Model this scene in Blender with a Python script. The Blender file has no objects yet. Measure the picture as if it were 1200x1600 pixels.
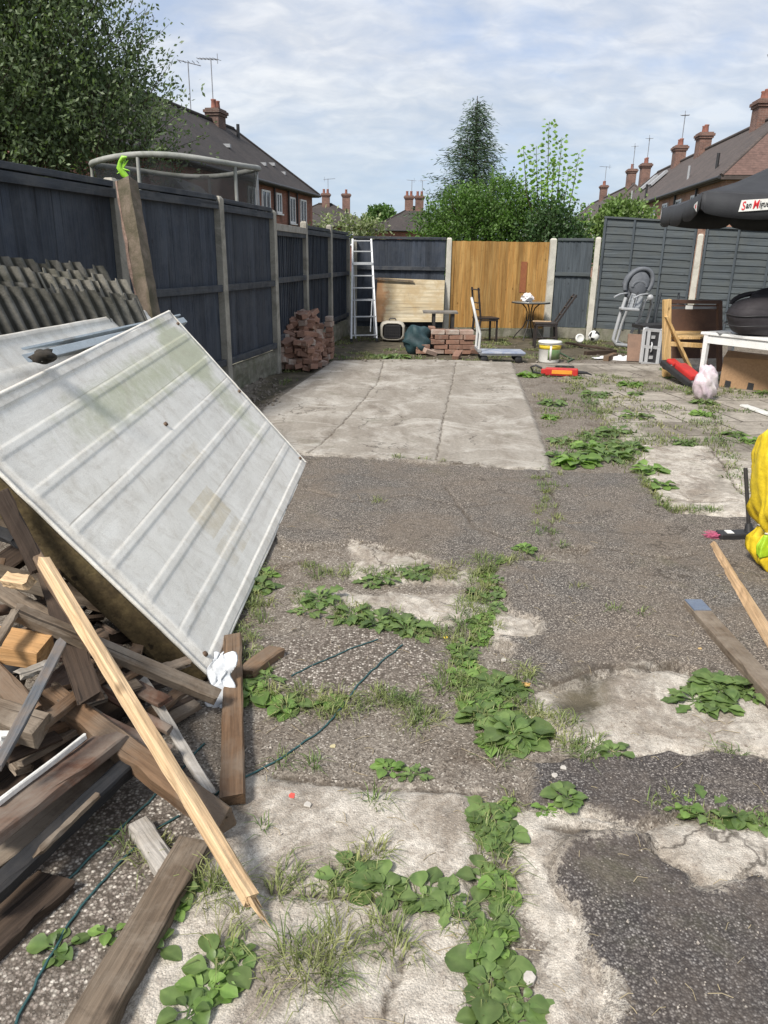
import bpy, math, random
import numpy as np
from mathutils import Vector, Matrix, Euler
random.seed(7); RNG = np.random.default_rng(11)
SC = bpy.context.scene
COL = SC.collection
# ------------------------------------------------------------------ camera
H = 1.6; FP = 1162.0; PITCH = math.radians(19.0); ROLL = math.radians(0.93)
cd = bpy.data.cameras.new('camera'); cam = bpy.data.objects.new('camera', cd); COL.objects.link(cam)
cam.matrix_world = (Matrix.Translation((0, 0, H)) @ Matrix.Rotation(math.radians(90) - PITCH, 4, 'X') @ Matrix.Rotation(ROLL, 4, 'Z'))
cd.sensor_fit = 'VERTICAL'; cd.sensor_height = 24.0; cd.lens = 24.0 * FP / 1600.0
cd.clip_start = 0.05; cd.clip_end = 2000
SC.camera = cam
# ------------------------------------------------------------------ light
SUN_EL = math.radians(48); SUN_AZ = math.radians(218)      # azimuth clockwise from +Y: behind the camera, from the left
w = bpy.data.worlds.new('World'); SC.world = w; w.use_nodes = True
nt = w.node_tree; nt.nodes.clear()
def N(t, typ, **kw):
    n = t.nodes.new(typ)
    for k, v in kw.items():
        if hasattr(n, k): setattr(n, k, v)
        else: n.inputs[k].default_value = v
    return n
def L(t, a, b): t.links.new(a, b)
out = N(nt, 'ShaderNodeOutputWorld'); bg = N(nt, 'ShaderNodeBackground'); bg.inputs['Strength'].default_value = 0.105
sky = N(nt, 'ShaderNodeTexSky'); sky.sky_type = 'NISHITA'; sky.sun_disc = False
sky.sun_elevation = SUN_EL; sky.sun_rotation = SUN_AZ; sky.air_density = 1.0; sky.dust_density = 1.5; sky.ozone_density = 1.2
tc = N(nt, 'ShaderNodeTexCoord'); sx = N(nt, 'ShaderNodeSeparateXYZ'); L(nt, tc.outputs['Generated'], sx.inputs[0])
def wmath(t, op, a, b=None, clamp=False):
    m = t.nodes.new('ShaderNodeMath'); m.operation = op; m.use_clamp = clamp
    for i, v in enumerate((a, b)):
        if v is None: continue
        if isinstance(v, (int, float)): m.inputs[i].default_value = v
        else: t.links.new(v, m.inputs[i])
    return m.outputs[0]
zz = wmath(nt, 'ADD', wmath(nt, 'MAXIMUM', sx.outputs['Z'], 0.0), 0.34)
cx_ = wmath(nt, 'DIVIDE', sx.outputs['X'], zz); cy_ = wmath(nt, 'DIVIDE', sx.outputs['Y'], zz)
cb = N(nt, 'ShaderNodeCombineXYZ'); L(nt, cx_, cb.inputs[0]); L(nt, cy_, cb.inputs[1])
def wnoise(scale, detail, rough, dist=0.0, sy=1.0, off=0.0):
    mp = N(nt, 'ShaderNodeMapping'); mp.inputs['Scale'].default_value = (1, sy, 1); mp.inputs['Location'].default_value = (off, off * .7, 0)
    mp.inputs['Rotation'].default_value = (0, 0, 0.35)
    n = N(nt, 'ShaderNodeTexNoise'); n.inputs['Scale'].default_value = scale; n.inputs['Detail'].default_value = detail
    n.inputs['Roughness'].default_value = rough; n.inputs['Distortion'].default_value = dist
    L(nt, cb.outputs[0], mp.inputs[0]); L(nt, mp.outputs[0], n.inputs['Vector']); return n.outputs['Fac']
def wramp(src, stops):
    r = N(nt, 'ShaderNodeValToRGB'); L(nt, src, r.inputs[0]); e = r.color_ramp.elements
    while len(e) < len(stops): e.new(0.5)
    for el, (p, c) in zip(e, stops): el.position = p; el.color = (*c, 1) if len(c) == 3 else c
    return r.outputs[0]
n1 = wnoise(1.7, 5, 0.52, 0.2, 1.25, 3.1); n2 = wnoise(7.0, 5, 0.55, 0.3, 1.35, 8.2)
mix = wmath(nt, 'ADD', wmath(nt, 'MULTIPLY', n1, 0.68), wmath(nt, 'MULTIPLY', n2, 0.32))
cover = wramp(mix, [(0.38, (0.42,) * 3), (0.48, (0.82,) * 3), (0.58, (1, 1, 1))])
n3 = wmath(nt, 'ADD', wmath(nt, 'MULTIPLY', wnoise(3.0, 4, 0.5, 0.2, 1.2, 15.0), .55), wmath(nt, 'MULTIPLY', wnoise(10.5, 4, 0.55, 0.4, 1.5, 4.0), .45))
# cloud brightness in the same physical units as the sky texture
ccol = wramp(n3, [(0.37, (2.75, 3.12, 3.75)), (0.50, (3.5, 3.72, 4.1)), (0.63, (4.5, 4.6, 4.75))])
hz = wramp(sx.outputs['Z'], [(0.0, (1, 1, 1)), (0.22, (0, 0, 0))])
low = N(nt, 'ShaderNodeMix', data_type='RGBA'); L(nt, hz, low.inputs[0]); L(nt, ccol, low.inputs[6]); low.inputs[7].default_value = (2.7, 3.35, 4.0, 1)
skm = N(nt, 'ShaderNodeMix', data_type='RGBA', blend_type='MULTIPLY'); skm.inputs[0].default_value = 1; L(nt, sky.outputs[0], skm.inputs[6]); skm.inputs[7].default_value = (0.95, 0.95, 1.0, 1)
skb = N(nt, 'ShaderNodeMix', data_type='RGBA'); skb.inputs[0].default_value = 0.6; L(nt, skm.outputs[2], skb.inputs[6]); skb.inputs[7].default_value = (1.9, 2.45, 3.6, 1)
fin = N(nt, 'ShaderNodeMix', data_type='RGBA'); L(nt, cover, fin.inputs[0]); L(nt, skb.outputs[2], fin.inputs[6]); L(nt, low.outputs[2], fin.inputs[7])
L(nt, fin.outputs[2], bg.inputs['Color']); L(nt, bg.outputs[0], out.inputs[0])
sd = bpy.data.lights.new('sun', 'SUN'); sd.energy = 2.7; sd.angle = math.radians(13); sd.color = (1.0, 0.94, 0.86)
so = bpy.data.objects.new('sun', sd); COL.objects.link(so); so.rotation_euler = (math.pi / 2 - SUN_EL, 0, math.pi - SUN_AZ)
so.rotation_euler = Vector((-math.sin(SUN_AZ) * math.cos(SUN_EL), -math.cos(SUN_AZ) * math.cos(SUN_EL), -math.sin(SUN_EL))).to_track_quat('-Z', 'Y').to_euler()
SC.view_settings.view_transform = 'Standard'; SC.view_settings.look = 'None'; SC.view_settings.exposure = 0.98; SC.view_settings.gamma = 1.0

# ------------------------------------------------------------------ measuring helpers
_f = np.array([0, math.cos(PITCH), -math.sin(PITCH)]); _r = np.array([1., 0, 0]); _u = np.cross(_r, _f)
_R = math.cos(ROLL) * _r + math.sin(ROLL) * _u; _U = -math.sin(ROLL) * _r + math.cos(ROLL) * _u
def g(px, py, z=0.0):            # a photo measurement -> the point of the world at height z
    d = _R * (px - 600) + _U * (800 - py) + _f * FP; t = (z - H) / d[2]; return Vector((d[0] * t, d[1] * t, z))
def at(px, py, Y):               # a photo measurement -> the point of the world at depth Y
    d = _R * (px - 600) + _U * (800 - py) + _f * FP; t = Y / d[1]; return Vector((d[0] * t, Y, H + d[2] * t))
V = Vector
def lerp(a, b, t): return a + (b - a) * t

# ------------------------------------------------------------------ numpy noise
_perm = np.random.default_rng(5).random((256, 256))
def vnoise(x, y):
    xi = np.floor(x).astype(int); yi = np.floor(y).astype(int); fx = x - xi; fy = y - yi
    fx = fx * fx * (3 - 2 * fx); fy = fy * fy * (3 - 2 * fy)
    a = _perm[xi % 256, yi % 256]; b = _perm[(xi + 1) % 256, yi % 256]; c = _perm[xi % 256, (yi + 1) % 256]; d = _perm[(xi + 1) % 256, (yi + 1) % 256]
    return (a * (1 - fx) + b * fx) * (1 - fy) + (c * (1 - fx) + d * fx) * fy
def fbm(x, y, o=4):
    s = 0; a = .5
    for _ in range(o): s = s + a * (vnoise(x, y) - .5); x = x * 2.03 + 17.1; y = y * 2.03 + 5.3; a *= .5
    return s

# ------------------------------------------------------------------ materials
def newmat(name):
    m = bpy.data.materials.new(name); m.use_nodes = True; t = m.node_tree; b = t.nodes['Principled BSDF']; return m, t, b
def tnoise(t, vec, scale, detail=4, rough=.6, dist=0.0):
    n = N(t, 'ShaderNodeTexNoise'); n.inputs['Scale'].default_value = scale; n.inputs['Detail'].default_value = detail; n.inputs['Roughness'].default_value = rough
    n.inputs['Distortion'].default_value = dist; L(t, vec, n.inputs['Vector']); return n.outputs['Fac']
def tramp(t, src, stops, interp='LINEAR'):
    r = N(t, 'ShaderNodeValToRGB'); L(t, src, r.inputs[0]); r.color_ramp.interpolation = interp; e = r.color_ramp.elements
    while len(e) < len(stops): e.new(0.5)
    for el, (p, c) in zip(e, stops):
        el.position = p; el.color = (c, c, c, 1) if isinstance(c, (int, float)) else (*c, 1)
    return r.outputs[0]
def tmix(t, fac, a, b, mode='MIX'):
    m = N(t, 'ShaderNodeMix', data_type='RGBA', blend_type=mode)
    for i, v in ((0, fac), (6, a), (7, b)):
        if isinstance(v, (int, float)): m.inputs[i].default_value = v if i == 0 else (v, v, v, 1)
        elif isinstance(v, (tuple, list)): m.inputs[i].default_value = (*v, 1)
        else: L(t, v, m.inputs[i])
    return m.outputs[2]
def objvec(t, scale=(1, 1, 1), rnd=True):
    c = N(t, 'ShaderNodeTexCoord'); mp = N(t, 'ShaderNodeMapping'); mp.inputs['Scale'].default_value = scale
    L(t, c.outputs['Object'], mp.inputs[0])
    if rnd:
        oi = N(t, 'ShaderNodeObjectInfo'); k = wmath(t, 'MULTIPLY', oi.outputs['Random'], 37.0)
        L(t, k, mp.inputs['Location'])
    return mp.outputs[0]
def bump(t, b, h, strength=.3, dist=.01):
    n = N(t, 'ShaderNodeBump'); n.inputs['Strength'].default_value = strength; n.inputs['Distance'].default_value = dist
    L(t, h, n.inputs['Height']); L(t, n.outputs[0], b.inputs['Normal'])
MATS = {}
def plain(name, c1, c2=None, scale=6, rough=.6, stretch=(1, 1, 1), bs=.2, bd=.004, fine=90, metal=0.0, spec=.5, dirt=None, dirt_amt=.0, vary=0.0):
    """paint / metal / stone: two tones mixed by noise, fine grain, dirt patches, bump"""
    if name in MATS: return MATS[name]
    m, t, b = newmat(name); c2 = c2 or tuple(v * .7 for v in c1)
    v = objvec(t, stretch)
    n = tnoise(t, v, scale, 6, .62, .3); col = tmix(t, tramp(t, n, [(.32, 0.), (.68, 1.)]), c1, c2)
    f = tnoise(t, v, fine, 3, .7); col = tmix(t, .35, col, tmix(t, 1.0, col, tramp(t, f, [(.3, .55), (.7, 1.35)]), 'MULTIPLY'))
    if dirt:
        d = tnoise(t, v, scale * .45, 7, .7, .6); col = tmix(t, tramp(t, d, [(.62 - dirt_amt * .35, 0.), (.80 - dirt_amt * .35, .85)]), col, dirt)
    if vary:
        oi = N(t, 'ShaderNodeObjectInfo'); col = tmix(t, 1.0, col, tramp(t, oi.outputs['Random'], [(0, 1 - vary), (1, 1 + vary)]), 'MULTIPLY')
    L(t, col, b.inputs['Base Color']); b.inputs['Roughness'].default_value = rough; b.inputs['Metallic'].default_value = metal
    b.inputs['Specular IOR Level'].default_value = spec
    bump(t, b, wmath(t, 'ADD', wmath(t, 'MULTIPLY', n, .6), wmath(t, 'MULTIPLY', f, .4)), bs, bd)
    MATS[name] = m; return m
def wood(name, c1, c2, c3=None, rough=.75, axis=0, grain=26, weather=None, board=0.0, nails=None):
    """grain running along the local axis, knots, optional weathering"""
    if name in MATS: return MATS[name]
    m, t, b = newmat(name); s = [grain] * 3; s[axis] = grain * .05
    v = objvec(t, tuple(s)); n = tnoise(t, v, 1.0, 8, .68, 1.2)
    col = tmix(t, tramp(t, n, [(.30, 0.), (.5, .45), (.7, 1.)]), c1, c2)
    s2 = [7.] * 3; s2[axis] = 1.2; v2 = objvec(t, tuple(s2)); n2 = tnoise(t, v2, 1.0, 5, .6, .5)
    col = tmix(t, tramp(t, n2, [(.45, 0.), (.75, .75)]), col, c3 or tuple(x * .5 for x in c2))
    s3 = [grain * 4.] * 3; s3[axis] = grain * .12; v3 = objvec(t, tuple(s3)); n3 = tnoise(t, v3, 1.0, 4, .7)
    col = tmix(t, 1.0, col, tramp(t, n3, [(.3, .6), (.62, 1.15)]), 'MULTIPLY')
    vk = objvec(t, tuple(4.5 if i != axis else 2.2 for i in range(3))); vo = N(t, 'ShaderNodeTexVoronoi'); L(t, vk, vo.inputs['Vector']); vo.inputs['Scale'].default_value = 1.4
    col = tmix(t, tramp(t, vo.outputs['Distance'], [(.045, .85), (.10, 0.)]), col, tuple(x * .28 for x in c2))
    if weather:
        vw = objvec(t, (3, 3, 3)); nw = tnoise(t, vw, 1.3, 6, .7, .4); col = tmix(t, tramp(t, nw, [(.42, 0.), (.62, .8)]), col, weather)
    sc4 = [grain * 1.7] * 3; sc4[axis] = grain * .035; ck = tnoise(t, objvec(t, tuple(sc4)), 1.0, 3, .5, .3); col = tmix(t, tramp(t, ck, [(.655, 0.), (.685, .75)]), col, tuple(x * .22 for x in c2))
    dn = tnoise(t, objvec(t, (1, 1, 1)), 5.5, 8, .75, .8); col = tmix(t, tramp(t, dn, [(.30, .45), (.44, 0.)]), col, tuple(x * .45 for x in c2))
    if board:
        c_ = N(t, 'ShaderNodeTexCoord'); se_ = N(t, 'ShaderNodeSeparateXYZ'); L(t, c_.outputs['Object'], se_.inputs[0]); wn = N(t, 'ShaderNodeTexWhiteNoise'); wn.noise_dimensions = '1D'
        L(t, wmath(t, 'FLOOR', wmath(t, 'DIVIDE', wmath(t, 'ADD', se_.outputs[0], se_.outputs[1]), board)), wn.inputs['W']); col = tmix(t, 1.0, col, tramp(t, wn.outputs['Value'], [(0, .78), (1, 1.22)]), 'MULTIPLY')
    L(t, col, b.inputs['Base Color']); b.inputs['Roughness'].default_value = rough; b.inputs['Specular IOR Level'].default_value = .25
    bump(t, b, wmath(t, 'ADD', n, wmath(t, 'SUBTRACT', wmath(t, 'MULTIPLY', n3, .9), wmath(t, 'MULTIPLY', ck, 1.2))), .75, .005)
    MATS[name] = m; return m
def leafmat(name, c1, c2, scale=8, trans=.25, rough=.5, vein=False):
    if name in MATS: return MATS[name]
    m, t, b = newmat(name); v = objvec(t); n = tnoise(t, v, scale, 3, .6); col = tmix(t, tramp(t, n, [(.35, 0.), (.65, 1.)]), c1, c2)
    at_ = N(t, 'ShaderNodeAttribute'); at_.attribute_name = 'tone'
    col = tmix(t, 1.0, col, tramp(t, at_.outputs['Fac'], [(0, .5), (1, 1.6)]), 'MULTIPLY')
    L(t, col, b.inputs['Base Color']); b.inputs['Roughness'].default_value = rough; b.inputs['Specular IOR Level'].default_value = .35
    if vein: col = tmix(t, tramp(t, tnoise(t, v, 11, 4, .7), [(.60, 0.), (.72, .55)]), col, (.26, .25, .09))
    tr = N(t, 'ShaderNodeBsdfTranslucent'); L(t, tmix(t, 1.0, col, (1.3, 1.6, .6), 'MULTIPLY'), tr.inputs[0])
    mx = N(t, 'ShaderNodeMixShader'); mx.inputs[0].default_value = trans; L(t, b.outputs[0], mx.inputs[1]); L(t, tr.outputs[0], mx.inputs[2])
    L(t, mx.outputs[0], t.nodes['Material Output'].inputs[0])
    if vein: bump(t, b, tnoise(t, v, 60, 2, .5), .25, .003)
    MATS[name] = m; return m

# ------------------------------------------------------------------ object helpers
def setp(o, label=None, cat=None, group=None, kind=None):
    if label: o['label'] = label
    if cat: o['category'] = cat
    if group: o['group'] = group
    if kind: o['kind'] = kind
    return o
def thing(name, label, cat, loc=(0, 0, 0), rotz=0.0, group=None, rot=None):
    o = bpy.data.objects.new(name, None); o.empty_display_size = .1; COL.objects.link(o)
    o.location = loc; o.rotation_euler = rot if rot is not None else (0, 0, rotz); return setp(o, label, cat, group)
def rotm(rx=0, ry=0, rz=0): return Euler((rx, ry, rz)).to_matrix()
class MB:
    def __init__(s): s.v = []; s.f = []; s.sm = []
    def add(s, vs, fs, smooth=False):
        k = len(s.v); s.v += [tuple(p) for p in vs]; s.f += [tuple(i + k for i in f) for f in fs]; s.sm += [smooth] * len(fs); return s
    def box(s, c, d, R=None, taper=1.0):
        c = V(c); vs = []
        for z in (-1, 1):
            k = taper if z > 0 else 1.0
            for x, y in ((-1, -1), (1, -1), (1, 1), (-1, 1)):
                p = V((x * d[0] / 2 * k, y * d[1] / 2 * k, z * d[2] / 2)); p = (R @ p) if R is not None else p; vs.append(p + c)
        return s.add(vs, [(3, 2, 1, 0), (4, 5, 6, 7), (0, 1, 5, 4), (1, 2, 6, 5), (2, 3, 7, 6), (3, 0, 4, 7)])
    def hexa(s, p):   # eight points: bottom 0-3 ccw, top 4-7
        return s.add(p, [(3, 2, 1, 0), (4, 5, 6, 7), (0, 1, 5, 4), (1, 2, 6, 5), (2, 3, 7, 6), (3, 0, 4, 7)])
    def beam(s, a, b, w_, t_, up=(0, 0, 1)):  # square bar from a to b
        a = V(a); b = V(b); x = (b - a).normalized(); u = V(up); y = u.cross(x)
        if y.length < 1e-4: y = V((0, 1, 0)).cross(x)
        y.normalize(); z = x.cross(y); vs = []
        for p in (a, b):
            for sy, sz in ((-1, -1), (1, -1), (1, 1), (-1, 1)): vs.append(p + y * sy * w_ / 2 + z * sz * t_ / 2)
        return s.add(vs, [(0, 1, 2, 3), (7, 6, 5, 4), (4, 5, 1, 0), (5, 6, 2, 1), (6, 7, 3, 2), (7, 4, 0, 3)])
    def tube(s, pts, r, n=8, cap=True, close=False):
        pts = [V(p) for p in pts]; rs = r if isinstance(r, (list, tuple)) else [r] * len(pts); vs = []; fs = []; m = len(pts)
        prev = None
        for i, p in enumerate(pts):
            d = (pts[(i + 1) % m] - pts[i - 1]) if close else (pts[min(i + 1, m - 1)] - pts[max(i - 1, 0)])
            d.normalize()
            if prev is None: a = d.orthogonal().normalized()
            else:
                a = prev - d * prev.dot(d)
                a = a.normalized() if a.length > 1e-6 else d.orthogonal().normalized()
            prev = a; b = d.cross(a)
            for k in range(n):
                an = 2 * math.pi * k / n; vs.append(p + (a * math.cos(an) + b * math.sin(an)) * rs[i])
        for i in range(m if close else m - 1):
            j = (i + 1) % m
            for k in range(n): fs.append((i * n + k, i * n + (k + 1) % n, j * n + (k + 1) % n, j * n + k))
        s.add(vs, fs, True)
        if cap and not close: s.add(vs[:n], [tuple(range(n - 1, -1, -1))]); s.add(vs[-n:], [tuple(range(n))])
        return s
    def lathe(s, c, prof, n=20, axis=None, smooth=True):
        c = V(c); q = V((0, 0, 1)).rotation_difference(V(axis)).to_matrix() if axis is not None else Matrix.Identity(3); vs = []; fs = []
        for r, z in prof:
            for k in range(n):
                a = 2 * math.pi * k / n; vs.append(c + q @ V((r * math.cos(a), r * math.sin(a), z)))
        for i in range(len(prof) - 1):
            for k in range(n): fs.append((i * n + k, i * n + (k + 1) % n, (i + 1) * n + (k + 1) % n, (i + 1) * n + k))
        return s.add(vs, fs, smooth)
    def prism(s, poly, z0, z1):
        n = len(poly); vs = [V((p[0], p[1], z0)) for p in poly] + [V((p[0], p[1], z1)) for p in poly]
        return s.add(vs, [tuple(range(n - 1, -1, -1)), tuple(range(n, 2 * n))] + [(i, (i + 1) % n, n + (i + 1) % n, n + i) for i in range(n)])
    def grid(s, P, smooth=True, closed_u=False):   # P[i][j] points
        ni = len(P); nj = len(P[0]); vs = [p for r in P for p in r]; fs = []
        for i in range(ni - (0 if closed_u else 1)):
            for j in range(nj - 1):
                k = (i + 1) % ni; fs.append((i * nj + j, i * nj + j + 1, k * nj + j + 1, k * nj + j))
        return s.add(vs, fs, smooth)
    def xf(s, M):
        s.v = [tuple(M @ V(p)) for p in s.v]; return s
    def build(s, name, mat, parent=None, label=None, bevel=0.0, world=True, jitter=0.0, solid=0.0, subd=0):
        vs = s.v
        if jitter: vs = [(x + random.uniform(-1, 1) * jitter, y + random.uniform(-1, 1) * jitter, z + random.uniform(-1, 1) * jitter) for x, y, z in vs]
        if parent is not None and world:
            M = parent_matrix(parent).inverted(); vs = [tuple(M @ V(p)) for p in vs]
        me = bpy.data.meshes.new(name); me.from_pydata(vs, [], s.f); me.polygons.foreach_set('use_smooth', s.sm); me.materials.append(mat); me.update()
        o = bpy.data.objects.new(name, me); COL.objects.link(o)
        if parent is not None: o.parent = parent
        if label: o['label'] = label
        if solid: md = o.modifiers.new('solid', 'SOLIDIFY'); md.thickness = solid; md.offset = 0
        if bevel: md = o.modifiers.new('bevel', 'BEVEL'); md.width = bevel; md.segments = 2; md.limit_method = 'ANGLE'; md.angle_limit = .6
        if subd: md = o.modifiers.new('sub', 'SUBSURF'); md.levels = subd; md.render_levels = subd
        return o
def parent_matrix(o):
    M = Matrix.LocRotScale(o.location, o.rotation_euler, o.scale)
    return parent_matrix(o.parent) @ M if o.parent else M
def copy_tree(o, parent=None):
    c = o.copy(); COL.objects.link(c); c.parent = parent
    for ch in [x for x in SC.objects if x.parent == o]: copy_tree(ch, c)
    return c
def np_mesh(name, verts, faces, mat, parent=None, tone=None, smooth=False):
    """numpy arrays -> one mesh; faces are quads (m,4)"""
    me = bpy.data.meshes.new(name); nv = len(verts); nf = len(faces); k = faces.shape[1]
    me.vertices.add(nv); me.vertices.foreach_set('co', verts.astype(np.float32).ravel())
    me.loops.add(nf * k); me.loops.foreach_set('vertex_index', faces.astype(np.int32).ravel())
    me.polygons.add(nf); me.polygons.foreach_set('loop_start', np.arange(0, nf * k, k, dtype=np.int32))
    me.polygons.foreach_set('use_smooth', np.full(nf, smooth))
    if tone is not None:
        a = me.attributes.new('tone', 'FLOAT', 'POINT'); a.data.foreach_set('value', tone.astype(np.float32))
    me.materials.append(mat); me.update(calc_edges=True); me.validate()
    o = bpy.data.objects.new(name, me); COL.objects.link(o)
    if parent is not None: o.parent = parent
    return o

# ================================================================== GROUND
def PG(*pts): return [tuple(g(x, y))[:2] for x, y in pts]
TAR = [PG((470, 716), (860, 740), (1003, 745), (1020, 775), (1045, 806), (1260, 815), (1300, 1090), (1190, 1076), (1090, 1062), (1040, 1040), (985, 1052), (930, 1050), (862, 1078), (800, 1062), (770, 1000), (842, 1000), (838, 975), (790, 940), (770, 905), (790, 878), (915, 885), (910, 860), (850, 862), (770, 890), (700, 893), (640, 868), (560, 850), (440, 860), (410, 800)),
       PG((825, 1195), (960, 1190), (1100, 1180), (1300, 1190), (1300, 1275), (1020, 1268), (900, 1272), (830, 1262)),
       PG((852, 1325), (885, 1302), (1005, 1300), (1012, 1330), (1035, 1352), (1080, 1385), (1125, 1395), (1200, 1398), (1330, 1400), (1400, 1700), (980, 1700), (955, 1600), (945, 1530), (905, 1470), (895, 1420), (860, 1370))]
CONC = [PG((860, 1085), (905, 1062), (1000, 1045), (1090, 1066), (1300, 1090), (1300, 1185), (1100, 1178), (960, 1188), (900, 1160), (840, 1120)),
        PG((820, 1290), (880, 1270), (1000, 1290), (1180, 1295), (1300, 1300), (1320, 1405), (1120, 1400), (1010, 1320), (900, 1310), (870, 1350), (905, 1440), (950, 1540), (975, 1700), (880, 1700), (880, 1500), (815, 1400)),
        PG((390, 1225), (600, 1235), (728, 1240), (745, 1330), (735, 1440), (725, 1520), (735, 1700), (60, 1700), (200, 1500), (320, 1330)),
        PG((775, 945), (800, 940), (850, 985), (840, 1015), (800, 1030), (770, 1000)), PG((800, 880), (905, 885), (915, 915), (850, 925), (800, 905)),
        PG((560, 850), (640, 868), (700, 893), (770, 890), (700, 915), (560, 900)), PG((470, 930), (700, 935), (770, 950), (700, 970), (480, 950)),
        PG((1000, 698), (1100, 700), (1110, 760), (1060, 800), (1020, 770)), PG((1120, 770), (1200, 780), (1200, 812), (1080, 806)), PG((1110, 715), (1250, 722), (1250, 775), (1150, 765))]
SLAB = [PG((520, 566), (640, 563), (800, 568), (828, 640), (858, 722), (856, 738), (660, 730), (480, 713), (395, 690), (412, 640))]
AGG = [PG((395, 1005), (520, 985), (640, 990), (700, 1035), (670, 1075), (560, 1090), (420, 1085), (380, 1050)), PG((0, 1240), (200, 1230), (390, 1225), (330, 1330), (200, 1480), (60, 1700), (-250, 1700), (-200, 1300))]
FLAG = [PG((830, 568), (1300, 575), (1300, 812), (1045, 803), (1000, 735), (955, 668), (905, 600))]
DARK = [PG((865, 1078), (905, 1056), (945, 1060), (955, 1100), (915, 1125), (870, 1110)), PG((520, 505), (1000, 505), (980, 560), (830, 566), (520, 563), (400, 640), (380, 640), (430, 560))]
CRK = [PG((470, 770), (560, 790), (640, 778), (720, 800), (790, 790)), PG((905, 860), (960, 865), (1040, 880), (1085, 870)), PG((790, 878), (850, 884), (915, 885)), PG((690, 760), (740, 830), (800, 850)), PG((1020, 775), (1060, 805)), PG((712, 568), (706, 600), (690, 670), (680, 728)), PG((600, 566), (590, 600), (545, 655), (500, 700), (484, 712)), PG((545, 657), (620, 655), (693, 664)), PG((480, 711), (600, 722), (700, 731), (858, 739), (1000, 745)),
       PG((425, 1398), (500, 1405), (640, 1410), (735, 1440)), PG((625, 1500), (620, 1530), (600, 1570), (592, 1620)), PG((560, 852), (640, 870), (700, 892), (770, 890)), PG((862, 1076), (930, 1050), (985, 1050), (1040, 1042), (1090, 1062), (1190, 1078)), PG((745, 1235), (745, 1330), (735, 1440), (728, 1600)),
       PG((1110, 700), (1150, 765), (1200, 812)), PG((840, 740), (870, 790), (860, 860)), PG((1010, 775), (1100, 790), (1200, 785)), PG((1000, 1290), (1010, 1330), (1040, 1352)), PG((850, 1295), (940, 1300), (1000, 1302)),
       PG((905, 600), (955, 668), (1005, 745)), PG((980, 640), (1100, 640), (1250, 650)), PG((960, 610), (1100, 612)), PG((1000, 690), (1120, 692), (1250, 700)), PG((1060, 590), (1110, 640), (1130, 700)), PG((950, 590), (1010, 640), (1050, 690)), PG((430, 1210), (560, 1225), (740, 1238))]
def sdf(poly, x, y):
    d = np.full(x.shape, 1e9); ins = np.zeros(x.shape, bool); n = len(poly)
    for i in range(n):
        ax, ay = poly[i]; bx, by = poly[(i + 1) % n]; ex, ey = bx - ax, by - ay; wx, wy = x - ax, y - ay
        tt = np.clip((wx * ex + wy * ey) / (ex * ex + ey * ey + 1e-12), 0, 1); d = np.minimum(d, (wx - ex * tt) ** 2 + (wy - ey * tt) ** 2)
        c = ((ay > y) != (by > y)) & (x < ex * (y - ay) / (by - ay + 1e-12) + ax); ins ^= c
    return np.where(ins, 1, -1) * np.sqrt(d)
def ldist(pl, x, y):
    d = np.full(x.shape, 1e9)
    for (ax, ay), (bx, by) in zip(pl[:-1], pl[1:]):
        ex, ey = bx - ax, by - ay; wx, wy = x - ax, y - ay; tt = np.clip((wx * ex + wy * ey) / (ex * ex + ey * ey + 1e-12), 0, 1); d = np.minimum(d, (wx - ex * tt) ** 2 + (wy - ey * tt) ** 2)
    return np.sqrt(d)
def zones(x, y):
    wx = x + .07 * fbm(x * 5, y * 5) * 2 + .02 * fbm(x * 30, y * 30); wy = y + .09 * fbm(x * 5 + 40, y * 5 + 9) * 2 + .02 * fbm(x * 30 + 7, y * 30)
    sx_ = x + .03 * fbm(x * 5, y * 5); sy_ = y + .03 * fbm(x * 5 + 40, y * 5 + 9)
    mx = lambda ps, a, b: np.clip(np.max([sdf(p, a, b) for p in ps], axis=0), -.4, .4)
    z = dict(tar=mx(TAR, wx, wy), conc=mx(CONC, wx, wy), slab=mx(SLAB, sx_, sy_), agg=mx(AGG, wx, wy), flag=mx(FLAG, sx_, sy_), dark=mx(DARK, wx, wy))
    z['crk'] = np.clip(np.min([ldist(c, sx_ + .03 * fbm(x * 14, y * 14), sy_ + .03 * fbm(x * 14 + 3, y * 14)) for c in CRK], axis=0), 0, .3)
    return z
def height(x, y, z=None):
    x = np.asarray(x, float); y = np.asarray(y, float); z = z or zones(x, y); ss = lambda v, w_: np.clip(v / w_ + .5, 0, 1)
    h = .016 * fbm(x * 2.2, y * 2.2) + .005 * fbm(x * 18, y * 18)
    h = h + ss(z['conc'], .05) * .012 + ss(z['tar'], .03) * (.028 + .004 * fbm(x * 40, y * 40)) + ss(z['slab'], .04) * .03 + ss(z['agg'], .05) * .012 + ss(z['flag'], .05) * .014
    h = h - .012 * np.exp(-(z['crk'] / .012) ** 2) - .014 * np.exp(-((z['tar'] + .012) / .010) ** 2)
    return h - .02 * np.clip(z['dark'], 0, .1) / .1 + .03 * np.clip(z['dark'], 0, .1) / .1 * fbm(x * 3, y * 3, 5)
def hz_(x, y): return float(height(np.array([x]), np.array([y]))[0])
xs = np.arange(-3.4, 7.4, .020); ys = np.concatenate([np.arange(.7, 3.4, .013), np.arange(3.4, 7, .024), np.arange(7, 12.5, .045), np.arange(12.5, 21, .08)])
GX, GY = np.meshgrid(xs, ys); zn = zones(GX.ravel(), GY.ravel()); hh = height(GX.ravel(), GY.ravel(), zn)
gv = np.stack([GX.ravel(), GY.ravel(), hh], 1); nx = len(xs); ny = len(ys)
HG = hh.reshape(ny, nx)
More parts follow.
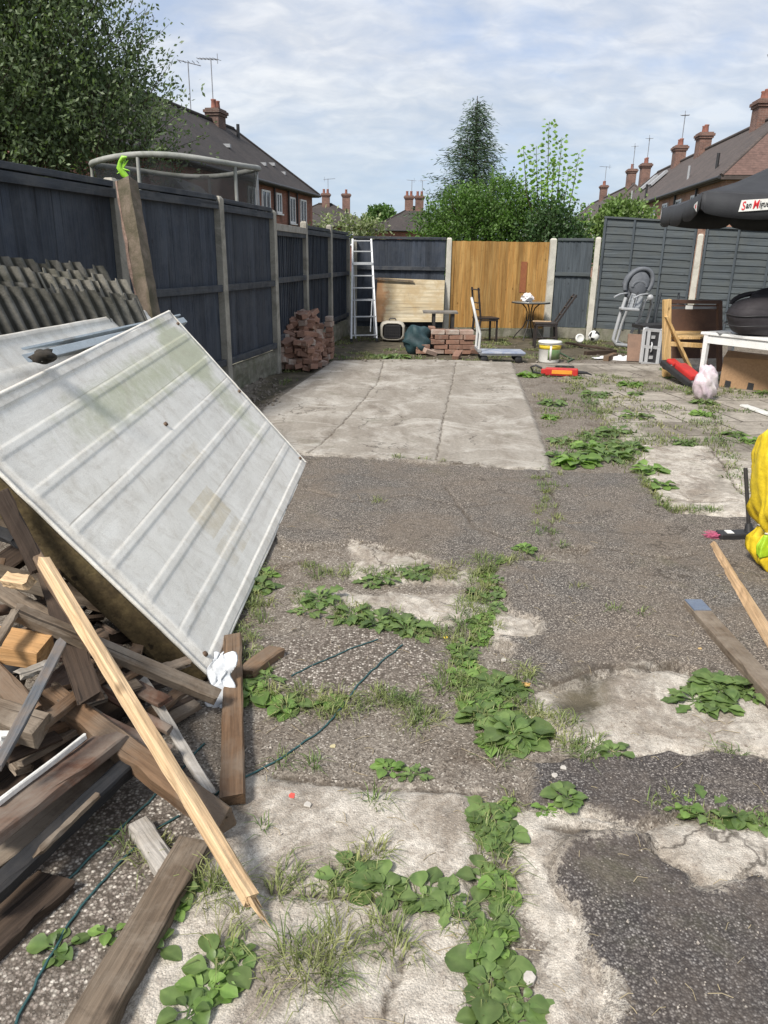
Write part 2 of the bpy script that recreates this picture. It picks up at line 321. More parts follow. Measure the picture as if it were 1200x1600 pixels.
def hz_(x, y):
    j = min(max(int(np.searchsorted(ys, y)) - 1, 0), ny - 2); i = min(max(int((x - xs[0]) / .020), 0), nx - 2); v = min(1, max(0, (y - ys[j]) / (ys[j + 1] - ys[j]))); u = min(1, max(0, (x - xs[i]) / .020))
    return float((HG[j, i] * (1 - u) + HG[j, i + 1] * u) * (1 - v) + (HG[j + 1, i] * (1 - u) + HG[j + 1, i + 1] * u) * v)
ii = (np.arange(ny - 1)[:, None] * nx + np.arange(nx - 1)[None, :]).ravel(); gf = np.stack([ii, ii + 1, ii + nx + 1, ii + nx], 1)
def ground_mat():
    m, t, b = newmat('yard ground'); c = N(t, 'ShaderNodeTexCoord'); P = c.outputs['Object']
    A = {}
    for k in ('tar', 'conc', 'slab', 'agg', 'flag', 'dark', 'crk'):
        a = N(t, 'ShaderNodeAttribute'); a.attribute_name = k; A[k] = a.outputs['Fac']
    e1 = tnoise(t, P, 55, 6, .8); e2 = tnoise(t, P, 7, 5, .65)
    edge = wmath(t, 'ADD', wmath(t, 'MULTIPLY', wmath(t, 'SUBTRACT', e1, .5), .13), wmath(t, 'MULTIPLY', wmath(t, 'SUBTRACT', e2, .5), .16))
    def mask(k, w_=.012, off=0.0):
        v = wmath(t, 'ADD', wmath(t, 'ADD', A[k], edge), off); return tramp(t, wmath(t, 'ADD', wmath(t, 'DIVIDE', v, w_ * 2), .5, True), [(0, 0.), (1, 1.)])
    big = tnoise(t, P, 1.1, 6, .65, .6); mid = tnoise(t, P, 5, 7, .72, .3); fine = tnoise(t, P, 130, 3, .75); fine2 = tnoise(t, P, 38, 4, .7)
    def chips(scale, cols, seed=0):
        mp = N(t, 'ShaderNodeMapping'); mp.inputs['Location'].default_value = (seed, seed, seed); L(t, P, mp.inputs[0])
        vo = N(t, 'ShaderNodeTexVoronoi'); vo.inputs['Scale'].default_value = scale; vo.inputs['Randomness'].default_value = 1; L(t, mp.outputs[0], vo.inputs['Vector'])
        bw = N(t, 'ShaderNodeSeparateColor'); L(t, vo.outputs['Color'], bw.inputs[0])
        return tramp(t, bw.outputs[0], cols, 'CONSTANT'), vo.outputs['Distance'], bw.outputs[1]
    # soil
    soil = tmix(t, tramp(t, mid, [(.3, 0.), (.7, 1.)]), (.125, .107, .088), (.25, .22, .185))
    gc, gd, gr = chips(170, [(0, (.05, .041, .033)), (.22, (.12, .10, .08)), (.5, (.20, .172, .142)), (.8, (.32, .285, .24)), (.94, (.52, .48, .42))], 3)
    soil = tmix(t, tramp(t, fine2, [(.36, .2), (.60, .85)]), soil, gc); soil = tmix(t, tramp(t, tnoise(t, P, 2.7, 6, .7, .5), [(.50, 0.), (.66, .7)]), soil, tmix(t, 1.0, soil, (.52, .46, .40), 'MULTIPLY'))
    # worn concrete
    conc = tmix(t, tramp(t, mid, [(.3, 0.), (.55, .6), (.75, 1.)]), (.30, .265, .22), (.58, .54, .475))
    conc = tmix(t, tramp(t, tnoise(t, P, 3.2, 8, .75, .8), [(.47, 0.), (.60, .8)]), conc, (.20, .165, .13))
    conc = tmix(t, 1.0, conc, tramp(t, tnoise(t, P, 300, 3, .8), [(.3, .55), (.5, 1.), (.7, 1.35)]), 'MULTIPLY'); conc = tmix(t, 1.0, conc, tramp(t, tnoise(t, P, 22, 6, .8, .4), [(.36, .72), (.5, 1.), (.66, 1.28)]), 'MULTIPLY')
    cc, cdist, cr = chips(120, [(0, (.28, .24, .2)), (.8, (.5, .46, .4)), (.93, (.1, .08, .07))], 9)
    conc = tmix(t, tramp(t, fine2, [(.52, 0.), (.62, .55)]), conc, cc)
    # tarmac: dark binder, worn pale chippings
    tc_, td, tr_ = chips(165, [(0, (.09, .082, .073)), (.25, (.158, .146, .130)), (.52, (.235, .217, .192)), (.76, (.34, .315, .278)), (.92, (.49, .46, .41))])
    tar = tmix(t, tramp(t, td, [(.15, 0.), (.7, .85)]), tc_, (.05, .044, .041))
    tar = tmix(t, tramp(t, big, [(.35, 0.), (.7, .6)]), tar, tmix(t, 1.0, tar, (1.55, 1.38, 1.2), 'MULTIPLY'))
    tar = tmix(t, tramp(t, tnoise(t, P, 1.9, 8, .7, .8), [(.47, 0.), (.66, .75)]), tar, tmix(t, tramp(t, fine2, [(.35, 0.), (.65, 1.)]), (.10, .08, .062), (.20, .165, .13)))
    sy_n = N(t, 'ShaderNodeSeparateXYZ'); L(t, P, sy_n.inputs[0]); tar = tmix(t, tramp(t, wmath(t, 'DIVIDE', sy_n.outputs[1], 4.0), [(.53, 1.), (.58, 0.)]), tar, tmix(t, 1.0, tar, (.66, .67, .72), 'MULTIPLY'))     # newer darker tarmac repair nearest the house
    # pale exposed aggregate
    ac, ad, ar = chips(105, [(0, (.10, .085, .07)), (.2, (.19, .165, .14)), (.5, (.29, .25, .215)), (.8, (.46, .42, .36)), (.93, (.62, .57, .50))], 5)
    agg = tmix(t, tramp(t, ad, [(.25, 0.), (.65, .85)]), ac, (.08, .065, .052))
    # big clean slab: streaky grey, brown stains, pale scuffs
    ms = N(t, 'ShaderNodeMapping'); ms.inputs['Scale'].default_value = (1, .28, 1); ms.inputs['Rotation'].default_value = (0, 0, 1.35); L(t, P, ms.inputs[0]); sn = tnoise(t, ms.outputs[0], 4, 7, .7, .5)
    slab = tmix(t, tramp(t, sn, [(.32, 0.), (.55, .55), (.75, 1.)]), (.215, .188, .155), (.36, .333, .29))
    slab = tmix(t, tramp(t, tnoise(t, P, 1.6, 7, .7, .9), [(.48, 0.), (.66, .8)]), slab, (.49, .462, .415))
    slab = tmix(t, tramp(t, tnoise(t, P, 2.6, 7, .75, .6), [(.58, 0.), (.67, .6)]), slab, (.16, .13, .102))
    slab = tmix(t, 1.0, slab, tramp(t, fine2, [(.3, .8), (.7, 1.15)]), 'MULTIPLY')
    # flagstones with gritty faces and grown-over joints
    mf = N(t, 'ShaderNodeMapping'); mf.inputs['Rotation'].default_value = (0, 0, -.12); L(t, P, mf.inputs[0])
    bk = N(t, 'ShaderNodeTexBrick'); L(t, mf.outputs[0], bk.inputs['Vector']); bk.inputs['Scale'].default_value = 1; bk.inputs['Brick Width'].default_value = .62; bk.inputs['Row Height'].default_value = .6
    bk.inputs['Mortar Size'].default_value = .012; bk.inputs['Mortar Smooth'].default_value = .3; bk.inputs['Color1'].default_value = (.38, .345, .295, 1); bk.inputs['Color2'].default_value = (.27, .24, .20, 1); bk.inputs['Mortar'].default_value = (.07, .06, .045, 1)
    flag = tmix(t, .8, bk.outputs['Color'], tmix(t, 1.0, bk.outputs['Color'], tramp(t, mid, [(.3, .6), (.7, 1.35)]), 'MULTIPLY'))
    flag = tmix(t, tramp(t, big, [(.48, 0.), (.60, .7)]), flag, tmix(t, .5, soil, (.13, .115, .09)))
    flag = tmix(t, .5, flag, tmix(t, 1.0, flag, tramp(t, fine2, [(.3, .6), (.7, 1.3)]), 'MULTIPLY'))
    col = tmix(t, mask('agg', .05), soil, agg); col = tmix(t, mask('flag', .05), col, flag); col = tmix(t, mask('conc', .014, .035), col, conc); col = tmix(t, mask('tar', .007, -.012), col, tar); col = tmix(t, mask('slab', .02), col, slab)
    dk = tmix(t, tramp(t, mid, [(.35, 0.), (.65, 1.)]), (.05, .045, .032), (.13, .11, .075)); col = tmix(t, mask('dark', .06), col, dk)
    du = tramp(t, tnoise(t, P, 3.1, 9, .75, .7), [(.55, 0.), (.65, .5)]); col = tmix(t, tmix(t, 1.0, du, tramp(t, wmath(t, 'ADD', A['slab'], .1), [(0, 1.), (.2, .15)]), 'MULTIPLY'), col, soil)
    # dark line along the tarmac edge, dark cracks, moss film on damp soil
    edk = tramp(t, wmath(t, 'ABSOLUTE', wmath(t, 'ADD', wmath(t, 'ADD', A['tar'], edge), .006)), [(.0, .8), (.009, 0.)]); col = tmix(t, edk, col, (.055, .045, .036))
    cm = tramp(t, wmath(t, 'ADD', A['crk'], wmath(t, 'MULTIPLY', wmath(t, 'SUBTRACT', e1, .5), .03)), [(.0, .9), (.005, .7), (.014, 0.)]); col = tmix(t, cm, col, (.075, .06, .045))
    wv = N(t, 'ShaderNodeVectorMath', operation='ADD'); L(t, P, wv.inputs[0]); nv_ = N(t, 'ShaderNodeTexNoise'); nv_.inputs['Scale'].default_value = 3.5; nv_.inputs['Detail'].default_value = 6; L(t, P, nv_.inputs['Vector']); sc_ = N(t, 'ShaderNodeVectorMath', operation='SCALE'); sc_.inputs['Scale'].default_value = .55; L(t, nv_.outputs['Color'], sc_.inputs[0]); L(t, sc_.outputs[0], wv.inputs[1])
    ve = N(t, 'ShaderNodeTexVoronoi', feature='DISTANCE_TO_EDGE'); ve.inputs['Scale'].default_value = 1.35; L(t, wv.outputs[0], ve.inputs['Vector'])
    hair = tmix(t, 1.0, tramp(t, ve.outputs['Distance'], [(.0, .85), (.006, .5), (.011, 0.)]), tramp(t, tnoise(t, P, 1.7, 3, .5), [(.47, 0.), (.56, 1.)]), 'MULTIPLY'); col = tmix(t, hair, col, (.06, .05, .04))
    mo = tramp(t, tnoise(t, P, 2.1, 6, .7, .4), [(.58, 0.), (.72, .35)]); col = tmix(t, mo, col, (.085, .09, .045))
    L(t, col, b.inputs['Base Color']); b.inputs['Roughness'].default_value = .9; b.inputs['Specular IOR Level'].default_value = .2
    hgt = wmath(t, 'ADD', wmath(t, 'MULTIPLY', td, -.5), wmath(t, 'ADD', wmath(t, 'MULTIPLY', fine, .5), wmath(t, 'MULTIPLY', fine2, 1.0)))
    bump(t, b, hgt, .75, .006); return m
go = np_mesh('ground', gv, gf, ground_mat(), smooth=True); setp(go, kind='structure')
for k, v in zn.items():
    a = go.data.attributes.new(k, 'FLOAT', 'POINT'); a.data.foreach_set('value', v.astype(np.float32))
lawn = MB().add([(-700, -300, -.07), (700, -300, -.07), (700, 1400, -.07), (-700, 1400, -.07)], [(0, 1, 2, 3)])
setp(lawn.build('terrain', plain('rough grass land', (.06, .075, .03), (.10, .095, .05), scale=.7, rough=.9)), kind='structure')

# ================================================================== FENCES
navy = wood('weathered slate blue fence paint', (.034, .043, .060), (.055, .066, .086), (.024, .029, .039), rough=.7, axis=2, grain=16, board=.14, weather=(.058, .066, .08))
navyd = wood('slate blue painted rail', (.034, .041, .053), (.058, .066, .080), (.02, .024, .03), rough=.7, axis=0, grain=9, weather=(.085, .088, .092))
slate = wood('grey green painted fence board', (.060, .073, .082), (.095, .110, .118), (.045, .056, .063), rough=.7, axis=0, grain=8, weather=(.075, .085, .085))
gold = wood('golden treated fence board', (.42, .245, .08), (.31, .165, .05), (.52, .34, .13), rough=.65, axis=2, grain=13, board=.1)
concp = plain('pale concrete post', (.36, .34, .29), (.25, .235, .2), scale=5, rough=.9, bs=.6, bd=.006, dirt=(.12, .115, .09), dirt_amt=.35)
whitep = plain('bleached concrete post', (.55, .53, .46), (.42, .40, .35), scale=6, rough=.9, bs=.4, dirt=(.26, .25, .2), dirt_amt=.25)
rockf = plain('rock faced gravel board', (.26, .25, .20), (.15, .14, .11), scale=7, rough=.95, bs=1, bd=.03, dirt=(.10, .11, .06), dirt_amt=.4)
def closeboard(p0, p1, z0, z1, mat, parent, board=.11, front=1, railz=(), railmat=None, cap=True, name='panel', warp=.006, bt=.014):
    """overlapping vertical feather-edge boards from p0 to p1 with rails on the near side"""
    a = V((p0[0], p0[1], 0)); b = V((p1[0], p1[1], 0)); d = b - a; ln = d.length; d.normalize(); nrm = V((d.y, -d.x, 0)) * front; mb = MB(); n = max(2, int(ln / board)); wbd = ln / n
    for i in range(n):
        s0 = a + d * (i * wbd - .008 if i else 0); s1 = a + d * ((i + 1) * wbd); zt = z1 + random.uniform(-.004, .004) - (.0 if cap else .01); k = random.uniform(0, warp); zb = z0 + random.uniform(-.004, .004)
        f0 = nrm * (bt + k); f1 = nrm * (.004 + k)
        mb.hexa([s0 - nrm * .008 + V((0, 0, zb)), s1 - nrm * .008 + V((0, 0, zb)), s1 + f1 + V((0, 0, zb)), s0 + f0 + V((0, 0, zb)), s0 - nrm * .008 + V((0, 0, zt)), s1 - nrm * .008 + V((0, 0, zt)), s1 + f1 + V((0, 0, zt)), s0 + f0 + V((0, 0, zt))])
    pn = mb.build(name, mat, parent)
    for z in railz:
        r = MB().beam((0, 0, 0), (ln, 0, 0), .045, .075)
        o = r.build('rail', railmat or navyd, pn, world=False, bevel=.004); o.location = a + d * 0 + nrm * .042 + V((0, 0, z)) - parent.location; o.rotation_euler = (0, 0, math.atan2(d.y, d.x))
    if cap:
        r = MB().beam((0, 0, 0), (ln, 0, 0), .07, .05); o = r.build('capping', railmat or navyd, pn, world=False, bevel=.004)
        o.location = a + nrm * .012 + V((0, 0, z1 + .028)) - parent.location; o.rotation_euler = (0, 0, math.atan2(d.y, d.x))
    return pn
def post(x, y, h, parent, mat=None, w_=.10, lean=(0, 0), ang=0.0, seg=7):
    mb = MB(); R = rotm(0, 0, ang)
    rings = []
    for i in range(seg + 1):
        z = h * i / seg; k = 1.0 - .12 * i / seg; j = .0025
        rings.append([V((x + lean[0] * z, y + lean[1] * z, z - .05)) + R @ V((sx_ * w_ / 2 * k + random.uniform(-j, j), sy_ * w_ * .55 * k + random.uniform(-j, j), 0)) for sx_, sy_ in ((-1, -1), (1, -1), (1, 1), (-1, 1))])
    vs = [p for r in rings for p in r]; fs = [(3, 2, 1, 0)]
    for i in range(seg):
        for k in range(4): fs.append((i * 4 + k, i * 4 + (k + 1) % 4, i * 4 + 4 + (k + 1) % 4, i * 4 + 4 + k))
    top = len(vs); c = sum((rings[-1][k] for k in range(4)), V()) / 4
    vs += [lerp(c, p, .62) + V((0, 0, .03)) for p in rings[-1]]
    for k in range(4): fs.append((seg * 4 + k, seg * 4 + (k + 1) % 4, top + (k + 1) % 4, top + k))
    fs.append((top, top + 1, top + 2, top + 3)); mb.add(vs, fs)
    return mb.build('post', mat or concp, parent, bevel=.006)
# left run ---------------------------------------------------------
LP = [(-3.07, 3.40), (-2.80, 5.25), (-2.44, 7.10), (-1.93, 8.93), (-1.60, 10.76), (-1.36, 12.6), (-1.10, 14.45), (-.86, 16.3)]
lf = thing('garden_fence', 'long dark slate blue board fence with concrete posts down the left side', 'fence', (-2.4, 7.1, 0))
HT = [2.12, 2.13, 2.15, 2.13, 1.93, 1.99, 1.99]
for i in range(7):
    a, b = LP[i], LP[i + 1]; z0 = .32 if i != 4 else .36
    dx, dy = b[0] - a[0], b[1] - a[1]; l_ = math.hypot(dx, dy); a2 = (a[0] + dx / l_ * .05, a[1] + dy / l_ * .05); b2 = (b[0] - dx / l_ * .05, b[1] - dy / l_ * .05)
    rails = [z0 + .06, 1.22] if i < 4 else [z0 + .1, 1.25]
    pn = closeboard(a2, b2, z0, HT[i], navy, lf, front=1, railz=rails + [HT[i] - .05], board=.14 if i < 4 else .10, bt=.005 if i < 4 else .02, warp=.0015 if i < 4 else .006)
    if i == 4:
        r = MB().beam((0, 0, 0), (l_ - .1, 0, 0), .06, .09); o = r.build('rail', plain('bleached bare rail', (.36, .34, .30), (.24, .22, .19), scale=9, rough=.9, bs=.5), pn, world=False, bevel=.005)
        o.location = V((a2[0], a2[1], 0)) + V((.05, 0, HT[i] + .02)) - lf.location; o.rotation_euler = (0, 0, math.atan2(dy, dx))
    mb = MB(); gb = MB(); n = 30; P = []
    for k in range(n + 1):
        s = k / n; row = []
        for q in range(7):
            zq = -.06 + (z0 + .05) * q / 6; bulge = .045 + .028 * float(fbm(np.array([s * 11 + i * 9]), np.array([zq * 14.]))[0]) * 2 - (.02 if q in (0, 6) else 0)
            row.append(V((lerp(a2[0], b2[0], s) + bulge, lerp(a2[1], b2[1], s), zq)))
        P.append([V((row[0].x - .07, row[0].y, row[0].z))] + row + [V((row[-1].x - .07, row[-1].y, row[-1].z))])
    gb.grid(P, False).build('gravel_board', rockf, lf)
for i, (x, y) in enumerate(LP):
    post(x + .02, y, [2.2, 2.2, 2.23, 2.22, 2.18, 2.12, 2.14, 1.95][i], lf, ang=-.17, lean=(-.012 if i == 2 else 0, 0), w_=.12 if i < 5 else .11)
# back: dark panel -------------------------------------------------
bf = thing('garden_fence', 'dark blue closeboard fence panel across the back left corner behind the plywood sheet', 'fence', (.2, 16.5, 0))
closeboard((-.74, 16.5), (1.20, 16.5), .15, 1.93, navy, bf, front=1, railz=(.3, 1.36), board=.11)
post(.02 - .72, 16.42, 1.93, bf, w_=.11); post(1.27, 16.5, 2.0, bf, w_=.115, mat=whitep)
MB().box((.25, 16.5, .06), (1.9, .05, .2)).build('gravel_board', rockf, bf, bevel=.01)
of = thing('garden_fence', 'new golden timber fence panel with a rusty stain in the back boundary', 'fence', (2.3, 16.5, 0))
pn = closeboard((1.33, 16.5), (3.36, 16.5), .17, 1.93, gold, of, front=1, board=.10, railz=(), cap=False, bt=.026, warp=.008)
stain = MB().box((2.86, 16.472, 1.22), (.13, .004, .62)).build('rust_stain', plain('rust brown stain', (.22, .07, .03), (.30, .12, .04), scale=9, rough=.8), pn, label='rusty brown painted mark on two boards')
MB().box((2.35, 16.5, .06), (2.02, .05, .2)).build('gravel_board', rockf, of, bevel=.01); post(3.43, 16.45, 2.02, of, mat=whitep, w_=.14)
nf = thing('garden_fence', 'narrow grey blue vertical board fence panel between two pale posts right of the golden panel', 'fence', (3.9, 16.4, 0))
slv = wood('grey green painted upright board', (.060, .073, .085), (.085, .10, .112), (.045, .056, .066), rough=.7, axis=2, grain=12)
closeboard((3.52, 16.44), (4.20, 16.2), .22, 1.95, slv, nf, front=1, railz=(1.3,), railmat=slate, board=.105, bt=.02, cap=True)
MB().beam((3.50, 16.45, .1), (4.22, 16.2, .1), .05, .22).build('gravel_board', rockf, nf, bevel=.01)
# right run: waney lap --------------------------------------------
rf = thing('garden_fence', 'tall grey waney lap fence with horizontal boards along the right side behind the high chair', 'fence', (5.2, 15.8, 0))
RP = [(4.27, 16.1), (6.06, 15.42), (7.85, 14.74), (9.6, 14.05)]
def waney(p0, p1, z0, z1a, z1b, parent):
    a = V((p0[0], p0[1], 0)); b = V((p1[0], p1[1], 0)); d = (b - a); ln = d.length; d.normalize(); nr = V((d.y, -d.x, 0)); mb = MB(); n = 15; m = 26
    for r in range(n):
        P = []
        for k in range(m + 1):
            s = k / m; zt = lerp(z0, lerp(z1a, z1b, s), (r + 1) / n) + .015; zb = lerp(z0, lerp(z1a, z1b, s), r / n) + .012 * float(fbm(np.array([s * 5 + r * 7.3]), np.array([r * 3.1]))[0]) * 2; q = a + d * (ln * s)
            P.append([q + nr * .030 + V((0, 0, zb)), q + nr * .012 + V((0, 0, zt)), q + V((0, 0, zt)), q + nr * .016 + V((0, 0, zb)), q + nr * .030 + V((0, 0, zb))])
        mb.grid(P, False)
    pn = MB(); mb.xf(Matrix.Rotation(-math.atan2(d.y, d.x), 4, 'Z') @ Matrix.Translation(-a)); o = mb.build('panel', slate, parent, world=False); o.location = a - parent.location; o.rotation_euler = (0, 0, math.atan2(d.y, d.x))
    for s in (.02, .335, .665, .98):
        q = a + d * ln * s; zt = lerp(z1a, z1b, s)
        MB().beam(q + nr * .045 + V((0, 0, z0)), q + nr * .045 + V((0, 0, zt)), .04, .022, up=nr).build('batten', slv, o)
    MB().beam(a + nr * .02 + V((0, 0, z1a + .025)), b + nr * .02 + V((0, 0, z1b + .025)), .07, .035).build('capping', slate, o)
    MB().beam(a + V((0, 0, .08)), b + V((0, 0, .08)), .05, z0 + .06).build('gravel_board', rockf, parent, bevel=.012)
for i, (za, zb) in enumerate(((2.38, 2.28), (2.2, 2.12), (2.1, 2.0))):
    a, b = V((*RP[i], 0)), V((*RP[i + 1], 0)); d = (b - a).normalized(); waney(a + d * .07, b - d * .07, .24, za, zb, rf)
for i, (x, y) in enumerate(RP): post(x, y, [2.05, 2.12, 2.05, 2.0][i], rf, mat=whitep, w_=.12, ang=-.36)

# ================================================================== HOUSES
def brickmat(name, c1, c2, mortar, s=1.0):
    m, t, b = newmat(name); v = objvec(t, rnd=False); se = N(t, 'ShaderNodeSeparateXYZ'); L(t, v, se.inputs[0])
    cb_ = N(t, 'ShaderNodeCombineXYZ'); L(t, wmath(t, 'ADD', se.outputs[0], se.outputs[1]), cb_.inputs[0]); L(t, se.outputs[2], cb_.inputs[1])
    k = N(t, 'ShaderNodeTexBrick'); L(t, cb_.outputs[0], k.inputs['Vector']); k.inputs['Scale'].default_value = s; k.inputs['Brick Width'].default_value = .225; k.inputs['Row Height'].default_value = .075; k.inputs['Mortar Size'].default_value = .006
    k.inputs['Color1'].default_value = (*c1, 1); k.inputs['Color2'].default_value = (*c2, 1); k.inputs['Mortar'].default_value = (*mortar, 1)
    n = tnoise(t, v, 1.3, 6, .7, .3); L(t, tmix(t, 1.0, k.outputs['Color'], tramp(t, n, [(.3, .6), (.7, 1.3)]), 'MULTIPLY'), b.inputs['Base Color']); b.inputs['Roughness'].default_value = .9; return m
def roofmat(name, c1, c2, row=.1):
    m, t, b = newmat(name); v = objvec(t, rnd=False); se = N(t, 'ShaderNodeSeparateXYZ'); L(t, v, se.inputs[0])
    fr = wmath(t, 'FRACT', wmath(t, 'DIVIDE', se.outputs[2], row)); n = tnoise(t, v, .8, 7, .7, .3); f = tnoise(t, v, 6, 4, .7)
    col = tmix(t, tramp(t, n, [(.35, 0.), (.65, 1.)]), c1, c2); col = tmix(t, 1.0, col, tramp(t, fr, [(0., .55), (.18, 1.0), (1, 1.1)]), 'MULTIPLY'); col = tmix(t, 1.0, col, tramp(t, f, [(.3, .7), (.7, 1.3)]), 'MULTIPLY')
    L(t, col, b.inputs['Base Color']); b.inputs['Roughness'].default_value = .85; bump(t, b, fr, .6, .03); return m
stackb = brickmat('brown chimney brick', (.20, .105, .08), (.13, .07, .055), (.24, .19, .16)); redbrick = brickmat('red brick wall', (.27, .10, .065), (.20, .075, .05), (.28, .22, .18)); paleb = brickmat('pale red brick wall', (.42, .22, .15), (.34, .17, .11), (.40, .33, .27)); darkbrick = brickmat('sooty chimney brick', (.13, .07, .055), (.09, .055, .045), (.2, .17, .14))
roofd = roofmat('dark brown tile roof', (.034, .029, .028), (.056, .046, .042)); roofr = roofmat('grey brown tile roof', (.066, .054, .049), (.095, .074, .066), row=.12); roof_lit = roofmat('hip tiles coloured as lit', (.11, .066, .054), (.14, .085, .07))
upvc = plain('white window frame', (.75, .76, .76), (.68, .69, .7), scale=3, rough=.4, bs=.05); glassm = plain('dark window glass', (.10, .13, .16), (.05, .07, .09), scale=2, rough=.08, bs=0.0, fine=4, spec=.9)
blackp = plain('black plastic pipe', (.02, .02, .022), (.03, .03, .032), scale=6, rough=.5); leadm = plain('grey lead flashing', (.35, .36, .38), (.28, .29, .3), scale=5, rough=.6); potm = plain('clay chimney pot', (.30, .13, .09), (.22, .09, .07), scale=4, rough=.9); metal = plain('dull aerial metal', (.30, .31, .33), (.22, .22, .24), scale=6, rough=.5, metal=.3)
class House:
    """local frame: s along the facade away from the viewer, q back from the facade, z up"""
    def __init__(s, name, label, C, ang, side, cat='house', group=None):
        s.C = V((C[0], C[1], 0)); s.d = V((math.sin(ang), math.cos(ang), 0)); s.l = V((-math.cos(ang), math.sin(ang), 0)) * side; s.root = thing(name, label, cat, s.C, group=group)
    def P(s, a, q, z): return s.C + s.d * a + s.l * q + V((0, 0, z))
    def walls(s, a0, a1, dep, ze, mat): MB().hexa([s.P(a0, 0, -.05), s.P(a1, 0, -.05), s.P(a1, dep, -.05), s.P(a0, dep, -.05), s.P(a0, 0, ze), s.P(a1, 0, ze), s.P(a1, dep, ze), s.P(a0, dep, ze)]).build('wall', mat, s.root)
    def roof(s, a0, a1, dep, ze, zr, h0, h1, mat, ov=.35, name='roof'):
        e = [s.P(a0 - ov, -ov, ze), s.P(a1 + ov, -ov, ze), s.P(a1 + ov, dep + ov, ze), s.P(a0 - ov, dep + ov, ze)]; r = [s.P(a0 + h0 - (ov if h0 == 0 else 0), dep / 2, zr), s.P(a1 - h1 + (ov if h1 == 0 else 0), dep / 2, zr)]
        lo = [p - V((0, 0, .15)) for p in e]; o = MB().add(e + r + lo, [(0, 1, 5, 4), (2, 3, 4, 5), (1, 2, 5), (3, 0, 4), (6, 7, 1, 0), (7, 8, 2, 1), (8, 9, 3, 2), (9, 6, 0, 3), (9, 8, 7, 6)]).build(name, mat, s.root)
        rt = MB().tube([r[0] + V((0, 0, .03)), r[1] + V((0, 0, .03))], .11, 6)
        for c_, rr, hh_ in ((0, 0, h0), (3, 0, h0), (1, 1, h1), (2, 1, h1)):
            if hh_: rt.tube([e[c_], r[rr]], .09, 6)
        rt.build('ridge_tiles', mat, o)
        MB().tube([s.P(a0 - ov, -ov - .06, ze - .06), s.P(a1 + ov, -ov - .06, ze - .06)], .075, 8).build('gutter', blackp, s.root); return o
    def window(s, a, w_, z0, z1, mull=1, q=-.02):
        f = MB(); t_ = .09
        def bar(a0, a1, b0, b1): f.hexa([s.P(a0, q - .05, b0), s.P(a1, q - .05, b0), s.P(a1, q + .03, b0), s.P(a0, q + .03, b0), s.P(a0, q - .05, b1), s.P(a1, q - .05, b1), s.P(a1, q + .03, b1), s.P(a0, q + .03, b1)])
        bar(a - w_ / 2, a + w_ / 2, z0, z0 + t_); bar(a - w_ / 2, a + w_ / 2, z1 - t_, z1); bar(a - w_ / 2, a - w_ / 2 + t_, z0 + t_, z1 - t_); bar(a + w_ / 2 - t_, a + w_ / 2, z0 + t_, z1 - t_)
        for k in range(mull): c = a - w_ / 2 + w_ * (k + 1) / (mull + 1); bar(c - .04, c + .04, z0 + t_, z1 - t_)
        fo = f.build('window', upvc, s.root)
        MB().hexa([s.P(a - w_ / 2 + .05, q - .02, z0 + .05), s.P(a + w_ / 2 - .05, q - .02, z0 + .05), s.P(a + w_ / 2 - .05, q, z0 + .05), s.P(a - w_ / 2 + .05, q, z0 + .05), s.P(a - w_ / 2 + .05, q - .02, z1 - .05), s.P(a + w_ / 2 - .05, q - .02, z1 - .05), s.P(a + w_ / 2 - .05, q, z1 - .05), s.P(a - w_ / 2 + .05, q, z1 - .05)]).build('pane', glassm, fo)
        MB().hexa([s.P(a - w_ / 2 - .08, q - .12, z0 - .08), s.P(a + w_ / 2 + .08, q - .12, z0 - .08), s.P(a + w_ / 2 + .08, q, z0 - .08), s.P(a - w_ / 2 - .08, q, z0 - .08), s.P(a - w_ / 2 - .08, q - .12, z0 - .01), s.P(a + w_ / 2 + .08, q - .12, z0 - .01), s.P(a + w_ / 2 + .08, q, z0 - .01), s.P(a - w_ / 2 - .08, q, z0 - .01)]).build('sill', upvc, fo)
    def chimney(s, a, q, z0, z1, w_=.9, t_=.6, mat=None, pots=2, aerial=None, corbel=True):
        mat = mat or darkbrick; mb = MB(); R = Matrix((s.d, s.l, V((0, 0, 1)))).transposed()
        c = s.P(a, q, 0); mb.box(c + V((0, 0, (z0 + z1) / 2)), (w_, t_, z1 - z0), R)
        if corbel: mb.box(c + V((0, 0, z1 + .06)), (w_ + .14, t_ + .14, .12), R); mb.box(c + V((0, 0, z1 + .19)), (w_ + .26, t_ + .26, .14), R); mb.box(c + V((0, 0, z1 + .30)), (w_ + .1, t_ + .1, .08), R)
        ch = mb.build('chimney', mat, s.root); zt = z1 + (.34 if corbel else 0)
        for k in range(pots):
            p = s.P(a + (k - (pots - 1) / 2) * w_ * .5, q, zt); MB().lathe(p, [(.15, -.02), (.14, .1), (.12, .35), (.15, .40), (.13, .43), (.08, .42), (.0, .2)], 10).build('chimney_pot', potm, ch)
        if aerial:
            hh_, ya = aerial; p = s.P(a - w_ * .3, q, zt); mb = MB().tube([p, p + V((0, 0, hh_))], .028, 6); top = p + V((0, 0, hh_ - .05)); dr = V((math.cos(ya), math.sin(ya), .12)); mb.tube([top - dr * .5, top + dr * .9], .022, 5); pr = dr.cross(V((0, 0, 1))).normalized()
            for k in range(6): c2 = top + dr * (-.4 + k * .24); ll = .32 - k * .02; mb.tube([c2 - pr * ll, c2 + pr * ll], .014, 4)
            mb.tube([top - dr * .45 + V((0, 0, -.2)), top - dr * .45 + V((0, 0, .25))], .02, 4); mb.build('aerial', metal, ch)
        return ch
